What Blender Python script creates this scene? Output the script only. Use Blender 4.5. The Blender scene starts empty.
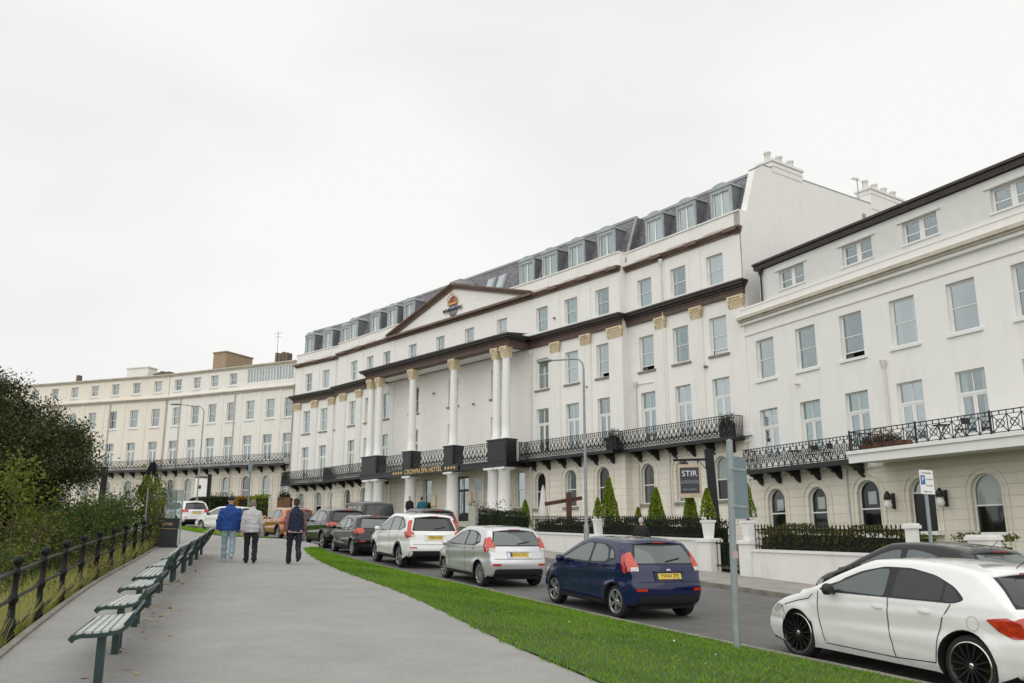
import bpy, bmesh, math, random
import numpy as np
from mathutils import Matrix, Vector
from mathutils.geometry import delaunay_2d_cdt
random.seed(7)
RNG = np.random.default_rng(11)
SC = bpy.context.scene
COL = SC.collection
R = math.radians
PI = math.pi

# ------------------------------------------------------------------ objects
W = {}
def link(o, parent=None, M=None):
    COL.objects.link(o)
    M = M or Matrix()
    if parent is not None:
        o.parent = parent
        o.matrix_parent_inverse = W[parent].inverted()
    o.matrix_basis = M
    W[o] = M.copy()
    return o

def tag(o, label=None, cat=None, group=None, kind=None):
    if label: o['label'] = label
    if cat: o['category'] = cat
    if group: o['group'] = group
    if kind: o['kind'] = kind
    return o

def root(name, label, cat, M=None, group=None):
    return tag(link(bpy.data.objects.new(name, None), None, M), label, cat, group)

def copy_tree(o, M, parent=None):
    c = o.copy(); COL.objects.link(c)
    if parent is None:
        c.matrix_basis = M; W[c] = M.copy()
    else:
        c.parent = parent
        W[c] = W[parent] @ W[o.parent].inverted() @ W[o]
    for ch in list(o.children):
        copy_tree(ch, None, c)
    return c

def T(x, y, z, rz=0.0):
    return Matrix.Translation((x, y, z)) @ Matrix.Rotation(rz, 4, 'Z')

class MB:
    def __init__(s): s.v = []; s.f = []; s.m = []; s.sm = []
    def add(s, vs, fs, m=0, smooth=False):
        b = len(s.v); s.v += [tuple(p) for p in vs]
        for f in fs:
            s.f.append(tuple(b + i for i in f)); s.m.append(m); s.sm.append(smooth)
    def box(s, x0, x1, y0, y1, z0, z1, m=0):
        s.add([(x0,y0,z0),(x1,y0,z0),(x1,y1,z0),(x0,y1,z0),(x0,y0,z1),(x1,y0,z1),(x1,y1,z1),(x0,y1,z1)],
              [(0,3,2,1),(4,5,6,7),(0,1,5,4),(1,2,6,5),(2,3,7,6),(3,0,4,7)], m)
    def quad(s, a, b, c, d, m=0): s.add([a,b,c,d], [(0,1,2,3)], m)
    def obox(s, c, ax, ay, az, m=0):
        c = Vector(c); ax = Vector(ax); ay = Vector(ay); az = Vector(az)
        vs = [c + i*ax + j*ay + k*az for k in (-1,1) for (i,j) in ((-1,-1),(1,-1),(1,1),(-1,1))]
        s.add(vs, [(0,3,2,1),(4,5,6,7),(0,1,5,4),(1,2,6,5),(2,3,7,6),(3,0,4,7)], m)
    def bar(s, p, q, w, h, m=0, up=(0,0,1)):
        p = Vector(p); q = Vector(q); d = (q-p)
        L = d.length
        if L < 1e-6: return
        d /= L; u = Vector(up)
        if abs(d.dot(u)) > .98: u = Vector((0,1,0))
        sx = d.cross(u).normalized(); sz = sx.cross(d)
        s.obox((p+q)/2, d*L/2, sx*w/2, sz*h/2, m)
    def tube(s, pts, r, n=8, m=0, caps=True):
        pts = [Vector(p) for p in pts]; k = len(pts)
        rs = r if isinstance(r, (list, tuple)) else [r]*k
        vs = []; ref = None
        for i, p in enumerate(pts):
            d = (pts[min(i+1,k-1)] - pts[max(i-1,0)])
            d = d.normalized() if d.length > 1e-9 else Vector((0,0,1))
            if ref is None:
                ref = Vector((1,0,0)) if abs(d.x) < .8 else Vector((0,1,0))
            a = (ref - d*ref.dot(d)).normalized(); b = d.cross(a); ref = a
            for j in range(n):
                t = 2*PI*j/n
                vs.append(p + (a*math.cos(t) + b*math.sin(t))*rs[i])
        fs = [(i*n+j, i*n+(j+1)%n, (i+1)*n+(j+1)%n, (i+1)*n+j) for i in range(k-1) for j in range(n)]
        s.add(vs, fs, m, n > 4)
        if caps:
            s.add(vs[:n], [tuple(range(n-1,-1,-1))], m); s.add(vs[-n:], [tuple(range(n))], m)
    def lathe(s, prof, n=16, c=(0,0,0), m=0, axis='z', smooth=True):
        vs = []
        for r, z in prof:
            for j in range(n):
                t = 2*PI*j/n; a, b = r*math.cos(t), r*math.sin(t)
                p = (a, b, z) if axis == 'z' else ((a, z, b) if axis == 'y' else (z, a, b))
                vs.append((c[0]+p[0], c[1]+p[1], c[2]+p[2]))
        k = len(prof)
        fs = [(i*n+j, i*n+(j+1)%n, (i+1)*n+(j+1)%n, (i+1)*n+j) for i in range(k-1) for j in range(n)]
        s.add(vs, fs, m, smooth)
    def prism(s, poly, y0, y1, m=0):
        "polygon in (x,z) extruded along y"
        n = len(poly)
        vs = [(x,y0,z) for x,z in poly] + [(x,y1,z) for x,z in poly]
        s.add(vs, [tuple(range(n)), tuple(range(2*n-1,n-1,-1))] + [(i,(i+1)%n,n+(i+1)%n,n+i) for i in range(n)], m)
    def prism_x(s, poly, x0, x1, m=0):
        "polygon in (y,z) extruded along x"
        n = len(poly)
        vs = [(x0,y,z) for y,z in poly] + [(x1,y,z) for y,z in poly]
        s.add(vs, [tuple(range(n)), tuple(range(2*n-1,n-1,-1))] + [(i,(i+1)%n,n+(i+1)%n,n+i) for i in range(n)], m)
    def mesh(s, name, mats):
        me = bpy.data.meshes.new(name)
        me.from_pydata(s.v, [], s.f)
        for mt in (mats if isinstance(mats, (list, tuple)) else [mats]): me.materials.append(mt)
        me.polygons.foreach_set('material_index', s.m)
        me.polygons.foreach_set('use_smooth', s.sm)
        me.update()
        return me
    def build(s, name, mats, parent=None, M=None):
        return link(bpy.data.objects.new(name, s.mesh(name, mats)), parent, M)

def fix_normals(me):
    bm = bmesh.new(); bm.from_mesh(me)
    bmesh.ops.recalc_face_normals(bm, faces=bm.faces[:]); bm.to_mesh(me); bm.free()

def inst(name, me, parent=None, M=None):
    return link(bpy.data.objects.new(name, me), parent, M)

def text_mesh(s, size, name, mat, depth=.01, align='CENTER'):
    cu = bpy.data.curves.new(name, 'FONT'); cu.body = s; cu.size = size; cu.extrude = depth/2
    cu.align_x = align; cu.align_y = 'CENTER'; cu.resolution_u = 3
    ob = bpy.data.objects.new(name, cu); COL.objects.link(ob)
    dg = bpy.context.evaluated_depsgraph_get()
    me = bpy.data.meshes.new_from_object(ob.evaluated_get(dg))
    me.name = name
    bpy.data.objects.remove(ob); bpy.data.curves.remove(cu)
    me.materials.clear(); me.materials.append(mat)
    return me

def apply_mods(ob, name=None):
    dg = bpy.context.evaluated_depsgraph_get(); dg.update()
    me = bpy.data.meshes.new_from_object(ob.evaluated_get(dg))
    return me

# ------------------------------------------------------------------ materials
class NT:
    def __init__(s, name):
        s.mat = bpy.data.materials.new(name); s.mat.use_nodes = True
        s.t = s.mat.node_tree; s.b = s.t.nodes['Principled BSDF']; s.out = s.t.nodes['Material Output']
    def n(s, typ, **kw):
        nd = s.t.nodes.new(typ)
        for k, v in kw.items():
            if k in nd.bl_rna.properties: setattr(nd, k, v)
            else: nd.inputs[k].default_value = v
        return nd
    def l(s, a, b): s.t.links.new(a, b)

def rgba(c): return (c[0], c[1], c[2], 1)

def pm(name, col, rough=.6, var=.12, scale=3.0, bump=0.0, bscale=40.0, metal=0.0, coat=0.0, spec=.5,
       col2=None, streak=False, detail=4.0, dirt_shade=None, dirt_shade_amt=.5):
    N = NT(name); b = N.b
    b.inputs['Roughness'].default_value = rough
    b.inputs['Metallic'].default_value = metal
    b.inputs['Coat Weight'].default_value = coat
    b.inputs['Coat Roughness'].default_value = .03
    b.inputs['Specular IOR Level'].default_value = spec
    tc = N.n('ShaderNodeTexCoord')
    co = tc.outputs['Object']
    if streak:
        mp = N.n('ShaderNodeMapping'); mp.inputs['Scale'].default_value = (1, 1, .12)
        N.l(co, mp.inputs[0]); src = mp.outputs[0]
    else: src = co
    nz = N.n('ShaderNodeTexNoise', Scale=scale, Detail=detail, Roughness=.6)
    N.l(src, nz.inputs['Vector'])
    mx = N.n('ShaderNodeMix', data_type='RGBA')
    c2 = col2 or tuple(max(0, c*(1-var)) for c in col)
    mx.inputs[6].default_value = rgba(col); mx.inputs[7].default_value = rgba(c2)
    rp = N.n('ShaderNodeMapRange'); rp.inputs[1].default_value = .35; rp.inputs[2].default_value = .7
    N.l(nz.outputs[0], rp.inputs[0]); N.l(rp.outputs[0], mx.inputs[0])
    last = mx.outputs[2]
    if dirt_shade:
        mp2 = N.n('ShaderNodeMapping'); mp2.inputs['Scale'].default_value = (1.4, 1.4, .18)
        N.l(co, mp2.inputs[0])
        n2 = N.n('ShaderNodeTexNoise', Scale=1.1, Detail=7.0, Roughness=.7); N.l(mp2.outputs[0], n2.inputs['Vector'])
        r2 = N.n('ShaderNodeMapRange'); r2.inputs[1].default_value = .54; r2.inputs[2].default_value = .78; r2.inputs[4].default_value = dirt_shade_amt
        N.l(n2.outputs[0], r2.inputs[0])
        m2 = N.n('ShaderNodeMix', data_type='RGBA'); m2.inputs[7].default_value = rgba(dirt_shade)
        N.l(last, m2.inputs[6]); N.l(r2.outputs[0], m2.inputs[0]); last = m2.outputs[2]
    N.l(last, b.inputs['Base Color'])
    if bump:
        nb = N.n('ShaderNodeTexNoise', Scale=bscale, Detail=3.0); N.l(co, nb.inputs['Vector'])
        bp = N.n('ShaderNodeBump', Strength=bump, Distance=.02); N.l(nb.outputs[0], bp.inputs['Height'])
        N.l(bp.outputs[0], b.inputs['Normal'])
    return N.mat

def rusticated(name, col, dirt_shade, joint=.40, width=1.35):
    N = NT(name); b = N.b; b.inputs['Roughness'].default_value = .75
    tc = N.n('ShaderNodeTexCoord'); sp = N.n('ShaderNodeSeparateXYZ'); N.l(tc.outputs['Object'], sp.inputs[0])
    cb = N.n('ShaderNodeCombineXYZ'); ad = N.n('ShaderNodeMath', operation='ADD'); N.l(sp.outputs[0], ad.inputs[0]); N.l(sp.outputs[1], ad.inputs[1]); N.l(ad.outputs[0], cb.inputs[0]); N.l(sp.outputs[2], cb.inputs[1])
    br = N.n('ShaderNodeTexBrick'); br.offset = .5
    br.inputs['Scale'].default_value = 1; br.inputs['Brick Width'].default_value = width; br.inputs['Row Height'].default_value = joint
    br.inputs['Mortar Size'].default_value = .014; br.inputs['Mortar Smooth'].default_value = .4
    br.inputs['Color1'].default_value = rgba(col); br.inputs['Color2'].default_value = rgba([c*.96 for c in col])
    br.inputs['Mortar'].default_value = rgba([c*.82 for c in col])
    N.l(cb.outputs[0], br.inputs['Vector'])
    mp2 = N.n('ShaderNodeMapping'); mp2.inputs['Scale'].default_value = (1.2, 1.2, .3); N.l(tc.outputs['Object'], mp2.inputs[0])
    n2 = N.n('ShaderNodeTexNoise', Scale=1.2, Detail=7.0, Roughness=.7); N.l(mp2.outputs[0], n2.inputs['Vector'])
    r2 = N.n('ShaderNodeMapRange'); r2.inputs[1].default_value = .45; r2.inputs[2].default_value = .8; r2.inputs[4].default_value = .6
    N.l(n2.outputs[0], r2.inputs[0])
    m2 = N.n('ShaderNodeMix', data_type='RGBA'); m2.inputs[7].default_value = rgba(dirt_shade)
    N.l(br.outputs[0], m2.inputs[6]); N.l(r2.outputs[0], m2.inputs[0]); N.l(m2.outputs[2], b.inputs['Base Color'])
    iv = N.n('ShaderNodeMath', operation='SUBTRACT'); iv.inputs[0].default_value = 1; N.l(br.outputs['Fac'], iv.inputs[1])
    bp = N.n('ShaderNodeBump', Strength=.7, Distance=.03); N.l(iv.outputs[0], bp.inputs['Height']); N.l(bp.outputs[0], b.inputs['Normal'])
    return N.mat

def slate(name):
    N = NT(name); b = N.b; b.inputs['Roughness'].default_value = .55
    tc = N.n('ShaderNodeTexCoord'); sp = N.n('ShaderNodeSeparateXYZ'); N.l(tc.outputs['Object'], sp.inputs[0])
    cb = N.n('ShaderNodeCombineXYZ'); ad = N.n('ShaderNodeMath', operation='ADD'); N.l(sp.outputs[0], ad.inputs[0]); N.l(sp.outputs[1], ad.inputs[1]); N.l(ad.outputs[0], cb.inputs[0]); N.l(sp.outputs[2], cb.inputs[1])
    br = N.n('ShaderNodeTexBrick'); br.inputs['Scale'].default_value = 1; br.inputs['Brick Width'].default_value = .26
    br.inputs['Row Height'].default_value = .17; br.inputs['Mortar Size'].default_value = .012
    br.inputs['Color1'].default_value = (.135, .13, .148, 1); br.inputs['Color2'].default_value = (.235, .225, .245, 1); br.inputs['Mortar'].default_value = (.035, .03, .035, 1)
    N.l(cb.outputs[0], br.inputs['Vector']); N.l(br.outputs[0], b.inputs['Base Color'])
    bp = N.n('ShaderNodeBump', Strength=.6, Distance=.02); iv = N.n('ShaderNodeMath', operation='SUBTRACT'); iv.inputs[0].default_value = 1
    N.l(br.outputs['Fac'], iv.inputs[1]); N.l(iv.outputs[0], bp.inputs['Height']); N.l(bp.outputs[0], b.inputs['Normal'])
    return N.mat

def brick(name, c1, c2, mortar, axis='x'):
    N = NT(name); b = N.b; b.inputs['Roughness'].default_value = .85
    tc = N.n('ShaderNodeTexCoord'); sp = N.n('ShaderNodeSeparateXYZ'); N.l(tc.outputs['Object'], sp.inputs[0])
    ad = N.n('ShaderNodeMath', operation='ADD'); N.l(sp.outputs[0], ad.inputs[0]); N.l(sp.outputs[1], ad.inputs[1])
    cb = N.n('ShaderNodeCombineXYZ'); N.l(ad.outputs[0], cb.inputs[0]); N.l(sp.outputs[2], cb.inputs[1])
    br = N.n('ShaderNodeTexBrick'); br.inputs['Scale'].default_value = 1; br.inputs['Brick Width'].default_value = .24
    br.inputs['Row Height'].default_value = .09; br.inputs['Mortar Size'].default_value = .012
    br.inputs['Color1'].default_value = rgba(c1); br.inputs['Color2'].default_value = rgba(c2); br.inputs['Mortar'].default_value = rgba(mortar)
    N.l(cb.outputs[0], br.inputs['Vector']); N.l(br.outputs[0], b.inputs['Base Color'])
    return N.mat

def glass(name, refl=.27, tint=(.8, .86, .86), wav=.05):
    "thin window glass: mirror-like by facing angle, otherwise clear"
    N = NT(name); t = N.t; t.nodes.remove(N.b)
    tr = N.n('ShaderNodeBsdfTransparent'); tr.inputs[0].default_value = rgba(tint)
    gl = N.n('ShaderNodeBsdfGlossy'); gl.inputs['Roughness'].default_value = .04; gl.inputs[0].default_value = (.93, .965, .975, 1)
    tc = N.n('ShaderNodeTexCoord'); nb = N.n('ShaderNodeTexNoise', Scale=1.3, Detail=1.0); N.l(tc.outputs['Object'], nb.inputs['Vector'])
    bp = N.n('ShaderNodeBump', Strength=wav, Distance=.05); N.l(nb.outputs[0], bp.inputs['Height']); N.l(bp.outputs[0], gl.inputs['Normal'])
    fr = N.n('ShaderNodeFresnel', IOR=1.6)
    mr = N.n('ShaderNodeMapRange'); mr.inputs[1].default_value = .05; mr.inputs[2].default_value = .8; mr.inputs[3].default_value = refl; mr.inputs[4].default_value = refl+.42
    N.l(fr.outputs[0], mr.inputs[0])
    oi = N.n('ShaderNodeObjectInfo'); rv = N.n('ShaderNodeMapRange'); rv.inputs[3].default_value = refl*.5; rv.inputs[4].default_value = refl*1.4; N.l(oi.outputs['Random'], rv.inputs[0]); N.l(rv.outputs[0], mr.inputs[3])
    mx = N.n('ShaderNodeMixShader'); N.l(mr.outputs[0], mx.inputs[0]); N.l(tr.outputs[0], mx.inputs[1]); N.l(gl.outputs[0], mx.inputs[2])
    N.l(mx.outputs[0], N.out.inputs[0])
    return N.mat

def leafmat(name, cols, rough=.5, trans=.25):
    N = NT(name); b = N.b; b.inputs['Roughness'].default_value = rough; b.inputs['Specular IOR Level'].default_value = .18
    g = N.n('ShaderNodeNewGeometry')
    rp = N.n('ShaderNodeValToRGB'); e = rp.color_ramp.elements
    while len(e) < len(cols): e.new(.5)
    for i, c in enumerate(cols): e[i].position = i/(len(cols)-1); e[i].color = rgba(c)
    N.l(g.outputs['Random Per Island'], rp.inputs[0]); N.l(rp.outputs[0], b.inputs['Base Color'])
    if trans:
        tl = N.n('ShaderNodeBsdfTranslucent'); N.l(rp.outputs[0], tl.inputs[0])
        mx = N.n('ShaderNodeMixShader'); mx.inputs[0].default_value = trans
        N.l(b.outputs[0], mx.inputs[1]); N.l(tl.outputs[0], mx.inputs[2]); N.l(mx.outputs[0], N.out.inputs[0])
    return N.mat

M_ = {}
M_['hotel'] = pm('hotel_stucco', (.86,.85,.815), .7, .04, 1.2, .05, 60, dirt_shade=(.62,.60,.55), dirt_shade_amt=.45)
M_['hotel_ground'] = rusticated('hotel_ground_stucco', (.80,.76,.675), (.62,.55,.46))
M_['white'] = pm('terrace_stucco', (.85,.845,.815), .7, .04, 1.2, .05, 60, dirt_shade=(.66,.645,.60), dirt_shade_amt=.45)
M_['white_ground'] = rusticated('terrace_ground_stucco', (.77,.73,.635), (.60,.53,.42), .42, 60)
M_['attic'] = pm('attic_render', (.74,.74,.72), .8, .08, 1.5, .1, 50, dirt_shade=(.60,.59,.56))
M_['cream1'] = pm('pale_cream_stucco', (.83,.81,.755), .75, .05, 1.2, .05, 60, dirt_shade=(.64,.585,.49), dirt_shade_amt=.5)
M_['cream2'] = pm('warm_cream_stucco', (.82,.775,.68), .75, .05, 1.2, .05, 60, dirt_shade=(.64,.53,.38), dirt_shade_amt=.5)
M_['cream_ground'] = rusticated('cream_ground_stucco', (.74,.695,.60), (.58,.51,.42), .42, 60)
M_['trim_stone'] = pm('stone_trim', (.60,.55,.46), .8, .2, 2, .1, 60, dirt_shade=(.30,.25,.18))
M_['paint_white'] = pm('white_gloss_paint', (.82,.82,.80), .4, .05, 3)
M_['garden_wall'] = pm('white_painted_wall', (.78,.775,.75), .75, .06, 2, .25, 18, dirt_shade=(.50,.49,.45), dirt_shade_amt=.5)
M_['brown'] = pm('brown_frieze_paint', (.115,.075,.058), .6, .25, 2, dirt_shade=(.2,.15,.12), dirt_shade_amt=.4)
M_['lead'] = pm('dark_lead', (.058,.046,.041), .5, .4, 2)
M_['brownlight'] = pm('brown_cornice_paint', (.19,.125,.09), .6, .3, 2, dirt_shade=(.32,.26,.21), dirt_shade_amt=.5)
M_['gold'] = pm('gilded_capital', (.68,.52,.27), .5, .45, 9, .5, 22, col2=(.82,.77,.64), dirt_shade=(.25,.14,.05), dirt_shade_amt=.5)  # brown mottling puts the shade of leaf crevices into the gilding
M_['goldtext'] = pm('gilt_lettering', (.80,.58,.25), .35, .1, 5, metal=.3)
M_['sill'] = pm('stone_sill', (.30,.27,.23), .8, .3, 3)
M_['iron'] = pm('black_iron', (.012,.012,.013), .4, .3, 6, .1, 80)
M_['blackgloss'] = pm('black_gloss_paint', (.012,.013,.016), .28, .2, 3)
M_['slate'] = slate('roof_slate')
M_['zinc'] = pm('dormer_zinc', (.42,.475,.475), .5, .25, 2.5)
M_['leadgrey'] = pm('grey_lead', (.34,.36,.36), .6, .2, 2)
M_['glass'] = glass('window_glass')
M_['glass_low'] = glass('ground_floor_glass', .07, (.75, .8, .8))
M_['glass_far'] = glass('far_window_glass', .12, (.62,.66,.66), .0)
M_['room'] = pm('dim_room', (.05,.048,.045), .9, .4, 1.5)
M_['curtain'] = pm('net_curtain', (.82,.83,.82), .9, .18, 4)
M_['curtain_dark'] = pm('heavy_curtain', (.16,.13,.11), .9, .3, 4)
M_['blind'] = pm('roller_blind', (.68,.69,.67), .9, .05, 4)
M_['brick'] = brick('tan_brick', (.40,.29,.17), (.30,.19,.11), (.38,.33,.26))
M_['brickdark'] = brick('sooty_brick', (.19,.12,.09), (.12,.08,.06), (.2,.18,.15))
M_['pot'] = pm('chimney_pot', (.72,.71,.67), .8, .2, 4)
M_['door_black'] = pm('black_door_paint', (.015,.016,.018), .3, .2, 3)
M_['pipe'] = pm('painted_pipe', (.72,.71,.68), .5, .1, 3)
# ------------------------------------------------------------------ site: u runs up the road, v across it to the right
AZ = R(25.8)
DU = (-math.sin(AZ), math.cos(AZ)); DV = (math.cos(AZ), math.sin(AZ))
def XY(u, v): return (u*DU[0] + v*DV[0], u*DU[1] + v*DV[1])
def UV(x, y): return (x*DU[0] + y*DU[1], x*DV[0] + y*DV[1])
ROAD, PATH, KERB = -.53, -.22, -.42
def zu(u, off): return off + .052*u
def zxy(x, y, off): return zu(UV(x, y)[0], off)
def spl(pts):
    us = np.array([p[0] for p in pts], float); vs = np.array([p[1] for p in pts], float)
    m = np.gradient(vs, us)
    def f(u):
        u = min(max(u, us[0]), us[-1]); i = min(max(int(np.searchsorted(us, u)) - 1, 0), len(us) - 2)
        h = us[i+1]-us[i]; t = (u-us[i])/h
        return float((2*t**3-3*t*t+1)*vs[i] + (t**3-2*t*t+t)*h*m[i] + (-2*t**3+3*t*t)*vs[i+1] + (t**3-t*t)*h*m[i+1])
    return f
PL = spl([(-30,-3.6),(-6,-2.1),(4,-1.3),(11.5,-.63),(19.2,.31),(29.7,2.02),(36,2.9),(45,2.6),(55,.6),(70,-4),(90,-14),(130,-40)])
NK = spl([(-30,9.4),(-6,9.4),(7.8,9.35),(14,8.87),(20,8.7),(25,8.5),(31.5,8.45),(36,8.5),(43,8.1),(50,7.3),(59,5.6),(70,2.4),(85,-4),(100,-13),(130,-36)])
FK = spl([(-30,15.3),(7,15.3),(25,15.4),(30,15.6),(40,15.4),(50,14.4),(60,12.6),(72,9.3),(88,3),(104,-6),(130,-26)])
VI = spl([(-30,3.6),(-6,4.3),(8.2,4.98),(11.1,5.19),(14.3,5.58),(18,5.9),(22,6.04),(25.4,6.31),(30,6.95),(32,7.4),(33.2,8.2)])
VI2 = spl([(39.8,8.0),(40.6,6.6),(43,5.6),(48,4.9),(54,4.0),(60,2.6),(70,-.6),(85,-7),(130,-39)])
WB = spl([(-30,17.9),(34,17.9),(46,17.6),(55,16.6),(66,14.2),(80,9.5),(100,-.5),(130,-20)])

def strip(name, mats, us, va, vb, za, zb, nv=1, dz=None):
    mb = MB(); vs = []
    for u in us:
        a, b = va(u), vb(u)
        for k in range(nv+1):
            t = k/nv; v = a + (b-a)*t; x, y = XY(u, v)
            z = zu(u, za + (zb-za)*t)
            if dz: z += dz(x, y, t)
            vs.append((x, y, z))
    n = nv+1
    mb.add(vs, [(i*n+k, i*n+k+1, (i+1)*n+k+1, (i+1)*n+k) for i in range(len(us)-1) for k in range(nv)], 0, True)
    return mb.build(name, mats)

def asphalt(name, c1, c2, patch=None, pscale=.25, fine=90, crack=.5):
    N = NT(name); b = N.b; b.inputs['Roughness'].default_value = .8
    tc = N.n('ShaderNodeTexCoord'); co = tc.outputs['Object']
    n1 = N.n('ShaderNodeTexNoise', Scale=fine, Detail=2.0); N.l(co, n1.inputs['Vector'])
    n2 = N.n('ShaderNodeTexNoise', Scale=pscale*4, Detail=6.0, Roughness=.65); N.l(co, n2.inputs['Vector'])
    mx = N.n('ShaderNodeMix', data_type='RGBA'); mx.inputs[6].default_value = rgba(c1); mx.inputs[7].default_value = rgba(c2)
    r2 = N.n('ShaderNodeMapRange'); r2.inputs[1].default_value = .35; r2.inputs[2].default_value = .68; N.l(n2.outputs[0], r2.inputs[0]); N.l(r2.outputs[0], mx.inputs[0])
    m2 = N.n('ShaderNodeMix', data_type='RGBA', blend_type='MULTIPLY'); m2.inputs[0].default_value = .55
    r1 = N.n('ShaderNodeMapRange'); r1.inputs[1].default_value = .25; r1.inputs[2].default_value = .75; r1.inputs[3].default_value = .45; r1.inputs[4].default_value = 1.35
    N.l(n1.outputs[0], r1.inputs[0]); N.l(mx.outputs[2], m2.inputs[6]); N.l(r1.outputs[0], m2.inputs[7])
    vo = N.n('ShaderNodeTexVoronoi', feature='DISTANCE_TO_EDGE', Scale=.55)
    wn = N.n('ShaderNodeTexNoise', Scale=1.5, Detail=4.0); N.l(co, wn.inputs['Vector'])
    va = N.n('ShaderNodeMix', data_type='RGBA', blend_type='ADD'); va.inputs[0].default_value = .9; N.l(co, va.inputs[6]); N.l(wn.outputs[1], va.inputs[7]); N.l(va.outputs[2], vo.inputs['Vector'])
    cr = N.n('ShaderNodeMapRange'); cr.inputs[1].default_value = .0; cr.inputs[2].default_value = .012; cr.inputs[3].default_value = 1-crack; cr.inputs[4].default_value = 1; N.l(vo.outputs[0], cr.inputs[0])
    m3 = N.n('ShaderNodeMix', data_type='RGBA', blend_type='MULTIPLY'); m3.inputs[0].default_value = 1; N.l(m2.outputs[2], m3.inputs[6]); N.l(cr.outputs[0], m3.inputs[7])
    N.l(m3.outputs[2], b.inputs['Base Color'])
    if patch:
        n4 = N.n('ShaderNodeTexNoise', Scale=.35, Detail=8.0, Roughness=.72); N.l(co, n4.inputs['Vector'])
        r4 = N.n('ShaderNodeMapRange'); r4.inputs[1].default_value = .50; r4.inputs[2].default_value = .66; r4.inputs[4].default_value = .55; N.l(n4.outputs[0], r4.inputs[0])
        m4 = N.n('ShaderNodeMix', data_type='RGBA'); m4.inputs[7].default_value = rgba(patch); N.l(m3.outputs[2], m4.inputs[6]); N.l(r4.outputs[0], m4.inputs[0]); N.l(m4.outputs[2], b.inputs['Base Color'])
        n5 = N.n('ShaderNodeTexVoronoi', Scale=2.2); N.l(co, n5.inputs['Vector'])
        r5 = N.n('ShaderNodeMapRange'); r5.inputs[1].default_value = .02; r5.inputs[2].default_value = .035; r5.inputs[3].default_value = .62; r5.inputs[4].default_value = 1; N.l(n5.outputs['Distance'], r5.inputs[0])
        m5 = N.n('ShaderNodeMix', data_type='RGBA', blend_type='MULTIPLY'); m5.inputs[0].default_value = 1; N.l(m4.outputs[2], m5.inputs[6]); N.l(r5.outputs[0], m5.inputs[7]); N.l(m5.outputs[2], b.inputs['Base Color'])
    bp = N.n('ShaderNodeBump', Strength=.5, Distance=.012); N.l(n1.outputs[0], bp.inputs['Height']); N.l(bp.outputs[0], b.inputs['Normal'])
    return N.mat
M_['path'] = asphalt('path_asphalt', (.285,.28,.265), (.34,.334,.316), patch=(.235,.228,.215), crack=.0, fine=70)
M_['road'] = asphalt('road_asphalt', (.12,.116,.111), (.165,.16,.153), patch=(.075,.072,.07), crack=.12)
M_['pave'] = pm('pavement_slabs', (.33,.31,.28), .8, .25, 1.2, .15, 40)
M_['kerb'] = pm('kerb_stone', (.27,.25,.22), .85, .35, 2.5, .2, 30, col2=(.16,.15,.12))
M_['soil'] = pm('turf_soil', (.05,.10,.012), .95, .5, 1.3, .4, 25, col2=(.035,.055,.012))
M_['bank'] = pm('bank_soil', (.07,.075,.025), .95, .5, .8, .4, 15, col2=(.05,.045,.02))
M_['garden'] = pm('garden_ground', (.10,.10,.06), .95, .5, .6, .3, 15, col2=(.05,.08,.02))

US = [-30+1.5*i for i in range(107)]
nz = lambda x, y: math.sin(x*1.7+y*.6)*.5 + math.sin(x*.53-y*1.1+1)*.5
tag(strip('road', M_['road'], US, NK, FK, ROAD, ROAD, 6), kind='structure')
tag(strip('path', M_['path'], US, PL, lambda u: VI(u) if u < 33.2 else (NK(u)-.12 if u < 39.8 else VI2(u)), PATH, PATH, 6), kind='structure')
tag(strip('pavement', M_['pave'], US, lambda u: FK(u)+.14, lambda u: WB(u)+.2, KERB, KERB, 2), kind='structure')
tag(strip('garden_ground', M_['garden'], US, lambda u: WB(u)+.2, lambda u: WB(u)+160, KERB+.1, KERB+.6, 8), kind='structure')
def bank_dz(x, y, t): return -min(9, (t*120)**1.05*.32) + .12*nz(x, y)*min(1, t*60)
bl = MB()
vs = []; TT = [0,.004,.008,.014,.022,.032,.045,.065,.1,.2,.5,1]
for u in US:
    for t in TT:
        v = PL(u) - .12 - t*150; x, y = XY(u, v)
        d = t*150
        z = zu(u, PATH-.06) - (.16*d if d < 3 else .48+.4*(d-3)) * (1 if d < 14 else 1) + .06*nz(x*2, y*2)*min(1, d)
        vs.append((x, y, max(z, zu(u, PATH)-12)))
n = len(TT)
bl.add(vs, [(i*n+k, i*n+k+1, (i+1)*n+k+1, (i+1)*n+k) for i in range(len(US)-1) for k in range(n-1)], 0, True)
tag(bl.build('grass_bank', M_['bank']), kind='structure')
vdz = lambda x, y, t: .05*math.sin(PI*t)
tag(strip('grass_verge', M_['soil'], [-30+.9*i for i in range(70)]+[32.4,33,33.2], lambda u: VI(u), lambda u: NK(u)-.14, PATH+.02, KERB-.01, 5, vdz), kind='structure')
tag(strip('grass_verge', M_['soil'], [39.8,40.2,40.6,41.3,42,43]+[44+1.5*i for i in range(57)], VI2, lambda u: NK(u)-.14, PATH+.02, KERB-.01, 3, vdz), kind='structure')
far = MB(); far.quad((-700,-500,-12),(700,-500,-12),(700,900,-12),(-700,900,-12))
tag(far.build('ground', M_['bank']), kind='structure')
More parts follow.
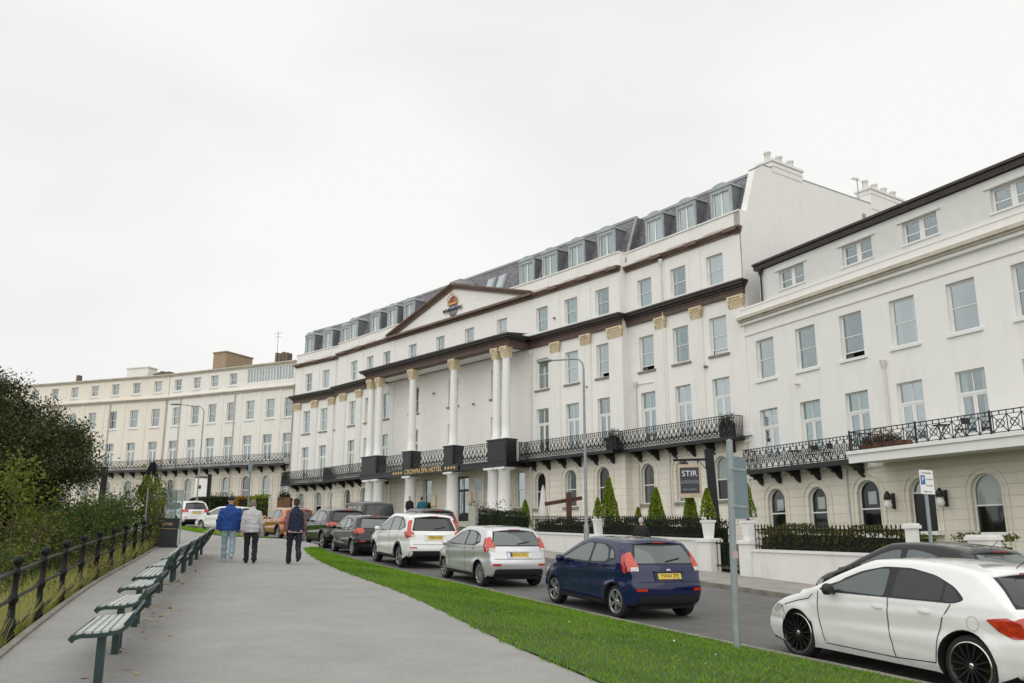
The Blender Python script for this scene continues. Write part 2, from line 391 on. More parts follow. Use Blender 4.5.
def kerb(name, f, w, z0, z1, us):
    mb = MB()
    for i in range(len(us)-1):
        ua, ub = us[i]+.004, us[i+1]-.004
        ps = []
        for u in (ua, ub):
            for v in (f(u), f(u)+w): ps.append(XY(u, v))
        (a, b, c, d) = ps
        za0, zb0 = zu(ua, z0), zu(ub, z0); za1, zb1 = zu(ua, z1), zu(ub, z1)
        mb.add([(*a,za0),(*b,za0),(*d,zb0),(*c,zb0),(*a,za1),(*b,za1),(*d,zb1),(*c,zb1)], [(4,5,6,7),(0,1,5,4),(1,2,6,5),(2,3,7,6),(3,0,4,7)])
    return tag(mb.build(name, M_['kerb']), kind='structure')
KU = [-20+.92*i for i in range(150)]
kerb('road_kerb', lambda u: NK(u)-.14, .14, ROAD-.1, KERB, KU)
kerb('road_kerb', FK, .14, ROAD-.1, KERB+.004, KU)
kerb('path_edging', lambda u: PL(u)-.09, .09, PATH-.2, PATH+.035, KU)

# ------------------------------------------------------------------ windows
def arch_pts(w, h, n=14):
    r = w/2; zs = h - r
    return [(-r, 0)] + [(-r, zs)] + [(-r*math.cos(PI*i/n), zs + r*math.sin(PI*i/n)) for i in range(1, n)] + [(r, zs)] + [(r, 0)]

_wt = {}
FAR = [False]
def win_template(kind, w, h, cur):
    key = (kind, round(w,2), round(h,2), cur, FAR[0])
    if key in _wt: return _wt[key]
    fr, gl, si, cu, rm = MB(), MB(), MB(), MB(), MB()
    x0, x1 = -w/2, w/2; y = -.16; t = .055
    if kind in ('sash', 'sash_open'):
        up = .22 if kind == 'sash_open' else 0
        fr.box(x0, x0+t, y-.06, y, 0, h); fr.box(x1-t, x1, y-.06, y, 0, h); fr.box(x0+t, x1-t, y-.06, y, h-t, h); fr.box(x0+t, x1-t, y-.06, y, 0, t*1.2)
        zm = h*.5
        fr.box(x0+t, x1-t, y-.055, y-.012, zm-.022, zm+.022)
        a = t+.035
        for (p, q) in ((x0+t, x0+a), (x1-a, x1-t)):
            fr.box(p, q, y-.045, y-.015, zm+.022, h-t); fr.box(p, q, y-.058, y-.03, t*1.2+up, zm-.022)
        fr.box(x0+a, x1-a, y-.045, y-.015, h-t-.035, h-t); fr.box(x0+a, x1-a, y-.058, y-.03, t*1.2+up, t*1.2+up+.05)
        gl.box(x0+a, x1-a, y-.034, y-.03, zm+.022, h-t-.035); gl.box(x0+a, x1-a, y-.05, y-.046, t*1.2+up+.05, zm-.022)
        si.box(x0-.14, x1+.14, y, .09, -.13, -.003)
    elif kind == 'pair':
        t = .085
        for (p, q) in ((x0, -.035), (.035, x1)):
            fr.box(p, p+t, y-.06, y, 0, h); fr.box(q-t, q, y-.06, y, 0, h); fr.box(p+t, q-t, y-.06, y, h-t, h); fr.box(p+t, q-t, y-.06, y, 0, t)
            fr.box(p+t, q-t, y-.05, y-.01, h*.42-.025, h*.42+.025)
            gl.box(p+t, q-t, y-.034, y-.03, t, h*.42-.025); gl.box(p+t, q-t, y-.034, y-.03, h*.42+.025, h-t)
        fr.box(-.035, .035, y-.07, y+.02, 0, h)
        si.box(x0-.1, x1+.1, y, .05, -.08, -.003)
    elif kind == 'french':
        zt = h*.70
        fr.box(x0, x0+t, y-.06, y, 0, h); fr.box(x1-t, x1, y-.06, y, 0, h); fr.box(x0+t, x1-t, y-.06, y, h-t, h)
        fr.box(x0+t, x1-t, y-.06, y+.01, zt-.05, zt+.05); fr.box(-.02, .02, y-.05, y-.01, zt+.05, h-t)
        for (p, q) in ((x0+t, -.004), (.004, x1-t)):
            fr.box(p, p+.085, y-.05, y-.01, 0, zt-.05); fr.box(q-.085, q, y-.05, y-.01, 0, zt-.05)
            fr.box(p+.085, q-.085, y-.05, y-.01, 0, .5); fr.box(p+.085, q-.085, y-.05, y-.01, zt-.13, zt-.05)
            gl.box(p+.085, q-.085, y-.034, y-.03, .5, zt-.13)
        gl.box(x0+t, -.02, y-.034, y-.03, zt+.05, h-t); gl.box(.02, x1-t, y-.034, y-.03, zt+.05, h-t)
        si.box(x0, x1, y, .02, -.05, -.003)
    elif kind == 'casement':
        fr.box(x0, x0+t, y-.06, y, 0, h); fr.box(x1-t, x1, y-.06, y, 0, h); fr.box(x0+t, x1-t, y-.06, y, h-t, h); fr.box(x0+t, x1-t, y-.06, y, 0, t)
        fr.box(-.045, .045, y-.055, y+.005, t, h-t)
        gl.box(x0+t, -.045, y-.034, y-.03, t, h-t); gl.box(.045, x1-t, y-.034, y-.03, t, h-t)
        si.box(x0-.05, x1+.05, y, .06, -.06, -.003)
    elif kind in ('arch', 'arch_door'):
        po = arch_pts(w, h); pi_ = arch_pts(w-2*t, h-t)
        k = len(po)
        for (pa, pb, ya, yb) in ((po, pi_, y-.06, y),):
            for i in range(k-1):
                A, B, C, D = pa[i], pa[i+1], pb[i+1], pb[i]
                fr.add([(A[0],yb,A[1]),(B[0],yb,B[1]),(C[0],yb,C[1]),(D[0],yb,D[1]),(C[0],ya,C[1]),(D[0],ya,D[1])], [(0,1,2,3),(3,2,4,5)])
        zt = h*.47 if kind == 'arch' else h*.72
        fr.box(x0+t, x1-t, y-.055, y-.005, zt-.03, zt+.03)
        gp = [p for p in pi_]
        if kind == 'arch':
            fr.box(x0+t, x1-t, y-.06, y, 0, t)
            si.box(x0-.16, x1+.16, y, .10, -.16, -.003)
            gl.add([(p[0], y-.034, p[1]) for p in gp], [tuple(range(len(gp)))])
        else:
            up = [p for p in gp if p[1] > zt]; up = [(x0+t, zt)] + up + [(x1-t, zt)]
            gl.add([(p[0], y-.034, p[1]) for p in up], [tuple(range(len(up)))])
            si.box(x0-.3, x1+.3, y, .45, -.16, -.003)
    d = y-.09
    hh = h
    if cur == 1:   # full net curtain, in folds
        nn = 24
        vs = [(x0+.03+(w-.06)*i/nn, d-.03-.025*math.sin(i*1.9), z) for i in range(nn+1) for z in (.03, hh-.04)]
        cu.add(vs, [(2*i, 2*i+2, 2*i+3, 2*i+1) for i in range(nn)], 0, True)
    elif cur == 2:  # drawn to both sides
        for a, b in ((x0+.03, x0+w*.26), (x1-w*.26, x1-.03)):
            nn = 8
            vs = [(a+(b-a)*i/nn, d-.03-.03*math.sin(i*2.2), z) for i in range(nn+1) for z in (.03, hh-.04)]
            cu.add(vs, [(2*i, 2*i+2, 2*i+3, 2*i+1) for i in range(nn)], 0, True)
    elif cur == 3:  # blind half down
        cu.box(x0+.03, x1-.03, d-.03, d-.02, hh*.48, hh-.04)
    elif cur == 4:  # one side dark
        nn = 8; a, b = x1-w*.34, x1-.03
        vs = [(a+(b-a)*i/nn, d-.03-.03*math.sin(i*2.2), z) for i in range(nn+1) for z in (.03, hh-.04)]
        cu.add(vs, [(2*i, 2*i+2, 2*i+3, 2*i+1) for i in range(nn)], 0, True)
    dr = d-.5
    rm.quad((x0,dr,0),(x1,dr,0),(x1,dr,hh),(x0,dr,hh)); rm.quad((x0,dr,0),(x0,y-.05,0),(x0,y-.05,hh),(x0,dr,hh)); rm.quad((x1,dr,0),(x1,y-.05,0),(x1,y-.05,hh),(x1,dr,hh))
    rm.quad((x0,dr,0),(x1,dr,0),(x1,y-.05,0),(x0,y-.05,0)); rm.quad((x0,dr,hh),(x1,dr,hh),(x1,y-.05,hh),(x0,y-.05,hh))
    cm = {1: M_['curtain'], 2: M_['curtain'], 3: M_['blind'], 4: M_['curtain_dark']}.get(cur)
    fm = M_['paint_white']
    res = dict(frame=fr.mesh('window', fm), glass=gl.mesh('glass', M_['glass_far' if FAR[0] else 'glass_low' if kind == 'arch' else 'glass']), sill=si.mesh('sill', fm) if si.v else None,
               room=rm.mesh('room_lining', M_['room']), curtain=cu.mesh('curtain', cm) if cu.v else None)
    if kind == 'arch_door':
        db = MB(); zt = h*.72
        db.box(x0+t, x1-t, y-.06, y-.02, 0, zt-.03)
        for (a, b) in ((x0+t+.1, -.06), (.06, x1-t-.1)):
            for (c, e) in ((.15, zt*.42), (zt*.5, zt-.2)): db.box(a, b, y-.02, y-.005, c, e)
        res['leaf'] = db.mesh('door_leaf', M_['door_black'])
    _wt[key] = res
    return res

def add_window(parent, M, s, z, kind, w, h, cur=None, sillmat=None, name=None):
    if cur is None: cur = random.choice((1,1,1,2,2,3,4,0))
    t = win_template(kind, w, h, cur)
    Mw = M @ Matrix.Translation((s, 0, z))
    o = inst(name or ('door' if kind == 'arch_door' else 'window'), t['frame'], parent, Mw)
    inst('glass', t['glass'], o, Mw)
    if t['sill']:
        me = t['sill']
        if sillmat:
            k2 = (id(me), sillmat)
            if k2 not in _wt:
                m2 = me.copy(); m2.materials.clear(); m2.materials.append(M_[sillmat]); _wt[k2] = m2
            me = _wt[k2]
        inst('step' if kind == 'arch_door' else 'sill', me, o, Mw)
    if t['curtain']: inst('curtain', t['curtain'], o, Mw)
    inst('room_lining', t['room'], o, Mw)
    if 'leaf' in t: inst('door_leaf', t['leaf'], o, Mw)
    return o

def wall_row(mb, s0, s1, z0, z1, ops, depth=.16, y=0.0, m=0):
    "one storey of wall with real openings; ops: (s, w, zb, zt, arch)"
    cur = s0
    def rect(a, b, c, d):
        if b-a > 1e-4 and d-c > 1e-4: mb.quad((b,y,c),(a,y,c),(a,y,d),(b,y,d), m)
    for (s, w, zb, zt, arch) in sorted(ops):
        l, r = s-w/2, s+w/2
        rect(cur, l, z0, z1); rect(l, r, z0, zb)
        if not arch:
            rect(l, r, zt, z1)
            out = [(l,zb),(l,zt),(r,zt),(r,zb)]
        else:
            ap = [(s+px, zb+pz) for px, pz in arch_pts(w, zt-zb)]
            for a, b in zip(ap[1:-2], ap[2:-1]):
                mb.quad((b[0],y,b[1]),(a[0],y,a[1]),(a[0],y,z1),(b[0],y,z1), m)
            out = ap
        for a, b in zip(out, out[1:]+out[:1]):
            mb.quad((a[0],y,a[1]),(b[0],y,b[1]),(b[0],y-depth,b[1]),(a[0],y-depth,a[1]), m)
        cur = r
    rect(cur, s1, z0, z1)

def archivolt(mb, s, zb, zt, w, r0, r1, zbase, m=0, proud=.07, n=18):
    "raised moulding round an arched opening, running down as jambs"
    zs = zt - w/2
    prev = None
    ring = [(s-r1, s-r0, zbase)] + [None]*0
    pts = []
    for i in range(n+1):
        a = PI*i/n
        pts.append(((s - r0*math.cos(a), zs + r0*math.sin(a)), (s - r1*math.cos(a), zs + r1*math.sin(a))))
    pts = [((s-r0, zbase), (s-r1, zbase))] + pts + [((s+r0, zbase), (s+r1, zbase))]
    for (a, b), (c, d) in zip(pts, pts[1:]):
        mb.quad((a[0],proud,a[1]),(b[0],proud,b[1]),(d[0],proud,d[1]),(c[0],proud,c[1]), m)
        mb.quad((b[0],proud,b[1]),(b[0],0,b[1]),(d[0],0,d[1]),(d[0],proud,d[1]), m)
        mb.quad((a[0],0,a[1]),(a[0],proud,a[1]),(c[0],proud,c[1]),(c[0],0,c[1]), m)

def railing_panel(mb, s0, s1, y, z0, z1, unit=.34, m=0, style=0):
    "ornamental cast-iron balcony front between two ends"
    n = max(1, round((s1-s0)/unit)); d = (s1-s0)/n; H = z1-z0
    mb.box(s0, s1, y-.025, y+.025, z1-.035, z1, m); mb.box(s0, s1, y-.015, y+.015, z0+.05, z0+.08, m); mb.box(s0, s1, y-.012, y+.012, z1-.17, z1-.145, m)
    for i in range(n+1):
        x = s0+d*i; mb.box(x-.013, x+.013, y-.013, y+.013, z0, z1-.035, m)
    for i in range(n):
        a = s0+d*i; c = a+d/2
        zc = z0+.08+(H-.25)/2; hh = (H-.25)/2
        if style == 0:
            for k in (-1, 1):
                mb.bar((c, y, z1-.17), (c+k*d*.40, y, zc+hh*.25), .02, .03, m); mb.bar((c+k*d*.40, y, zc+hh*.25), (c, y, zc-hh*.05), .02, .034, m)
                mb.bar((c, y, zc-hh*.05), (c+k*d*.42, y, z0+.22), .02, .05, m); mb.bar((c+k*d*.42, y, z0+.22), (c, y, z0+.08), .02, .045, m)
            mb.lathe([(.0,-.02),(.075,-.02),(.075,.02),(0,.02)], 8, (c, y, zc-hh*.45), m, 'y', False)
            mb.bar((c, y, z1-.17), (c, y, z1-.035), .02, .05, m)
            mb.bar((c, y, z0+.08), (c, y, zc-hh*.2), .02, .028, m)
        else:
            for k in (-1, 1):
                mb.bar((c-k*d*.48, y, z0+.08), (c+k*d*.48, y, z1-.17), .022, .028, m)
            prev = None
            for j in range(11):
                t = 2*PI*j/10; p = (c+d*.3*math.cos(t), y, zc+hh*.5*math.sin(t))
                if prev: mb.bar(prev, p, .022, .028, m)
                prev = p
            mb.bar((c, y, z1-.17), (c, y, z1-.035), .02, .04, m)

def railing_side(mb, s, y0, y1, z0, z1, m=0):
    mb.box(s-.025, s+.025, y0, y1, z1-.035, z1, m); mb.box(s-.015, s+.015, y0, y1, z0+.05, z0+.08, m)
    n = max(1, round(abs(y1-y0)/.12))
    for i in range(n+1):
        y = y0+(y1-y0)*i/n; mb.box(s-.012, s+.012, y-.012, y+.012, z0, z1-.035, m)

def bracket(mb, s, z, p=.85, m=0):
    mb.prism_x([(0,z),(p,z),(p,z-.12),(p*.72,z-.2),(p*.45,z-.26),(p*.3,z-.42),(p*.12,z-.55),(0,z-.6)], s-.07, s+.07, m)
    mb.lathe([(0,-.075),(.1,-.075),(.1,.075),(0,.075)], 10, (s, p*.55, z-.22), m, 'x', False)

def pilaster(mb, s, w, z0, z1, proud=.12, m=0, sub=True):
    mb.box(s-w/2, s+w/2, 0.002, proud, z0, z1, m)
    if sub:
        n = 5
        for i in range(n):
            x = s-w/2+.07+(w-.14)*i/(n-1); mb.box(x-.045, x+.045, proud+.001, proud+.025, z0+.25, z1-.03, m)
    mb.box(s-w/2-.05, s+w/2+.05, 0.002, proud+.05, z0, z0+.25, m)

def capital(mb, s, w, z0, z1, yb, yf, m=0):
    "Corinthian capital: flared bell, two tiers of leaves, abacus with scrolled corners"
    h = z1-z0; n = 6
    c = s
    for k in range(n):
        t0, t1 = k/n, (k+1)/n
        f0, f1 = -.02+.04*t0+.09*t0**3, -.02+.04*t1+.09*t1**3
        a0, a1 = w/2+f0-.04, w/2+f1-.04; y0, y1 = yf+f0-.03, yf+f1-.03
        za, zb_ = z0+h*.86*t0, z0+h*.86*t1
        mb.add([(c-a0,yb,za),(c+a0,yb,za),(c+a0,y0,za),(c-a0,y0,za),(c-a1,yb,zb_),(c+a1,yb,zb_),(c+a1,y1,zb_),(c-a1,y1,zb_)], [(0,1,5,4),(1,2,6,5),(2,3,7,6),(3,0,4,7)], m)
    mb.box(c-w/2-.09, c+w/2+.09, yb, yf+.12, z0+h*.86, z1-.002, m)
    nl = max(3, int(w/.22))
    for tier, (zz, hh, out) in enumerate(((0, .42, .06), (.32, .42, .10))):
        for i in range(nl+tier):
            x = c-w/2+.02+(w-.04)*(i+.5*(1-tier))/(nl-1+tier if tier else nl); lw = w/nl*.42
            za = z0+h*zz; zb_ = za+h*hh
            mb.add([(x-lw,yf+.01,za),(x+lw,yf+.01,za),(x+lw*.9,yf+.05+out*.3,zb_-.06),(x-lw*.9,yf+.05+out*.3,zb_-.06),(x,yf+.06+out,zb_),(x,yf+.02+out,zb_-.1)], [(0,1,2,3),(3,2,4),(3,4,5),(2,5,4)], m)
        for k in (-1, 1):
            for y in np.linspace(yb+.08, yf-.02, 2):
                xa = c+k*(w/2); za = z0+h*zz; zb_ = za+h*hh
                mb.add([(xa,y-.07,za),(xa,y+.07,za),(xa+k*(.05+out*.3),y+.06,zb_-.06),(xa+k*(.05+out*.3),y-.06,zb_-.06),(xa+k*(.06+out),y,zb_)], [(0,1,2,3),(3,2,4)], m)
    for k in (-1, 1):
        mb.lathe([(0,-.05),(.09,-.05),(.09,.05),(0,.05)], 8, (c+k*(w/2+.02), yf+.07, z0+h*.74), m, 'y', False)

def fmat(origin, az):
    a = R(az); dx, dy = math.sin(a), math.cos(a)
    return Matrix(((dx, -dy, 0, origin[0]), (dy, dx, 0, origin[1]), (0, 0, 1, 0), (0, 0, 0, 1)))
# ------------------------------------------------------------------ the hotel
HZ = dict(base=-.5, gf=7.0, f1=10.95, f2=15.0, f3=18.2, par=19.5)
HM = {'PR': fmat((12.52,45.452), -35.5), 'WR': fmat((6.75,52.55), -39.5), 'C': fmat((1.41,59.03), -41.5),
      'WL': fmat((-9.79,71.61), -41), 'PL': fmat((-14.85,78.35), -48)}
HL = {'PR': (0, 9.17), 'WR': (0, 8.6), 'C': (0, 16.85), 'WL': (0, 9.3), 'PL': (0, 8.3)}
HS = {'PR': [1.97,4.78,7.60], 'WR': [1.6,4.5,7.4], 'C': [3.22,6.97,10.62,14.35], 'WL': [1.2,3.85,6.5], 'PL': [1.1,3.45,6.15]}
HPIL = {'PR': [(.50,.95),(3.40,.75),(6.25,.75)], 'WR': [(.45,1.15),(3.05,.8),(5.95,.8)], 'C': [], 'WL': [(5.3,.8),(8.0,.9)], 'PL': [(1.9+.35,.8),(4.85,.8),(7.6,.95)]}
HDORM = {'PR': [1.6,4.3,6.95], 'WR': [1.5,4.3,7.0], 'C': [1.0,15.6], 'WL': [1.2,3.9,7.6], 'PL': [1.3,4.0,6.9]}
hotel = root('hotel_building', 'long white stucco hotel with pedimented columned portico, gilded capitals and slate mansard roof', 'hotel', T(-2.0, 63.0, 2.0))
GW = 1.22
M_['cheek'] = pm('dark_cheek', (.17,.18,.20), .55, .3, 3)  # dormer cheeks, darker than the zinc front
def roof_z(y): return 19.35 + (-(y)-.55)*2.55
for seg in ('PR', 'WR', 'C', 'WL', 'PL'):
    Ms = HM[seg]; L = HL[seg][1]; S = HS[seg]
    far = seg in ('WL', 'PL')
    gw = GW if not far else 1.08
    wb, gb, sl, br, ld, gd, ir, pa, bl_ = MB(), MB(), MB(), MB(), MB(), MB(), MB(), MB(), MB()
    if seg == 'C':
        gops = [(14.3,1.05,3.95,6.3,True),(11.9,1.1,3.95,6.5,False),(7.6,1.5,3.2,6.4,False),(4.6,1.1,3.95,6.4,False),(1.3,1.0,3.95,6.4,False)]
    else:
        gops = [(s+.25, 1.06, 3.88, 6.2, True) for s in S]
    wall_row(gb, 0, L, HZ['base'], HZ['gf'], gops, .22)
    SL = S if seg != 'C' else [3.8, 8.85, 13.95]
    wall_row(wb, 0, L, HZ['gf'], HZ['f1'], [(s, gw, 7.1, 10.43, False) for s in SL])
    wall_row(wb, 0, L, HZ['f1'], HZ['f2'], [(s, gw, 11.74, 13.87, False) for s in SL])
    f3 = [(s, gw if seg != 'C' else 1.1, 15.72 if seg != 'C' else 15.9, 17.47, False) for s in S]
    wall_row(wb, 0, L, HZ['f2'], HZ['par'], f3)
    wb.quad((0,-.45,19.5),(L,-.45,19.5),(L,0,19.5),(0,0,19.5)); wb.quad((0,-.45,18.9),(L,-.45,18.9),(L,-.45,19.5),(0,-.45,19.5))
    # return walls where a section stands forward of its neighbour
    for sx in (0, L):
        wb.quad((sx,0,HZ['gf']),(sx,-3.0,HZ['gf']),(sx,-3.0,19.5),(sx,0,19.5)); gb.quad((sx,0,HZ['base']),(sx,-3.0,HZ['base']),(sx,-3.0,HZ['gf']),(sx,0,HZ['gf']))
    for (s, w_, zb, zt, ar) in gops:
        if ar: archivolt(gb, s, zb, zt, w_, .80, .90, 2.6); archivolt(gb, s, zb, zt, w_, .53, .60, 3.9, proud=.03)
    gb.box(0, L, 0.002, .05, 6.75, 6.88)
    # parapet panels, upper cornice, main entablature
    for i, s in enumerate(S): wb.box(s-.75, s+.75, .002, .035, 18.8, 19.3)
    wb.box(-.02, L+.02, -.48, .07, 19.5, 19.58)
    br.box(-.06, L+.06, .003, .12, 18.26, 18.38); br.box(-.1, L+.1, .003, .22, 18.38, 18.48); br.box(-.14, L+.14, .003, .32, 18.48, 18.58)
    if seg != 'C':
        for s in [p[0] for p in HPIL[seg]]:
            wb.box(s-.42, s+.42, .002, .07, 15.6, 18.12); br.box(s-.45, s+.45, .1, .37, 18.385, 18.585)
    e0, e1 = (-.06, L+.06) if seg != 'C' else (0, L)
    pa.box(e0, e1, .004, .16, 14.72, 15.0); pa.box(e0-.02, e1+.02, .004, .21, 15.0, 15.12)
    ld.box(e0-.1, e1+.1, .004, .34, 15.12, 15.24); ld.box(e0-.2, e1+.2, .004, .50, 15.24, 15.36); ld.box(e0-.26, e1+.26, .004, .58, 15.36, 15.46)
    for (s, w_) in HPIL[seg]:
        pilaster(wb, s, w_, 7.1, 14.02); gd = MB(); capital(gd, s, w_-.04, 14.02, 14.715, .004, .14); gd.build('gilded_capital', M_['gold'], hotel, Ms)
    # mansard: slate slope, ridge roll, flat lead top behind
    if seg == 'C': ra, rb = -.6, L+.6
    else: ra, rb = {'PR': (0, L+.6), 'PL': (-1.3, L)}.get(seg, (0, L))
    y0, z0, y1, z1 = -.55, 19.0, -1.75, 22.25
    sl.quad((rb,y0,z0),(ra,y0,z0),(ra,y1,z1),(rb,y1,z1))
    zq = MB()
    zq.box(ra, rb, y1-.12, y1+.06, z1-.06, z1+.1)
    zq.quad((ra,y1,z1),(rb,y1,z1),(rb,-12.5,z1+.5),(ra,-12.5,z1+.5))
    for sx in (ra, rb):
        sl.add([(sx,y0,z0),(sx,y1,z1),(sx,-3.5,z1),(sx,-3.5,z0)], [(0,1,2,3)])
        if not (seg == 'PR' or (seg == 'PL' and sx < 0)): zq.bar((sx,y0+.02,z0),(sx,y1+.02,z1), .16, .1)
    wb.quad((0,-12.5,HZ['base']),(L,-12.5,HZ['base']),(L,-12.5,z1+.5),(0,-12.5,z1+.5))
    gob = gb.build('ground_floor_wall', M_['hotel_ground'], hotel, Ms)
    wob = wb.build('wall', M_['hotel'], hotel, Ms)
    sl.build('mansard_roof', M_['slate'], hotel, Ms); zq.build('lead_roof_top', M_['leadgrey'], hotel, Ms)
    br.build('upper_cornice', M_['brownlight'], hotel, Ms)
    ld.build('main_cornice', M_['lead'], hotel, Ms); pa.build('frieze', M_['brown'], hotel, Ms)
    for (s, w_, zb, zt, ar) in gops:
        if seg == 'C' and s == 7.6:
            o = o = add_window(hotel, Ms, s, zb, 'french', w_, zt-zb, 0, name='entrance_door'); me = o.data.copy(); me.materials.clear(); me.materials.append(M_['door_black']); o.data = me
        elif ar: add_window(hotel, Ms, s, zb, 'arch', w_, zt-zb, random.choice((0,2,3,4)), 'sill')
        else: add_window(hotel, Ms, s, zb, 'sash', w_, zt-zb, random.choice((2,4,0)), 'sill')
    for s in SL:
        add_window(hotel, Ms, s, 7.1, 'french', gw, 3.33)
        add_window(hotel, Ms, s, 11.74, 'sash_open' if random.random() < .25 else 'sash', gw, 2.13, sillmat='sill')
    for i, s in enumerate(S):
        add_window(hotel, Ms, s, f3[i][2], 'sash', f3[i][1], f3[i][3]-f3[i][2])
    # dormers
    for s in HDORM[seg]:
        d = MB(); w_ = .76 if not far else .72; yf = -.38
        ck = MB(); ck.box(s-w_+.01, s-w_+.10, -1.9, yf-.12, 19.5, 21.42); ck.box(s+w_-.10, s+w_-.01, -1.9, yf-.12, 19.5, 21.42); ck.build('dormer_cheeks', M_['cheek'], hotel, Ms)
        d.box(s-w_, s-w_+.14, yf-.12, yf, 19.5, 21.42); d.box(s+w_-.14, s+w_, yf-.12, yf, 19.5, 21.42)
        d.box(s-w_+.16, s+w_-.16, -1.9, yf, 21.2, 21.42); d.box(s-w_+.16, s+w_-.16, -.95, yf, 19.5, 19.62)
        n = 10
        cap = [(s-w_-.07, 21.42), (s+w_+.07, 21.42), (s+w_+.07, 21.51)] + [(s+(w_+.04)*math.cos(PI*i/n)*.72, 21.52+.22*math.sin(PI*i/n)) for i in range(n+1)] + [(s-w_-.07, 21.51)]
        d.prism(cap, -1.95, yf+.06); 
        dob = d.build('dormer', M_['zinc'], hotel, Ms)
        t = win_template('casement', 2*w_-.28, 1.58, random.choice((1,2,1)))
        Mw = Ms @ Matrix.Translation((s, yf+.06, 19.62))
        wf = inst('window_frame', t['frame'], dob, Mw)
        inst('glass', t['glass'], dob, Mw); inst('room_lining', t['room'], dob, Mw)
        if t['curtain']: inst('curtain', t['curtain'], dob, Mw)
    # balcony with brackets
    if seg != 'C':
        bm_ = MB(); bm_.box(0 if seg != 'PR' else .5, L, .06, 1.0, 6.9, 7.02); bm_.box(0 if seg != 'PR' else .45, L, .9, 1.06, 6.86, 7.05)
        for i, s in enumerate(S):
            for q in (-.85, .55): bracket(bm_, s+q+.15, 6.9, .9)
        bm_.build('balcony', M_['iron'], hotel, Ms)
        rm_ = MB(); railing_panel(rm_, 0 if seg != 'PR' else .5, L, 1.0, 7.05, 8.17)
        if seg == 'PR': railing_side(rm_, .5, .06, 1.0, 7.05, 8.17)
        if seg == 'PL': railing_side(rm_, L, .06, 1.0, 7.05, 8.17)
        if seg == 'WR': railing_side(rm_, 0, .06, 1.0, 7.05, 8.17)
        rm_.build('balcony_railing', M_['iron'], hotel, Ms)
# rainwater pipes
for seg, s, za, zb in (('WR', 8.45, .5, 14.4), ('PR', 6.0, .5, 18.1), ('PR', 8.55, .5, 11.0)):
    d = MB(); d.tube([(s,.12,za),(s,.12,zb)], .055, 8); d.lathe([(.05,-.3),(.13,0),(.15,.1),(.15,.16)], 8, (s,.14,zb)); d.build('rainwater_pipe', M_['pipe'], hotel, HM[seg])
d = MB(); d.tube([(8.52,.05,11.0),(7.1,.05,10.95)], .022, 6); d.tube([(8.52,.05,10.98),(8.52,.05,7.2)], .022, 6); d.build('cable_conduit', M_['pipe'], hotel, HM['PR'])
for seg, s, z in (('PR',2.9,11.2),('WR',3.0,11.3),('C',6.3,11.6),('C',11.2,13.0),('WR',6.0,16.4)):
    d = MB(); d.box(s-.09,s+.09,.03,.12,z-.06,z+.06); d.lathe([(.0,.12),(.05,.12),(.07,.2)], 8, (s,0,z), 0, 'y'); d.build('floodlight', M_['leadgrey'], hotel, HM[seg])
# party gable at the right end of the hotel
GM = fmat((12.52,45.452), 54.5)
g = MB()
prof = [(0,HZ['base']),(0,19.5),(.55,19.52),(1.55,22.35),(2.2,22.75),(3.1,22.8),(3.1,23.0),(5.9,23.05),(5.9,22.75),(12.9,22.9),(13.0,23.55),(16.9,23.75),(16.9,HZ['base'])]
g.prism(prof, .0, -.45) if False else None
n = len(prof)
g.add([(x,-.02,z) for x, z in prof] + [(x,.42,z) for x, z in prof], [tuple(range(n)), tuple(range(2*n-1,n-1,-1))] + [(i,(i+1)%n,n+(i+1)%n,n+i) for i in range(n)])
g.build('party_gable_wall', M_['hotel'], hotel, GM)
g = MB()
for a, b in ((prof[3],prof[4]),(prof[4],(3.1,22.8)),((5.9,22.75),(12.9,22.9))): g.bar((a[0],.2,a[1]+.04),(b[0],.2,b[1]+.03), .47, .07)
g.build('lead_coping', M_['leadgrey'], hotel, GM)
for x0, x1, z0, z1, pots in ((3.1,5.9,22.6,23.25,3),(13.0,16.9,22.6,23.95,4)):
    c = MB(); c.box(x0, x1, -.05, 1.0, z0, z1); c.box(x0-.1, x1+.1, -.12, 1.08, z1, z1+.14); c.box(x0-.03, x1+.03, -.08, 1.03, z1-.3, z1-.2)
    co = c.build('chimney_stack', M_['hotel'], hotel, GM)
    for i in range(pots):
        p = MB(); p.lathe([(.2,z1+.1),(.21,z1+.3),(.19,z1+.4),(.18,z1+.68),(.22,z1+.72),(.22,z1+.82),(.15,z1+.85)], 12, (x0+.35+(x1-x0-.7)*i/(pots-1), .5, 0)); p.build('chimney_pot', M_['pot'], co, GM)
a = MB(); a.tube([(12.0,.2,21.8),(12.0,.2,24.5)], .03, 6); a.bar((11.5,.2,24.4),(12.3,.2,24.4), .025, .025)
for k in range(5): a.bar((11.5+k*.14,0,24.4),(11.5+k*.14,.4,24.4), .015, .015)
a.box(11.85,12.15,-.08,-.02,21.5,22.0); a.build('television_aerial', M_['leadgrey'], hotel, GM)

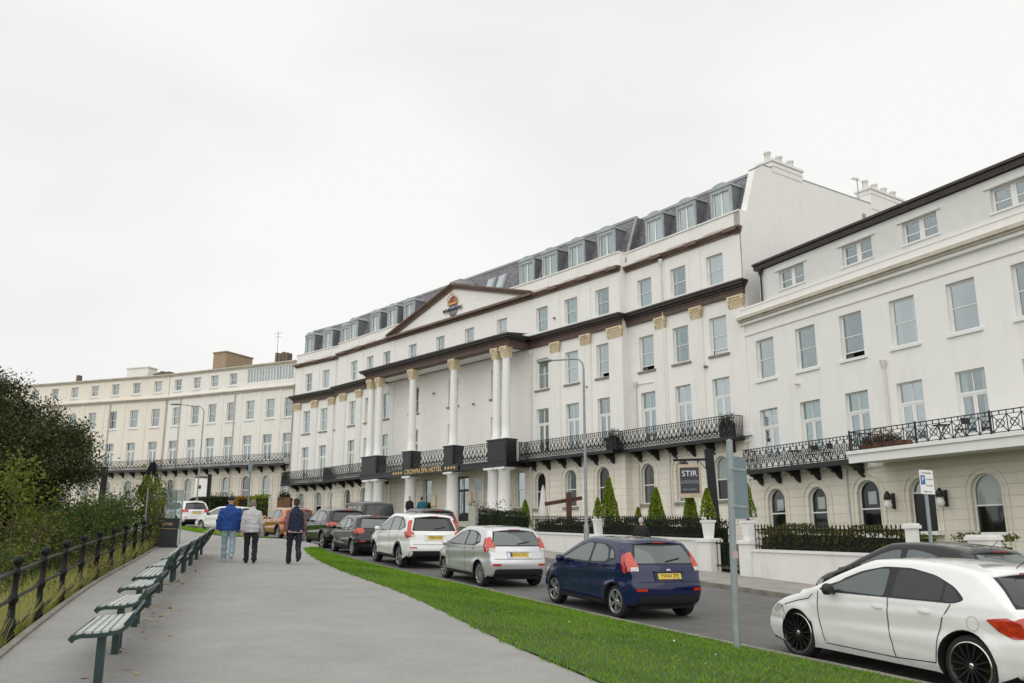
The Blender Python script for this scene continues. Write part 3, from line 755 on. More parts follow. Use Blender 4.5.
# portico
MC = HM['C']
PY = 1.75
col, cap_, ped, beam, deck = MB(), MB(), MB(), MB(), MB()
pairs = [(.75,1.70),(16.25,17.5)]; singles = [6.5, 11.65]
cols = [p for q in pairs for p in q] + singles
shaft = [(.40,8.42),(.40,8.5),(.36,8.55),(.36,8.62),(.30,8.68),(.30,9.5),(.295,11),(.27,13.2),(.255,13.95)]
for s in cols:
    c = MB(); c.lathe(shaft, 20, (s,PY,0)); c.build('portico_column', M_['paint_white'], hotel, MC)
    k = MB(); capital(k, s, .52, 13.95, 14.715, PY-.27, PY+.25); k.build('gilded_capital', M_['gold'], hotel, MC)
lows = [p for q in ((.9,2.0),(16.0,17.2)) for p in q] + singles
for s in lows:
    c = MB(); c.lathe([(.52,1.2),(.52,3.0),(.46,3.1),(.44,4.5),(.40,6.3),(.46,6.36),(.46,6.42)], 20, (s,PY,0)); c.box(s-.5,s+.5,PY-.5,PY+.5,6.42,6.55); c.build('lower_column', M_['paint_white'], hotel, MC)
d = MB(); d.box(.92,17.28,.18,PY-.42,14.72,14.8); d.build('portico_ceiling', M_['hotel'], hotel, MC)
d = MB(); d.box(1.02,17.38,.07,PY-.52,6.9,7.02); d.build('porch_ceiling', M_['hotel'], hotel, MC)
d = MB()
d.box(.2,18.0,PY-.4,PY+.32,14.72,15.0); d.box(.16,18.04,PY-.4,PY+.38,15.0,15.12); d.box(.2,.9,.17,PY-.4,14.72,15.12); d.box(17.3,18.0,.17,PY-.4,14.72,15.12); d.build('frieze', M_['brown'], hotel, MC)
d = MB()
for e, z0, z1 in ((.10,15.12,15.24),(.28,15.24,15.37),(.38,15.37,15.47)): d.box(.16-e,18.04+e,.59,PY+.38+e,z0,z1)
d.quad((-.1,.5,15.7),(18.3,.5,15.7),(18.4,PY+.76,15.475),(-.2,PY+.76,15.475)); d.build('main_cornice', M_['lead'], hotel, MC)
d = MB(); d.box(.25,18.1,PY-.5,PY+.40,6.6,6.98); d.box(.2,18.15,PY-.5,PY+.47,6.9,7.0); d.box(.25,1.0,.06,PY-.5,6.6,6.98); d.box(17.4,18.1,.06,PY-.5,6.6,6.98)
d.build('portico_beam', M_['blackgloss'], hotel, MC)
for a, b in ((.25,2.2),(15.8,18.0),(5.95,7.05),(11.1,12.2)):
    d = MB(); d.box(a, b, PY-.5, PY+.42, 7.02, 8.32); d.box(a-.06, b+.06, PY-.56, PY+.48, 8.32, 8.42); d.box(a+.12, b-.12, PY+.42, PY+.44, 7.25, 8.15)
    d.build('portico_pedestal', M_['blackgloss'], hotel, MC)
for a, b in ((2.2,5.95),(7.05,11.1),(12.2,15.8)): d = MB(); railing_panel(d, a, b, PY+.3, 7.03, 8.25, .4); d.build('portico_railing', M_['iron'], hotel, MC)
for s in (.4, 17.9): d = MB(); railing_side(d, s, .06, PY-.5, 7.03, 8.25); d.build('portico_side_railing', M_['iron'], hotel, MC)
# pediment
d = MB(); x0, x1, zb, za, xm = -.15, 17.75, 18.58, 21.35, 8.85
d.add([(x0+.6,.06,zb),(x1-.6,.06,zb),(xm,.06,za-.35),(x0+.6,-1.8,zb),(x1-.6,-1.8,zb),(xm,-1.8,za-.35)], [(1,0,2),(3,4,5)]); d.build('tympanum', M_['hotel'], hotel, MC)
d = MB()
for (a, b) in (((x0,zb),(xm,za)),((x1,zb),(xm,za))):
    for y1_, off, th in ((.22,-.30,.16),(.34,-.17,.12),(.46,-.06,.11)):
        d.bar((a[0],y1_/2-.45,a[1]+off+.22),(b[0],y1_/2-.45,b[1]+off), y1_+.9, th, 0, (0,0,1))
d.box(x0-.1,x1+.1,.41,.46,18.44,18.6); d.build('raking_cornice', M_['brownlight'], hotel, MC)
d = MB()
d.quad((x0,.2,zb+.2),(x0,-2.5,zb+.2),(xm,-2.5,za+.08),(xm,.1,za+.08)); d.quad((x1,.2,zb+.2),(xm,.1,za+.08),(xm,-2.5,za+.08),(x1,-2.5,zb+.2)); d.box(xm-.7,xm+.7,-1.6,.0,za-.1,za+.3); d.build('pediment_roof', M_['leadgrey'], hotel, MC)
# crown emblem in the pediment
M_['crownred'] = pm('crown_red', (.28,.035,.015), .4, .3, 8); M_['ribbon'] = pm('ribbon_blue_black', (.03,.04,.06), .4, .3, 8); M_['crowngold'] = pm('crown_gold', (.65,.38,.12), .4, .3, 10); M_['silver'] = pm('emblem_grey', (.35,.37,.40), .5, .2, 8)
ec = 8.9
d = MB(); d.lathe([(0,.0),(.42,.02),(.52,.16),(.46,.32),(.25,.46),(.0,.52)], 16, (ec,.18,19.85)); d.v = [(x, .07+max(0,(y-.07))*.35, z) for x, y, z in d.v]; e1 = d.build('crown_cap', M_['crownred'], hotel, MC)
d = MB()
d.box(ec-.56,ec+.56,.07,.24,19.66,19.86)
for k in range(5): d.lathe([(.0,.0),(.075,.04),(.095,.14),(.0,.26)], 8, (ec-.5+k*.25,.2,19.85))
for k in (-1,1): d.tube([(ec+k*.55,.2,19.9),(ec+k*.5,.26,20.2),(ec+k*.28,.28,20.4),(ec,.28,20.44)], .035, 6)
d.lathe([(0,0),(.09,.07),(.0,.16)], 8, (ec,.26,20.42)); d.bar((ec,.26,20.55),(ec,.26,20.78),.04,.05); d.bar((ec-.09,.26,20.68),(ec+.09,.26,20.68),.04,.05)
d.build('crown', M_['crowngold'], hotel, MC)
d = MB(); d.lathe([(0,-.03),(.52,-.03),(.52,.03),(0,.03)], 20, (ec,.10,19.25), 0, 'y'); d.box(ec-.5,ec+.5,.07,.12,19.3,19.64); d.build('emblem_shield', M_['silver'], hotel, MC)
d = MB()
for k in (-1, 1):
    pts = [(ec+k*.1,.2,19.25),(ec+k*.45,.2,19.38),(ec+k*.62,.2,19.2),(ec+k*.8,.2,19.42),(ec+k*1.0,.2,19.18),(ec+k*1.15,.2,19.4)]
    for a, b in zip(pts, pts[1:]): d.bar(a, b, .05, .12)
d.bar((ec-.5,.2,19.3),(ec+.5,.2,19.3),.05,.14); d.build('emblem_ribbon', M_['ribbon'], hotel, MC)
# skylights behind the pediment slope
for s in (4.6, 5.9):
    d = MB(); d.obox((s,-1.12,20.75),(.42,0,0),(0,-.25,.64),(0,.06,.024)); d.build('skylight', M_['zinc'], hotel, MC)
    d = MB(); d.obox((s,-1.06,20.78),(.33,0,0),(0,-.21,.54),(0,.06,.024)); d.build('skylight_glass', pm('skylight_glazing',(.45,.5,.52),.05,.05), hotel, MC)
# framed menu boards and lanterns by the entrance are parts fixed to the wall
for s, w_, z0, z1 in ((11.0,.62,4.35,5.2),(7.05-.35,.55,4.35,5.2)):
    d = MB(); d.box(s-w_/2,s+w_/2,.03,.10,z0,z1); d.build('menu_board', M_['goldtext'], hotel, MC)
    d = MB(); d.box(s-w_/2+.07,s+w_/2-.07,.10,.11,z0+.08,z1-.08); d.build('menu_sheet', M_['paint_white'], hotel, MC)
# sign board on the portico beam
SM = MC @ Matrix.Translation((9.45, PY+.40, 6.70))
sg = MB(); sg.box(-4.2,4.2,.003,.09,-.14,.36); sign = sg.build('hotel_sign', M_['blackgloss'], None, SM)
tag(sign, 'long black name board with gilt capitals fixed across the portico beam', 'sign')
FLIP = Matrix.Rotation(PI, 4, 'Z') @ Matrix.Rotation(R(90), 4, 'X')
inst('gilt_letters', text_mesh('CROWN SPA HOTEL', .50, 'gilt_letters', M_['goldtext'], .03), sign, SM @ Matrix.Translation((0,.10,.12)) @ FLIP)
star = MB()
for k in (-1, 1):
    for i in range(4):
        cx = k*(2.75+i*.34); pts = []
        for j in range(10):
            r = .15 if j % 2 == 0 else .062; t = PI/2 + PI*j/5; pts.append((cx+r*math.cos(t), .12+r*math.sin(t)))
        star.prism(pts, .092, .115)
star.build('gilt_stars', M_['goldtext'], sign, SM)

# ------------------------------------------------------------------ right-hand terrace
RM = fmat((12.19,46.0), -25.8); RL = -24.0
terrace = root('terrace_building', 'plain white terraced building with dark eaves, two-tier sash windows and white porch balcony', 'building', T(18, 34, 1))
wb, gb, at, tr = MB(), MB(), MB(), MB()
rs = [-1.98-2.86*i for i in range(8)]
gops = [(-2.10,1.2,2.0,4.28,True),(-4.84,1.14,2.0,4.2,True),(-7.85,1.24,2.0,4.34,True),(-10.62,1.24,2.1,4.26,True),(-13.5,1.30,1.98,4.24,True),(-16.6,1.1,1.98,4.16,True),(-19.5,1.1,1.98,4.16,True)]
wall_row(gb, RL, -.02, -1.2, 5.0, gops, .25)
for (s, w_, zb, zt, ar) in gops: archivolt(gb, s, zb, zt, w_, .84, .93, 1.0, proud=.06); archivolt(gb, s, zb, zt, w_, w_/2, w_/2+.07, zb, proud=.03)
for z in (4.86,): gb.box(RL, -.02, .002, .05, z, z+.1)
wall_row(wb, RL, -.02, 5.0, 8.9, [(s+.03, 1.32, 5.35, 8.3, False) for s in rs])
wall_row(wb, RL, -.02, 8.9, 13.2, [(s, 1.32, 9.85, 11.95, False) for s in rs])
wb.box(RL, -.4, .003, .06, 12.36, 12.46); wb.box(RL, -.4, .003, .2, 12.95, 13.1)
wb.box(RL, -.4, -.3, .10, 13.36, 13.8); wb.box(RL, -.4, -.32, .13, 13.8, 13.9)
tr.box(RL, -.4, .003, .30, 13.1, 13.2); tr.box(RL, -.36, .003, .42, 13.2, 13.36)
attic_ops = [(-4.2,1.75,14.22,15.2,False),(-8.42,1.75,14.22,15.2,False),(-11.85,1.75,14.22,15.2,False),(-16.05,1.75,14.22,15.2,False),(-19.8,1.75,14.22,15.2,False)]
wall_row(at, RL, -1.9, 13.6, 15.62, attic_ops, .16, -.02)
at.quad((-1.9,-.02,13.6),(-1.9,-9,13.6),(-1.9,-9,15.6),(-1.9,-.02,15.6))
for o in attic_ops: at.box(o[0]-1.1, o[0]+1.1, -.018, .05, 15.22, 15.29)
gb.build('ground_floor_wall', M_['white_ground'], terrace, RM); wb.build('wall', M_['white'], terrace, RM); at.build('attic_wall', M_['attic'], terrace, RM); tr.build('cornice', M_['trim_stone'], terrace, RM)
d = MB(); d.box(RL, -1.7, -.4, .16, 15.66, 15.74); d.box(RL, -1.7, .08, .18, 15.74, 15.98); d.box(RL, -1.7, -.4, .12, 15.4, 15.6) if False else None
d.box(RL, -1.7, .18, .29, 15.89, 16.0); d.quad((RL,.24,16.0),(-1.7,.24,16.0),(-1.7,-6,18.6),(RL,-6,18.6)); d.quad((RL,-12,16.0),(-1.7,-12,16.0),(-1.7,-6,18.6),(RL,-6,18.6))
d.add([(-1.7,.24,16.0),(-1.7,-6,18.6),(-1.7,-12,16.0)], [(0,1,2)]); d.box(RL, -1.7, .1, .16, 15.3, 15.55) if False else None
d.build('eaves_roof', M_['lead'], terrace, RM)
d = MB(); d.quad((RL,-12,-1.2),(-.02,-12,-1.2),(-.02,-12,16),(RL,-12,16)); d.quad((-.02,0,-1.2),(-.02,-3,-1.2),(-.02,-3,13.4),(-.02,0,13.4)); d.quad((RL,0,-1.2),(RL,-12,-1.2),(RL,-12,16),(RL,0,16)); d.build('side_wall', M_['white'], terrace, RM)
for i, (s, w_, zb, zt, ar) in enumerate(gops):
    if i == 3: add_window(terrace, RM, s, zb, 'arch_door', w_, zt-zb, 0)
    else: add_window(terrace, RM, s, zb, 'arch', w_, zt-zb, (0,0,0,0,3,2,2)[i])
for i, s in enumerate(rs):
    add_window(terrace, RM, s+.03, 5.35, 'french', 1.32, 2.95, (2,1,1,1,2,1,1,1)[i]); add_window(terrace, RM, s, 9.85, 'sash_open' if i == 2 else 'sash', 1.32, 2.1, (4,4,4,2,4,4,2,1)[i])
for o in attic_ops:
    add_window(terrace, RM @ Matrix.Translation((0,-.02,0)), o[0], o[2], 'pair', o[1], o[3]-o[2], 0)
# notices in the ground-floor windows
for s, zc in ((-2.1,3.5),(-4.84,3.5),(-7.85,3.6)):
    d = MB(); d.box(s-.22, s+.22, -.24, -.232, zc-.3, zc+.25); d.build('window_notice', M_['paint_white'], terrace, RM)
d = MB(); d.box(-8.0,-.9,.06,.92,5.06,5.16); d.box(-8.05,-.85,.82,.98,5.0,5.22)
for i in range(6): bracket(d, -1.2-i*1.3, 5.06, .8)
d.build('balcony', M_['iron'], terrace, RM)
d = MB(); railing_panel(d, -8.0, -.9, .9, 5.22, 6.26, .42, 0, 1); railing_side(d, -.9, .06, .9, 5.22, 6.26); d.build('balcony_railing', M_['iron'], terrace, RM)
d = MB(); d.box(-21.5,-8.75,.06,1.85,5.1,5.3); d.box(-21.5,-8.70,1.7,1.9,4.92,5.36); d.box(-21.5,-8.66,1.78,1.98,5.28,5.42); d.box(-21.5,-8.8,.3,1.7,4.98,5.1)
for s in (-9.2,-20.9): d.box(s-.14,s+.14,1.55,1.83,.2,4.98) if s < -20 else None
d.build('porch_balcony', M_['paint_white'], terrace, RM)
d = MB(); railing_panel(d, -21.5, -8.75, 1.8, 5.42, 6.26, .55, 0, 1); railing_side(d, -8.75, .06, 1.8, 5.42, 6.26)
for s in (-8.75,-12.1,-15.3,-18.5): d.box(s-.03,s+.03,1.77,1.83,5.42,6.3)
d.build('porch_railing', M_['iron'], terrace, RM)
for s, za, zb in ((-9.4,5.5,9.3),(-2.15,13.9,15.5),(-6.75,1,4.9)):
    d = MB(); d.tube([(s,.1,za),(s,.1,zb)], .05, 8); d.lathe([(.05,-.25),(.12,0),(.14,.12)], 8, (s,.12,zb)); d.build('rainwater_pipe', M_['pipe'] if za < 13 else M_['iron'], terrace, RM)
for s in (-9.2,-11.95+.2):
    d = MB(); d.box(s-.07,s+.07,.02,.09,3.05,3.7); d.tube([(s,.09,3.3),(s,.3,3.25),(s,.42,3.42),(s,.36,3.6)], .025, 6); d.box(s-.12,s+.12,.26,.5,3.42,3.5); d.lathe([(.14,3.5),(.16,3.58),(.06,3.74),(.0,3.8)], 8, (s,.38,0)); l = d.build('wall_lantern', M_['iron'], terrace, RM)
    d = MB(); d.lathe([(.02,3.02),(.12,3.07),(.16,3.2),(.13,3.34),(.06,3.42)], 12, (s,.38,0)); d.build('lantern_globe', M_['paint_white'], l, RM)
for s, zb in ((-4.2,8.95),):
    d = MB(); d.lathe([(.0,0),(.1,.02),(.1,.12),(0,.14)], 10, (s,.15,9.15)); d.bar((s,.0,9.2),(s,.15,9.2),.04,.04); d.build('security_light', M_['pipe'], terrace, RM)

# ------------------------------------------------------------------ far left terraces
def far_terrace(name, label, M, s0, s1, S1, S2, S3, SA, mats, attic_glass=None, chim=()):
    b = root(name, label, 'building', M @ Matrix.Translation(((s0+s1)/2, -3, 4)))
    wm, gm = mats
    wb, gb, tr = MB(), MB(), MB()
    wall_row(gb, s0, s1, 1.5, 9.0, [(s,1.08,5.6,8.2,True) for s in SA], .25)
    for s in SA: archivolt(gb, s, 5.6, 8.2, 1.08, .80, .9, 4.2, proud=.06)
    wall_row(wb, s0, s1, 9.0, 13.1, [(s,1.15,9.35,12.25,False) for s in S1])
    wall_row(wb, s0, s1, 13.1, 17.0, [(s,1.1,13.85,15.8,False) for s in S2])
    wall_row(wb, s0, s1, 17.0, 19.25, [(s,1.0,17.6,18.8,False) for s in S3] + ([(3.3,6.0,17.65,19.1,False)] if attic_glass else []))
    for i in range(int((s1-s0)/7.6)+1):
        x = s0+.1+i*7.6
        if x < s1: d = MB(); d.tube([(x,.08,5),(x,.08,17)], .06, 6); d.build('rainwater_pipe', M_['trim_stone'], b, M)
    for s in S3: wb.box(s-.62,s+.62,.002,.04,18.82,18.95); wb.box(s-.6,s+.6,.002,.07,17.48,17.58)
    for i in range(len(S2)-1):
        x = (S2[i]+S2[i+1])/2; wb.box(x-.22,x+.22,.002,.05,9.2,16.7)
    wb.box(s0,s1,.002,.22,16.95,17.08)
    tr.box(s0,s1,.002,.16,16.7,16.85); tr.box(s0,s1,.002,.30,16.85,16.95)
    tr.box(s0,s1,-.3,.14,19.25,19.38); tr.box(s0,s1,-.5,.24,19.38,19.5)
    wb.quad((s0,0,1.5),(s0,-10,1.5),(s0,-10,19.3),(s0,0,19.3)); wb.quad((s1,0,1.5),(s1,-10,1.5),(s1,-10,19.3),(s1,0,19.3)); wb.quad((s0,-10,1.5),(s1,-10,1.5),(s1,-10,19.3),(s0,-10,19.3))
    gb.build('ground_floor_wall', gm, b, M); wb.build('wall', wm, b, M); tr.build('cornice', M_['trim_stone'], b, M)
    d = MB(); d.quad((s0,-.4,19.5),(s1,-.4,19.5),(s1,-10,20.2),(s0,-10,20.2)); d.build('flat_roof', M_['lead'], b, M)
    for s in SA: add_window(b, M, s, 5.6, 'arch', 1.08, 2.6, random.choice((1,2,1,4)))
    for s in S1: add_window(b, M, s, 9.35, 'french', 1.15, 2.9)
    for s in S2: add_window(b, M, s, 13.85, 'sash', 1.1, 1.95)
    for s in S3: add_window(b, M, s, 17.6, 'sash', 1.0, 1.2, random.choice((1,1,2,4)))
    if attic_glass:
        for i in range(8):
            t = win_template('casement', .74, 1.45, random.choice((1,1,2))); Mw = M @ Matrix.Translation((.68+i*.75, .1, 17.65))
            o = inst('sunroom_window', t['frame'], b, Mw); inst('glass', t['glass'], o, Mw); inst('room_lining', t['room'], o, Mw)
            if t['curtain']: inst('curtain', t['curtain'], o, Mw)
    d = MB(); d.box(s0+.1,s1-.02,.06,.95,9.06,9.18); d.box(s0+.1,s1-.02,.85,1.0,9.0,9.24)
    n = int((s1-s0)/1.4)
    for i in range(n): bracket(d, s0+.7+(s1-s0-1.4)*i/max(1,n-1), 9.06, .8)
    d.build('balcony', M_['iron'], b, M)
    d = MB(); railing_panel(d, s0+.1, s1-.02, .93, 9.24, 10.2, .5)
    railing_side(d, s0+.1, .06, .93, 9.24, 10.2)
    d.build('balcony_railing', M_['iron'], b, M)
    return b
FAR[0] = True
LM1 = fmat((-21.5,85.8), -64)
FAR[0] = True
e1 = (-21.5-17.25*.8988, 85.8+17.25*.4384)
LM2 = fmat(e1, -70.5)
L1 = far_terrace('far_terrace', 'pale cream terrace with glazed attic room and brick chimney beyond the hotel', LM1, 0, 17.2,
    [.65,3.2,5.8,8.3,10.8,13.4,16.05], [.7,3.05,5.67,8.23,10.8,13.2,15.87], [8.2,10.76,13.25,15.95], [.6,3.0,5.6,8.25,10.9,13.4,15.9], (M_['cream1'], M_['cream_ground']), True)
L2 = far_terrace('far_terrace', 'warm cream terrace half hidden behind the dark tree', LM2, .03, 30,
    [1.55+2.9*i for i in range(10)], [1.5+2.9*i for i in range(10)], [1.5+2.9*i for i in range(10)], [1.45+2.9*i for i in range(10)], (M_['cream2'], M_['cream_ground']))
d = MB(); d.box(10.3,12.1,-4.9,-.9,19.4,21.5); d.box(10.22,12.18,-5.0,-.82,21.5,21.62); c = d.build('brick_chimney', M_['brick'], L1, LM1)
d = MB()
for k in range(4): d.box(2.3+k*.42,2.62+k*.42,-2.0,-1.2,19.4,20.75+.1*(k%2))
d.build('chimney_stack', M_['brickdark'], L1, LM1)
d = MB(); d.tube([(3.9,-1.5,19.5),(3.9,-1.5,23.2)], .03, 5); d.bar((3.4,-1.5,23.0),(4.4,-1.5,23.0),.03,.03); d.bar((3.5,-1.5,22.6),(4.3,-1.5,22.6),.03,.03); d.build('television_aerial', M_['leadgrey'], L1, LM1)
d = MB(); d.box(4.0,6.9,-2.4,-1.0,19.4,20.72); d.box(3.9,7.0,-2.5,-.9,20.72,20.84); d.build('rendered_chimney', M_['cream1'], L2, LM2)
d = MB(); 
for k in range(5): d.box(2.9-k*.45,3.3-k*.45,-1.9,-1.1,19.3,20.0+.2*((k*7)%3)/2)
d.build('chimney_stub', M_['brickdark'], L2, LM2)
d = MB(); d.box(14.3,14.7,-2,-1.5,19.4,20.6); d.build('chimney_stub', M_['brickdark'], L2, LM2)
# ------------------------------------------------------------------ cars: a rounded shell over a drawn side profile, with real wheel arches
def carpaint(name, col, metal=.0, rough=.28, dirt_shade=.35):
    N = NT(name); b = N.b; b.inputs['Base Color'].default_value = rgba(col); b.inputs['Metallic'].default_value = metal
    b.inputs['Roughness'].default_value = rough; b.inputs['Coat Weight'].default_value = 1.0; b.inputs['Coat Roughness'].default_value = .02; b.inputs['Specular IOR Level'].default_value = .15 if max(col) < .1 else .5
    tc = N.n('ShaderNodeTexCoord'); nb = N.n('ShaderNodeTexNoise', Scale=6.0, Detail=5.0); N.l(tc.outputs['Object'], nb.inputs['Vector'])
    mr = N.n('ShaderNodeMapRange'); mr.inputs[3].default_value = rough-.08; mr.inputs[4].default_value = rough+.16; N.l(nb.outputs[0], mr.inputs[0]); N.l(mr.outputs[0], b.inputs['Roughness'])
    sp = N.n('ShaderNodeSeparateXYZ'); N.l(tc.outputs['Object'], sp.inputs[0])
    dm = N.n('ShaderNodeMapRange'); dm.inputs[1].default_value = .62; dm.inputs[2].default_value = .22; dm.inputs[4].default_value = dirt_shade; N.l(sp.outputs[2], dm.inputs[0])
    ml = N.n('ShaderNodeMath', operation='MULTIPLY'); N.l(dm.outputs[0], ml.inputs[0]); N.l(nb.outputs[0], ml.inputs[1])
    mx = N.n('ShaderNodeMix', data_type='RGBA'); mx.inputs[6].default_value = rgba(col); mx.inputs[7].default_value = (.16,.14,.115,1); N.l(ml.outputs[0], mx.inputs[0]); N.l(mx.outputs[2], b.inputs['Base Color'])
    return N.mat
M_['tyre'] = pm('tyre_rubber', (.018,.018,.018), .8, .3, 8, .2, 60)
M_['alloy'] = pm('silver_alloy', (.45,.46,.47), .28, .1, 6, metal=.7)
M_['alloyblack'] = pm('black_alloy', (.014,.014,.016), .3, .2, 6)
M_['chrome'] = pm('chrome', (.7,.7,.7), .15, .05, 5, metal=1)
M_['blackplastic'] = pm('black_plastic', (.018,.018,.02), .55, .2, 6)
M_['carglass'] = pm('car_glass', (.085,.11,.108), .03, .3, .9, spec=.9, coat=.6)
M_['carglass_dark'] = pm('tinted_car_glass', (.02,.022,.025), .04, .3, .9, spec=.8)
M_['lamp_red'] = pm('tail_lamp_red', (.42,.018,.010), .12, .35, 14, coat=1, col2=(.60,.055,.02))
M_['lamp_clear'] = pm('lamp_clear', (.62,.60,.58), .1, .3, 20, coat=1)
M_['plate_yellow'] = pm('yellow_plate', (.72,.52,.07), .4, .05, 5)
M_['plate_blue'] = pm('blue_plate_band', (.02,.06,.30), .4, .05, 5)
M_['seam'] = pm('door_seam', (.012,.012,.013), .7, .1, 5)
M_['flapline'] = pm('flap_outline', (.30,.30,.30), .6, .1, 5)
M_['under'] = pm('underbody', (.008,.008,.008), .9, .2, 5)

def cr_spline(pts, n=7):
    "Catmull-Rom through (x,z,tag); tag starting with ! breaks the curve. returns dense points, {tag: arc length}"
    segs = [[]]
    for p in pts:
        segs[-1].append(p)
        if len(p) > 2 and p[2].startswith('!') and len(segs[-1]) > 1: segs.append([p])
    out = []; idx = {}
    for sg in segs:
        if len(sg) < 2: continue
        P = [np.array(p[:2], float) for p in sg]
        for i in range(len(P)-1):
            p0 = P[i-1] if i else 2*P[0]-P[1]; p1, p2 = P[i], P[i+1]; p3 = P[i+2] if i+2 < len(P) else 2*P[-1]-P[-2]
            k = max(3, int(np.linalg.norm(p2-p1)/.055))
            if len(sg[i]) > 2 and sg[i][2]: idx[sg[i][2].strip('!')] = len(out)
            for j in range(k):
                t = j/k
                out.append(.5*((2*p1)+(-p0+p2)*t+(2*p0-5*p1+4*p2-p3)*t*t+(-p0+3*p1-3*p2+p3)*t**3))
    out.append(np.array(pts[-1][:2], float))
    return np.array(out), idx

class CarShape:
    def __init__(s, sp):
        s.sp = sp; s.L = sp['L']; s.W0 = sp['W']/2
        s.top, idx = cr_spline(sp['top'])
        d = np.r_[0, np.cumsum(np.linalg.norm(np.diff(s.top, axis=0), axis=1))]
        s.arc = d; s.at = {k: d[i] for k, i in idx.items()}
        ra = sp['ra']; zs = sp['sill']; bot = []
        za = sp['rw']
        def arch(xc):
            x0 = math.sqrt(max(.0, ra*ra-(za-zs)**2))
            a0 = math.atan2(zs-za, x0); 
            return [(xc+ra*math.cos(a), za+ra*math.sin(a)) for a in np.linspace(a0, PI-a0, 22)]
        f_end, r_end = s.top[-1], s.top[0]
        A1, A2 = arch(sp['xf']), arch(sp['xr'])
        def line(a, b, n):
            return [tuple(np.array(a)+(np.array(b)-np.array(a))*t) for t in np.linspace(0, 1, n+1)[1:-1]]
        bot += line(f_end, A1[0], 4) + A1 + line(A1[-1], A2[0], 20) + A2 + line(A2[-1], r_end, 4)
        s.out = np.vstack([s.top, np.array(bot)]); s.nt = len(s.top)
        N = len(s.out)
        tn = np.roll(s.out, -1, 0) - np.roll(s.out, 1, 0)
        tn /= np.linalg.norm(tn, axis=1)[:, None]
        s.nin = np.stack([tn[:,1], -tn[:,0]], 1)
        r = np.where(np.arange(N) < s.nt, sp.get('r', .075), .018)
        for _ in range(4): r = (np.roll(r,1)+r+np.roll(r,-1))/3
        s.r = r
    def W(s, x, z):
        sp = s.sp; L = s.L
        w = s.W0
        zb = s.belt(x)
        if x > L-1.1: w -= sp.get('pf', .16)*((x-(L-1.1))/1.1)**2.4
        if x < .8: w -= sp.get('pr', .10)*((.8-x)/.8)**2.2
        if z > zb: w -= sp.get('tumble', .19)*min(1.3, (z-zb)/max(.1, sp['H']-zb))**1.15
        if z < .5: w -= .06*((.5-z)/.3)**2
        w -= .016*math.exp(-((z-(zb-.27-.035*x))/.055)**2) + .012*math.exp(-((z-(.40+.03*x))/.05)**2)
        w += .014*math.exp(-((z-(zb-.12-.02*x))/.04)**2)
        # flared wheel arches
        for xc in (sp['xf'], sp['xr']):
            d = math.hypot(x-xc, z-sp['rw'])
            w += .022*math.exp(-((d-sp['ra'])/.10)**2)
        return w
    def belt(s, x):
        b = s.sp['belt']; return b[0]+(b[1]-b[0])*x/s.L
    def D(s, x, y, z):
        L = s.L; q = (abs(y)/s.W0)**2
        if x < .9: x += s.sp.get('bowr', .10)*q*(1-x/.9)
        if x > L-1.2: x -= s.sp.get('bowf', .30)*q*((x-(L-1.2))/1.2)
        zb = s.belt(x)
        if z > zb: z -= .045*q*min(1, (z-zb)/.35)
        elif z > .55 and x > s.at_x('sb'): z -= .05*q
        return (x, y, z)
    def at_x(s, k): return float(np.interp(s.at[k], s.arc, s.top[:,0]))
    def topi(s, a):
        x = np.interp(a, s.arc, s.top[:,0]); z = np.interp(a, s.arc, s.top[:,1])
        n = np.array([np.interp(a, s.arc, s.nin[:s.nt,0]), np.interp(a, s.arc, s.nin[:s.nt,1])]); n /= np.linalg.norm(n)
        return x, z, n, float(np.interp(a, s.arc, s.r[:s.nt]))
    def top_pt(s, a, f, off=0.0):
        "a: arc length along the profile, f in -1..1 across to the end of the rounded edge"
        x, z, n, r = s.topi(a)
        w = s.W(x, z)-r; S = w + r*PI/2; l = abs(f)*S; sg = 1 if f >= 0 else -1
        if l <= w: e = 0; y = l; ox, oy, oz = -n[0], 0, -n[1]
        else:
            ph = (l-w)/r; e = r*(1-math.cos(ph)); y = s.W(x+n[0]*e, z+n[1]*e)-r+r*math.sin(ph)
            ox, oy, oz = -n[0]*math.cos(ph), math.sin(ph), -n[1]*math.cos(ph)
        X, Y, Z = s.D(x+n[0]*e, y, z+n[1]*e)
        return (X+ox*off, sg*(Y+oy*off), Z+oz*off)
    def side_pt(s, x, z, sg, off=0.0):
        X, Y, Z = s.D(x, s.W(x, z), z); return (X, sg*(Y+off), Z)
    def body(s):
        mb = MB(); N = len(s.out); K = 4; Mx = 8
        rows = []
        for i in range(N):
            x, z = s.out[i]; n = s.nin[i]; r = s.r[i]; row = []
            half = []
            for k in range(K, -1, -1):
                ph = PI/2*k/K; e = r*(1-math.cos(ph)); xx, zz = x+n[0]*e, z+n[1]*e
                half.append(s.D(xx, s.W(xx, zz)-r+r*math.sin(ph), zz))
            w = s.W(x, z)-r
            row = [(a, -b, c) for a, b, c in half] + [s.D(x, w*t, z) for t in np.linspace(-1, 1, Mx+1)[1:-1]] + half[::-1]
            rows.append(row)
        R_ = len(rows[0]); vs = [p for row in rows for p in row]
        for i in range(N):
            pass
        fs_t = [(i*R_+j, i*R_+j+1, ((i+1)%N)*R_+j+1, ((i+1)%N)*R_+j) for i in range(s.nt-1) for j in range(R_-1)]
        fs_b = [(i*R_+j, i*R_+j+1, ((i+1)%N)*R_+j+1, ((i+1)%N)*R_+j) for i in range(s.nt-1, N) for j in range(R_-1)]
        base = len(mb.v)
        mb.v += vs
        for f in fs_t: mb.f.append(f); mb.m.append(0); mb.sm.append(True)
        for f in fs_b: mb.f.append(f); mb.m.append(1); mb.sm.append(True)
        ring = [tuple(s.out[i]+s.nin[i]*s.r[i]) for i in range(N)]
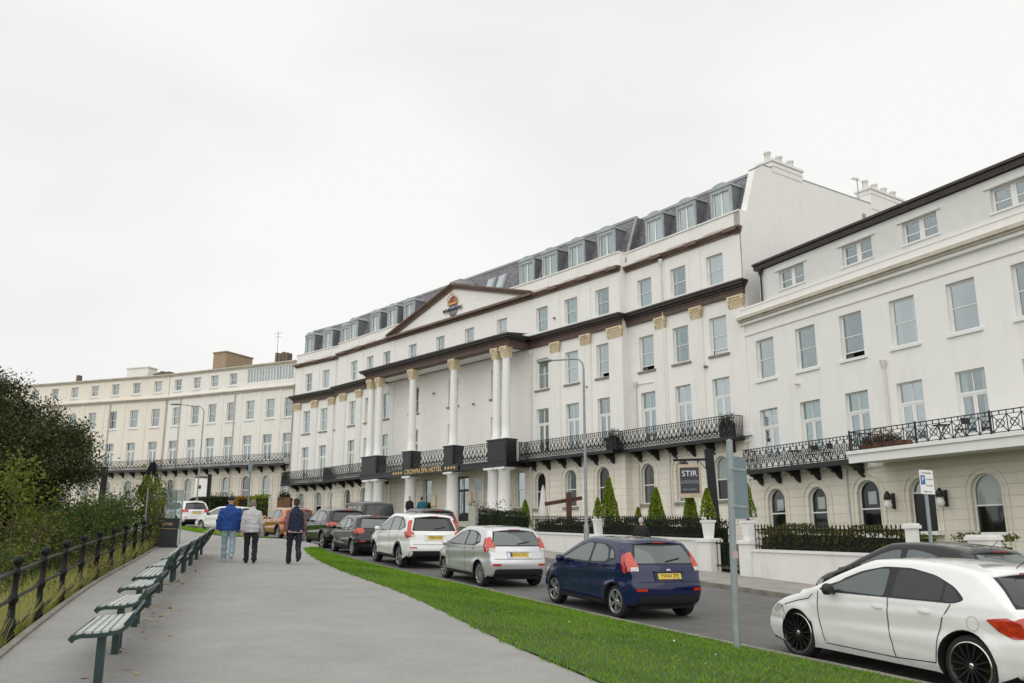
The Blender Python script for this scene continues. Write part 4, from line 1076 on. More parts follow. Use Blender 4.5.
        vo, fo, orig = fill(ring, .055)
        for sg, col_ in ((-1, 0), (1, R_-1)):
            mp = {}
            for k, (x, z) in enumerate(vo):
                o = [q for q in orig[k] if q < N]
                if o: mp[k] = o[0]*R_+col_
                else:
                    mp[k] = len(mb.v); mb.v.append(s.side_pt(x, z, sg))
            for f in fo:
                g = tuple(mp[q] for q in (f if sg < 0 else f[::-1]))
                if len(set(g)) == 3: mb.f.append(g); mb.m.append(0); mb.sm.append(True)
        return mb
    def side_patch(s, mb, poly, off, m=0, step=.08, sides=(-1, 1), thick=0):
        vo, fo, _ = fill(poly, step)
        for sg in sides:
            mb.add([s.side_pt(x, z, sg, off) for x, z in vo], [f if sg < 0 else f[::-1] for f in fo], m, True)
    def line(s, mb, pts, w, off, m=0, sides=(-1, 1)):
        for (a, b) in zip(pts, pts[1:]):
            a = np.array(a); b = np.array(b); d = (b-a)/np.linalg.norm(b-a); n = np.array([-d[1], d[0]])*w/2
            k = max(1, int(np.linalg.norm(b-a)/.08))
            for sg in sides:
                vs = []
                for j in range(k+1):
                    p = a+(b-a)*j/k
                    vs += [s.side_pt(*(p+n), sg, off), s.side_pt(*(p-n), sg, off)]
                mb.add(vs, [(2*j, 2*j+1, 2*j+3, 2*j+2) for j in range(k)], m, True)
    def top_patch(s, mb, rows, off, m=0, ny=10, na=None):
        "rows: list of (arc, f_left, f_right) joined by smooth grid"
        A = np.array(rows, float); t = np.arange(len(A)); na = na or 4*(len(A)-1)
        T_ = np.linspace(0, len(A)-1, na+1)
        vs = []
        for q in T_:
            a = np.interp(q, t, A[:,0]); l = np.interp(q, t, A[:,1]); r = np.interp(q, t, A[:,2])
            for j in range(ny+1): vs.append(s.top_pt(a, l+(r-l)*j/ny, off))
        n = ny+1
        mb.add(vs, [(i*n+j, i*n+j+1, (i+1)*n+j+1, (i+1)*n+j) for i in range(na) for j in range(ny)], m, True)

def fill(poly, step):
    poly = [tuple(map(float, p)) for p in poly]
    n = len(poly)
    xs = [p[0] for p in poly]; zs = [p[1] for p in poly]
    pts = [Vector(p) for p in poly]
    P = np.array(poly)
    gx = np.arange(min(xs)+step/2, max(xs), step); gz = np.arange(min(zs)+step/2, max(zs), step)
    A = P; B = np.roll(P, -1, 0)
    for i, x in enumerate(gx):
        for z in gz:
            zz = z + (step/2 if i % 2 else 0)
            c = ((A[:,1] > zz) != (B[:,1] > zz))
            with np.errstate(divide='ignore', invalid='ignore'):
                xi = (B[:,0]-A[:,0])*(zz-A[:,1])/(B[:,1]-A[:,1])+A[:,0]
            if (np.sum(c & (x < xi)) % 2) == 0: continue
            ab = B-A; ap = np.array([x, zz])-A
            t = np.clip((ap*ab).sum(1)/np.maximum(1e-12, (ab*ab).sum(1)), 0, 1)
            if np.min(np.hypot(*(ap-ab*t[:,None]).T)) < step*.4: continue
            pts.append(Vector((x, zz)))
    v, e, f, ov, oe, of = delaunay_2d_cdt(pts, [(i, (i+1) % n) for i in range(n)], [], 1, 1e-5)
    return [(p[0], p[1]) for p in v], [tuple(q) for q in f if len(q) == 3], ov

def wheel_meshes(rw, wd, kind):
    t = MB(); rr = rw*(.70 if kind != 'black' else .76); h = wd/2
    t.lathe([(rr-.01,-h*.9),(rr+.012,-h*.98),(rw-.045,-h),(rw-.012,-h*.86),(rw,-h*.6),(rw,h*.6),(rw-.012,h*.86),(rw-.045,h),(rr+.012,h*.98),(rr-.01,h*.9)], 40, (0,0,0), 0, 'y')
    r = MB()
    r.lathe([(rr+.012,h*.99),(rr-.004,h*1.0),(rr-.018,h*.86),(rr-.03,h*.2),(.0,h*.15)], 40, (0,0,0), 0, 'y')
    rim = MB()
    rim.lathe([(rr+.010,h*.985),(rr+.006,h*1.015),(rr-.014,h*1.0),(rr-.02,h*.8)], 40, (0,0,0), 0, 'y')
    ns = {'five': 5, 'ten': 10, 'black': 14, 'seven': 7}[kind]
    for i in range(ns):
        a = 2*PI*i/ns; ca, sa = math.cos(a), math.sin(a)
        if kind == 'five':
            for k in (-1, 1):
                b = a+k*.16
                rim.bar((.045*ca,h*.72,.045*sa),((rr-.01)*math.cos(b),h*.84,(rr-.01)*math.sin(b)), .030, .05, 0, (0,1,0))
        else:
            rim.bar((.04*ca,h*.72,.04*sa),((rr-.01)*ca,h*.86,(rr-.01)*sa), {'ten': .034, 'black': .020, 'seven': .045}[kind], .04, 0, (0,1,0))
    rim.lathe([(.0,h*.86),(.055,h*.85),(.07,h*.75),(.07,h*.4)], 16, (0,0,0), 0, 'y')
    nut = MB()
    if kind == 'black': nut.lathe([(rr-.004,h*1.02),(rr+.008,h*1.03),(rr+.012,h*.99)], 40, (0,0,0), 0, 'y')
    nut.lathe([(0,h*.9),(.028,h*.89),(.034,h*.86)], 12, (0,0,0), 0, 'y'); _d = None
    return t.mesh('wheel', M_['tyre']), r.mesh('rim_well', M_['under']), rim.mesh('rim', M_['alloyblack'] if kind == 'black' else M_['alloy']), nut.mesh('hub_cap', M_['chrome'])

def bevel_strip(p, q): pass

def make_car(sp, name, label, M, paint, group='parked cars', plate=None):
    S = CarShape(sp); L = sp['L']
    ro = root(name, label, 'car', M, group)
    bm_ = S.body().mesh('body', [paint, M_['under']]); fix_normals(bm_)
    body = inst('body', bm_, ro, M)
    # side glazing over a black surround
    d = MB(); S.side_patch(d, sp['glass_all'], .0022, 0, .09); d.build('window_surround', M_['blackplastic'], ro, M)
    for i, pg in enumerate(sp['glass']):
        for sg in (-1, 1):
            d = MB(); S.side_patch(d, pg, .0045, 0, .09, (sg,)); d.build('side_window', M_[sp.get('sglass', ('carglass',)*4)[i]], ro, M)
    # rear and front screens
    a0, a1 = S.at['wb'], S.at['wt']; rw_ = sp.get('rwin', (.80, .72))
    d = MB(); S.top_patch(d, [(a0-.03, -rw_[0]-.05, rw_[0]+.05), ((a0+a1)/2, -(rw_[0]+rw_[1])/2-.05, (rw_[0]+rw_[1])/2+.05), (a1+.03, -rw_[1]-.05, rw_[1]+.05)], .003); d.build('rear_screen_surround', M_['blackplastic'], ro, M)
    d = MB(); S.top_patch(d, [(a0, -rw_[0]+.06, rw_[0]-.06), (a0+.05, -rw_[0], rw_[0]), ((a0+a1)/2, -(rw_[0]+rw_[1])/2, (rw_[0]+rw_[1])/2), (a1-.04, -rw_[1], rw_[1]), (a1, -rw_[1]+.06, rw_[1]-.06)], .006); d.build('rear_window', M_['carglass' if not sp.get('dark_rear') else 'carglass_dark'], ro, M)
    b0, b1 = S.at['st'], S.at['sb']
    d = MB(); S.top_patch(d, [(b0+.02, -.80, .80), (b1-.02, -.88, .88)], .004, 0, 10, 6); d.build('windscreen', M_['carglass'], ro, M)
    # seams, handles, sills
    for ln in sp['seams']:
        for sg in (-1, 1): d = MB(); S.line(d, ln, .012, .006, 0, (sg,)); d.build('panel_seam', M_['seam'], ro, M)
    if sp.get('flap'):
        for sg in (-1, 1): d = MB(); fx, fz_ = sp['flap']; S.line(d, [(fx+.082*math.cos(PI*k/12), fz_+.082*math.sin(PI*k/12)) for k in range(25)], .005, .006, 0, (sg,)); d.build('fuel_flap', M_['flapline'], ro, M)
    d = MB(); S.top_patch(d, [(S.at['bump']-.006, -.98, .98), (S.at['bump']+.006, -.98, .98)], .0035, 0, 14, 1)
    d.build('bumper_seam', M_['seam'], ro, M)
    for (x, z) in sp['handles']:
        for sg in (-1, 1):
            p = S.side_pt(x, z, sg, .022); q = S.side_pt(x+.16, z+.012, sg, .022)
            d = MB(); d.bar(p, q, .022, .026); d.build('door_handle', paint if not sp.get('chrome_handles') else M_['chrome'], ro, M)
    zs = sp['sill']
    xa, xb = sp['xr']+sp['ra']+.01, sp['xf']-sp['ra']-.01
    for sg in (-1, 1): d = MB(); S.side_patch(d, [(xa,zs+.022),(xb,zs+.022),(xb,zs+.09),(xa,zs+.09)], .004 if not sp.get('clad') else .012, 0, .1, (sg,)); d.build('sill_trim', paint if sp.get('paint_sill') else M_['blackplastic'], ro, M)
    if sp.get('clad'):
        for xc in (sp['xr'], sp['xf']):
            pa = [(xc+(sp['ra']+.018)*math.cos(a), sp['rw']+(sp['ra']+.018)*math.sin(a)) for a in np.linspace(PI*.03, PI*.97, 20)]; pb = [(xc+(sp['ra']+.075)*math.cos(a), sp['rw']+(sp['ra']+.075)*math.sin(a)) for a in np.linspace(PI*.97, PI*.03, 20)]
            for sg in (-1, 1): d = MB(); S.side_patch(d, pa+pb, .010, 0, .1, (sg,)); d.build('arch_cladding', M_['blackplastic'], ro, M)
    # bumper insert, lamps, plate
    lo = sp['lower']
    d = MB(); S.top_patch(d, [(lo[0], -lo[2]+.06, lo[2]-.06), (lo[0]+.04, -lo[2], lo[2]), (lo[1]-.04, -lo[2], lo[2]), (lo[1], -lo[2]+.08, lo[2]-.08)], .006, 0, 14); d.build('lower_bumper', M_['blackplastic'], ro, M)
    for sg in (-1, 1):
        d = MB()
        for part in sp['lamp_side']: S.side_patch(d, part, .007, 0, .05, (sg,))
        rows = [(a, sg*f0, sg*f1) for a, f0, f1 in sp['lamp_rear']]
        S.top_patch(d, rows, .007, 0, 6)
        lampob = d.build('tail_lamp', M_['lamp_red'], ro, M)
        if sp.get('lamp_white'):
            d = MB(); S.top_patch(d, [(a, sg*f0, sg*f1) for a, f0, f1 in sp['lamp_white']], .010, 0, 4); d.build('reversing_lens', M_['lamp_clear'], lampob, M)
        d = MB(); a, f0, f1 = sp['reflector']; S.top_patch(d, [(a-.025, sg*f0, sg*f1), (a+.025, sg*f0, sg*f1)], .008, 0, 5, 1); d.build('rear_reflector', M_['lamp_red'], ro, M)
        hl = sp['head']; d = MB(); S.side_patch(d, hl, .006, 0, .05, (sg,)); d.build('headlamp', M_['lamp_clear'], ro, M)
        # mirror
        xm, zm = sp['mirror']; p = Vector(S.side_pt(xm, zm, sg)); d = MB()
        n = 10; vs = []; ring = []
        for (dy, rx, rz, dx) in ((.03,.04,.03,0),(.055,.085,.065,0),(.12,.10,.082,-.01),(.185,.085,.075,-.02),(.215,.05,.05,-.03)):
            for j in range(n):
                t = 2*PI*j/n; vs.append((p.x+dx+rx*math.cos(t)*.75, p.y+sg*dy, p.z+.055+rz*math.sin(t)))
        d.add(vs, [(i*n+j, i*n+(j+1)%n, (i+1)*n+(j+1)%n, (i+1)*n+j) for i in range(4) for j in range(n)] + [tuple(range(n)), tuple(range(4*n, 5*n))], 0, True)
        d.bar(p, p+Vector((0, sg*.06, .04)), .06, .04)
        d.build('door_mirror', M_['blackplastic'] if sp.get('black_mirror') else paint, ro, M)
    x, z, n_, r_ = S.topi(S.at['plate']); t_ = np.array([-n_[1], n_[0]])
    up = Vector((-n_[1], 0, n_[0])); up = up if up.z > 0 else -up; out = Vector((-n_[0], 0, -n_[1]))
    c = Vector((x, 0, z)) + out*.012
    d = MB(); d.obox(c, (0,.26,0), up*.056, out*.004); pl = d.build('number_plate', M_['plate_yellow'], ro, M)
    if sp.get('recess', True):
        d = MB(); d.obox(c-out*.007+up*.005, (0,.33,0), up*.085, out*.003); d.build('plate_recess', M_['blackplastic'] if sp.get('recess') == 'black' else paint, ro, M)
        d = MB(); d.obox(c+up*.085+out*.012, (0,.34,0), up*.014, out*.016); d.build('tailgate_grip', M_['chrome'] if sp.get('grip') == 'chrome' else paint, ro, M)
    if plate:
        Mt = Matrix((( 0, up.x, out.x, c.x+out.x*.006), (-1, 0, 0, 0), (0, up.z, out.z, c.z+out.z*.006), (0,0,0,1)))
        inst('registration_letters', text_mesh(plate, .095, 'registration_letters', M_['seam'], .002), pl, M @ Mt)
        if sp.get('euro'):
            d = MB(); d.obox(c+Vector((0,.235,0))+out*.004, (0,.024,0), up*.055, out*.002); d.build('blue_band', M_['plate_blue'], pl, M)
    d = MB(); x, z, n2, _ = S.topi(S.at['badge']); o2 = Vector((-n2[0],0,-n2[1])); u2 = Vector((-n2[1],0,n2[0]))
    vs = []; c2 = Vector((x,0,z))+o2*.012
    d.add([c2+Vector((0,.055*math.cos(2*PI*j/16),0))+u2*.032*math.sin(2*PI*j/16) for j in range(16)], [tuple(range(16))]); d.build('badge', M_['chrome'], ro, M)
    # rear wiper, brake light, aerial, exhaust
    d = MB(); p = Vector(S.top_pt(a0+.03, .0, .02)); q = Vector(S.top_pt(a0+.10, -.42, .022)); d.bar(p, q, .018, .018); d.build('rear_wiper', M_['blackplastic'], ro, M)
    if sp.get('spoiler', True):
        d = MB(); xs_, zs_, n3, _ = S.topi(S.at['wt']+.06); w_ = S.W(xs_, zs_)-.10
        pr = [(xs_+.34,zs_+.075),(xs_+.1,zs_+.055),(xs_-.10,zs_+.002),(xs_-.10,zs_-.022),(xs_+.05,zs_-.01),(xs_+.34,zs_-.02)]
        m_ = len(pr); ny = 8; vs = []
        for j in range(ny+1):
            f = -1+2*j/ny
            for (a, b) in pr: vs.append((a+.07*f*f, f*w_, b-.05*f*f))
        d.add(vs, [(j*m_+k, j*m_+(k+1)%m_, (j+1)*m_+(k+1)%m_, (j+1)*m_+k) for j in range(ny) for k in range(m_)] + [tuple(range(m_)), tuple(range(ny*m_, (ny+1)*m_))], 0, True)
        sob = d.build('roof_spoiler', paint, ro, M)
        d = MB(); d.box(xs_-.103, xs_-.09, -.16, .16, zs_-.018, zs_+.0); d.build('brake_light', M_['lamp_red'], sob, M)
    if sp.get('rails'):
        for sg in (-1, 1):
            d = MB(); xs2 = np.linspace(.7, S.at_x('st')+.05, 8); d.tube([tuple(np.array(S.top_pt(float(np.interp(x_, s_x(S)[0], s_x(S)[1])), sg*.86, .03))) for x_ in xs2], .018, 6); d.build('roof_rail', M_['chrome'], ro, M)
    d = MB(); xa_ = .75; aa = float(np.interp(xa_, s_x(S)[0], s_x(S)[1])); p = Vector(S.top_pt(aa, 0, .0)); d.bar(p, p+Vector((-.16,0,.13)), .008, .008); d.build('roof_aerial', M_['blackplastic'], ro, M)
    # wheels
    tm, wm, rm, nm = wheel_meshes(sp['rw'], .21, sp['wheel'])
    for xc in (sp['xr'], sp['xf']):
        for sg in (-1, 1):
            yw = S.W0-.125 - (.015 if xc == sp['xr'] else .055)
            Mw = M @ Matrix.Translation((xc, sg*yw, sp['rw'])) @ (Matrix.Rotation(random.random()*6, 4, 'Y') if sg > 0 else Matrix.Rotation(PI, 4, 'Z') @ Matrix.Rotation(random.random()*6, 4, 'Y'))
            w = inst('wheel', tm, ro, Mw); inst('rim_well', wm, w, Mw); inst('rim', rm, w, Mw); inst('hub_cap', nm, w, Mw)
    d = MB(); d.box(sp['xr']-.5, sp['xf']+.5, -.60, .60, .20, .55); d.build('underbody', M_['under'], ro, M)
    # cabin seen through nothing: seat backs are not modelled; headrests show behind the glass of the nearer cars only
    return ro, S

def s_x(S):
    i0 = int(np.argmin(np.abs(S.arc-S.at['wt']))); i1 = int(np.argmin(np.abs(S.arc-S.at['st'])))
    return S.top[i0:i1+1,0], S.arc[i0:i1+1]

def rp(pts, r=.04, n=4):
    "round the corners of a polygon"
    out = []; k = len(pts)
    for i in range(k):
        p0, p1, p2 = (np.array(pts[(i+j) % k], float) for j in (-1, 0, 1))
        a = p0-p1; b = p2-p1; la, lb = np.linalg.norm(a), np.linalg.norm(b); q = min(r, la*.4, lb*.4)
        A = p1+a/la*q; B = p1+b/lb*q
        for t in np.linspace(0, 1, n+1): out.append(tuple((1-t)**2*A+2*t*(1-t)*p1+t*t*B))
    return out

FIESTA = dict(L=3.95, W=1.72, H=1.48, xr=.67, xf=3.16, rw=.305, ra=.345, sill=.215, belt=(1.02,.90), wheel='five', r=.065,
    top=[(.16,.27),(.06,.33),(.01,.46),(.0,.60,'bumpm'),(.035,.70,'bump'),(.08,.80,'plate'),(.115,.90,'badge'),(.15,.97),(.19,1.03,'wb'),(.34,1.24),(.47,1.38,'wt'),(.55,1.425),(.95,1.47),(1.45,1.48),(1.95,1.455,'st'),(2.4,1.28),(2.92,1.00,'sb'),(3.25,.93),(3.6,.82),(3.82,.70),(3.93,.55),(3.94,.42),(3.88,.28),(3.78,.22)],
    glass_all=rp([(.62,1.10),(.80,1.30),(1.15,1.385),(1.70,1.395),(2.10,1.31),(2.78,.985),(2.5,.955),(.92,1.0)], .08),
    glass=[rp([(1.60,.995),(1.60,1.375),(1.78,1.372),(2.06,1.295),(2.66,.995)], .05), rp([(.98,1.03),(.92,1.10),(1.02,1.30),(1.2,1.365),(1.52,1.375),(1.52,1.0)], .05), rp([(.68,1.12),(.80,1.26),(.93,1.30),(.86,1.10)], .03)],
    seams=[[(1.56,.98),(1.55,.6),(1.53,.27)],[(2.72,.96),(2.70,.6),(2.62,.32)],[(1.53,.30),(2.62,.30)],[(1.0,1.0),(1.0,.8),(.95,.72)],[(1.08,.5),(1.2,.3),(1.53,.3)]],
    handles=[(1.62,.90),(1.04,.93)], mirror=(2.58,.93), lower=(.03,.26,.86), reflector=(.36,.66,.92),
    lamp_side=[rp([(.21,.86),(.30,.84),(.40,1.0),(.46,1.18),(.44,1.24),(.33,1.12)], .03)], lamp_rear=[(.72,.83,1.0),(.80,.74,1.0),(.90,.76,1.0),(1.02,.82,1.0),(1.14,.86,1.0)],
    lamp_white=[(.71,.76,.93),(.79,.76,.93)], head=rp([(3.42,.80),(3.50,.84),(3.66,.76),(3.78,.62),(3.68,.62),(3.56,.70)], .03))
MERC = dict(L=4.29, W=1.78, H=1.43, xr=.80, xf=3.50, rw=.325, ra=.362, sill=.19, belt=(.985,.90), wheel='black', r=.058, pf=.12, bowf=.25,
    top=[(.18,.27),(.06,.34),(.0,.52,'bumpm'),(.01,.66,'bump'),(.05,.75,'plate'),(.09,.86),(.13,.92,'badge'),(.17,.97),(.22,1.01,'wb'),(.42,1.18),(.62,1.31,'wt'),(.74,1.365),(1.15,1.42),(1.65,1.435),(2.1,1.415),(2.32,1.375,'st'),(2.75,1.19),(3.15,.98,'sb'),(3.45,.915),(3.8,.83),(4.05,.73),(4.2,.62),(4.28,.48),(4.27,.32),(4.17,.2)],
    glass_all=rp([(.80,1.045),(.98,1.19),(1.25,1.30),(1.62,1.355),(2.02,1.345),(2.36,1.27),(3.02,.965),(2.9,.935),(.95,.985)], .07),
    glass=[rp([(1.93,.975),(1.93,1.325),(2.08,1.315),(2.34,1.245),(2.90,.975)], .05), rp([(1.12,1.005),(1.12,1.24),(1.30,1.295),(1.62,1.335),(1.80,1.335),(1.82,.98)], .05), rp([(.86,1.04),(.99,1.165),(1.09,1.225),(1.09,1.005),(.95,1.0)], .03)],
    sglass=('carglass','carglass_dark','carglass_dark'),
    seams=[[(1.87,.96),(1.88,.6),(1.80,.27)],[(3.02,.94),(3.03,.6),(2.93,.3)],[(1.80,.27),(2.93,.28)],[(3.12,.885),(3.5,.815),(3.80,.74)],[(3.80,.60),(3.86,.66),(3.86,.72)],[(.98,.98),(1.1,.8),(1.17,.6),(1.22,.30),(1.80,.27)]],
    handles=[(1.95,.83),(1.26,.85)], mirror=(2.74,.93), lower=(.02,.20,.8), reflector=(.40,.72,.93), black_mirror=True, dark_rear=True, paint_sill=True, rwin=(.84,.70), tumble=.22,
    lamp_side=[rp([(.07,.70),(.09,.85),(.25,.90),(.50,.86),(.36,.74),(.2,.68)], .03)], lamp_rear=[(.52,.70,1.0),(.60,.60,1.0),(.68,.62,1.0),(.74,.70,1.0)],
    lamp_white=[(.57,.64,.84),(.62,.64,.84)], head=rp([(3.84,.74),(3.99,.735),(4.13,.63),(4.06,.60),(3.93,.66)], .03), recess=False)
SUVA = dict(L=4.57, W=1.82, H=1.68, xr=.96, xf=3.58, rw=.35, ra=.395, sill=.27, belt=(1.13,1.03), wheel='five', clad=True, rails=False, r=.07,
    top=[(.20,.36),(.06,.42),(.0,.58,'bumpm'),(.03,.74,'bump'),(.06,.86),(.075,.95,'plate'),(.10,1.06,'badge'),(.14,1.13),(.17,1.18,'wb'),(.29,1.40),(.40,1.56,'wt'),(.48,1.62),(.95,1.67),(1.6,1.68),(2.15,1.66,'st'),(2.6,1.46),(3.12,1.15,'sb'),(3.5,1.07),(3.95,.97),(4.3,.85),(4.5,.68),(4.56,.5),(4.52,.36),(4.4,.26)],
    glass_all=rp([(.42,1.28),(.66,1.48),(1.0,1.585),(1.7,1.60),(2.2,1.54),(3.02,1.12),(2.85,1.08),(.75,1.17)], .07),
    glass=[rp([(1.88,1.13),(1.88,1.57),(2.1,1.55),(2.24,1.49),(2.92,1.115)], .05), rp([(1.02,1.16),(1.05,1.54),(1.2,1.565),(1.8,1.57),(1.8,1.13)], .05), rp([(.52,1.29),(.70,1.45),(.97,1.54),(.95,1.18),(.72,1.2)], .04)],
    seams=[[(1.84,1.1),(1.84,.7),(1.82,.34)],[(3.0,1.08),(2.98,.7),(2.92,.36)],[(1.82,.36),(2.92,.36)],[(1.0,1.15),(1.05,.9),(1.3,.7),(1.4,.4),(1.82,.36)]],
    handles=[(1.92,.98),(1.12,1.0)], mirror=(2.80,1.08), lower=(.0,.30,.97), reflector=(.40,.70,.95), dark_rear=True, rwin=(.78,.70), grip='chrome',
    lamp_side=[rp([(.13,.92),(.30,.95),(.42,1.08),(.36,1.14),(.2,1.12)], .03)], lamp_rear=[(.72,.80,1.0),(.86,.76,1.0),(.90,.86,1.0),(1.1,.86,1.0),(1.34,.83,1.0)],
    lamp_white=[(.72,.74,.86),(.80,.74,.86)], head=rp([(3.98,.86),(4.05,.93),(4.25,.85),(4.40,.72),(4.25,.74)], .03))
MERC = dict(MERC)
def variant(base, **kw):
    d = dict(base); d.update(kw); return d
def scaled(base, fx, fz, **kw):
    def P(p): return (p[0]*fx, p[1]*fz) + tuple(p[2:])
    d = dict(base)
    for k in ('top', 'glass_all', 'handles', 'head'): d[k] = [P(p) for p in base[k]]
    for k in ('glass', 'seams', 'lamp_side'): d[k] = [[P(p) for p in q] for q in base[k]]
    d['mirror'] = P(base['mirror']); d['L'] = base['L']*fx; d['H'] = base['H']*fz; d['belt'] = tuple(b*fz for b in base['belt'])
    d['xr'] = base['xr']*fx; d['xf'] = base['xf']*fx; d['lamp_rear'] = [(a*fz, b, c) for a, b, c in base['lamp_rear']]
    if 'lamp_white' in base: d['lamp_white'] = [(a*fz, b, c) for a, b, c in base['lamp_white']]
    d.update(kw); return d
MERCB = scaled(MERC, 1.025, 1.055, rw=.348, ra=.388, flap=(.70,.84))
GOLF = scaled(FIESTA, 1.06, 1.0, wheel='ten', W=1.78, tumble=.17, lamp_white=None, lamp_side=[rp([(.17,.80),(.34,.82),(.40,.90),(.34,.98),(.2,.98)], .03)], lamp_rear=[(.66,.74,1.0),(.72,.66,1.0),(.82,.66,1.0),(.88,.72,1.0)])
CX = scaled(SUVA, 1.0, .985, wheel='five', W=1.84, lamp_side=[rp([(.1,.92),(.42,.97),(.46,1.03),(.3,1.08),(.12,1.06)], .03)], lamp_rear=[(.70,.62,1.0),(.76,.52,1.0),(.84,.56,1.0),(.88,.8,1.0)], lamp_white=None)
CAPT = scaled(SUVA, .905, .935, wheel='ten', W=1.78, lamp_side=[rp([(.1,.86),(.40,.88),(.42,.98),(.3,1.04),(.12,1.0)], .03)], lamp_rear=[(.70,.70,1.0),(.86,.66,1.0),(.9,.8,1.0)])
RAV = scaled(SUVA, 1.0, 1.0, wheel='ten', W=1.84, clad=False, rails=True, lamp_side=[rp([(.11,.95),(.42,1.0),(.46,1.06),(.3,1.11),(.12,1.09)], .03)], lamp_rear=[(.74,.62,1.0),(.80,.56,1.0),(.90,.60,1.0),(.94,.8,1.0)], lamp_white=None)
CORSA = scaled(MERC, .98, 1.02, wheel='ten', lamp_rear=[(.52,.70,1.0),(.60,.55,1.0),(.68,.60,1.0),(.74,.72,1.0)])
FAST = scaled(MERC, 1.0, 1.10, wheel='ten', W=1.80, sglass=('carglass',)*3, dark_rear=False)
BOXY = scaled(SUVA, 1.0, 1.0, L=4.55, H=1.95, W=1.80, belt=(1.28,1.24), tumble=.10, wheel='seven', spoiler=False, r=.05,
    top=[(.10,.45),(.04,.48),(.02,.60,'bumpm'),(.03,.72,'bump'),(.04,.86,'plate'),(.05,1.02),(.06,1.16,'badge'),(.07,1.24),(.08,1.30,'wb'),(.11,1.6),(.15,1.78,'wt'),(.24,1.88),(.6,1.93),(1.5,1.95),(2.55,1.93),(2.72,1.88,'st'),(2.95,1.55),(3.14,1.27,'sb'),(3.6,1.22),(4.1,1.18),(4.38,1.10),(4.5,.95),(4.54,.7),(4.52,.45),(4.4,.35)],
    glass_all=rp([(.30,1.33),(.34,1.76),(1.5,1.80),(2.5,1.78),(2.68,1.74),(2.98,1.30)], .05),
    glass=[rp([(1.86,1.33),(1.86,1.75),(2.5,1.74),(2.64,1.70),(2.88,1.33)], .04), rp([(1.08,1.34),(1.08,1.75),(1.78,1.76),(1.78,1.33)], .04), rp([(.36,1.36),(.38,1.73),(1.0,1.75),(1.0,1.34)], .04)],
    lamp_side=[rp([(.08,.95),(.2,.95),(.2,1.2),(.1,1.2)], .02)], lamp_rear=[(.42,.86,1.0),(.6,.86,1.0),(.72,.86,1.0)], lamp_white=None, rwin=(.80,.78))
ESTATE = scaled(SUVA, 1.03, 1.02, wheel='five', W=1.86, clad=False)

P_ = {'white': carpaint('white_car_paint', (.80,.80,.79)), 'blue': carpaint('navy_car_paint', (.003,.009,.055), .0, .25, .06), 'silver': carpaint('silver_car_paint', (.62,.63,.64), .5, .30, .15),
      'black': carpaint('black_car_paint', (.004,.004,.005), 0, .22, .06), 'charcoal': carpaint('charcoal_car_paint', (.012,.011,.013), 0, .26, .06), 'orange': carpaint('copper_car_paint', (.50,.17,.045), .45, .3), 'green': carpaint('dark_green_car_paint', (.008,.012,.011), .1, .3, .1)}
SLOPE = math.atan(.052)
def car_at(x, y, head, sp, side=1):
    "matrix with the rear nearside (left) wheel touching the road at x,y; heading in degrees left of +Y"
    h = R(head); ex = Vector((-math.sin(h), math.cos(h), 0)); q = (ex.x*DU[0]+ex.y*DU[1])*.052; ex = Vector((ex.x, ex.y, q)).normalized()
    up = Vector((-.052*DU[0], -.052*DU[1], 1)).normalized(); ey = up.cross(ex).normalized(); ez = ex.cross(ey)
    o = Vector((x, y, zxy(x, y, ROAD))) - ex*sp['xr'] - ey*side*(sp['W']/2-.125)
    return Matrix(((ex.x,ey.x,ez.x,o.x),(ex.y,ey.y,ez.y,o.y),(ex.z,ey.z,ez.z,o.z),(0,0,0,1)))
CARS = [
 ('parked_hatchback', 'white hatchback with black alloy wheels and tinted rear glass, nearest car at the kerb', 5.44, 10.92, 27.3, MERCB, 'white', None),
 ('parked_hatchback', 'dark blue hatchback with yellow plate parked behind the signpost', 2.03, 17.35, 26.0, FIESTA, 'blue', 'YW64 ZPJ'),
 ('parked_hatchback', 'silver hatchback between the blue hatchback and the white SUV', -.75, 22.93, 26.3, variant(FIESTA, euro=True, wheel='ten'), 'silver', 'YN14 OXY'),
 ('parked_suv', 'white SUV with tall red tail lamps parked ahead of the silver hatchback', -3.50, 28.5, 26, SUVA, 'white', 'YM65 VNF'),
 ('parked_hatchback', 'black hatchback with aerial parked ahead of the white SUV', -5.90, 33.6, 27, GOLF, 'black', None),
 ('parked_suv', 'black SUV parked between the black hatchback and the copper car', -7.95, 38.0, 29, CX, 'black', None),
 ('parked_crossover', 'copper orange crossover on black cladding beyond the walking men', -11.3, 43.6, 33, CAPT, 'orange', None),
 ('parked_hatchback', 'white hatchback seen side on behind the man in the blue jacket', -16.2, 52.0, 60, CORSA, 'white', None),
 ('parked_suv', 'white SUV with roof rails farthest up the road', -21.25, 56.9, 44, RAV, 'white', None)]
for nm, lb, x, y, hd, sp, pc, plate in CARS:
    make_car(sp, nm, lb, car_at(x, y, hd, sp), P_[pc], plate=plate)
# far side of the road, kerb on their right
def uvh(u, v): return XY(u, v)
x, y = XY(10.5, 14.9); make_car(FAST, 'parked_hatchback', 'black hatchback across the road behind the nearest white hatchback', car_at(x, y, 25.8, FAST, -1), P_['charcoal'], 'cars across the road')
x, y = XY(44.0, 14.2); make_car(BOXY, 'parked_jeep', 'boxy black four wheel drive across the road by the hotel portico', car_at(x, y, 27, BOXY, -1), P_['green'], 'cars across the road')
x, y = XY(37.5, 15.0); make_car(ESTATE, 'parked_suv', 'charcoal SUV across the road beside the boxy black four wheel drive', car_at(x, y, 26, ESTATE, -1), P_['charcoal'], 'cars across the road')
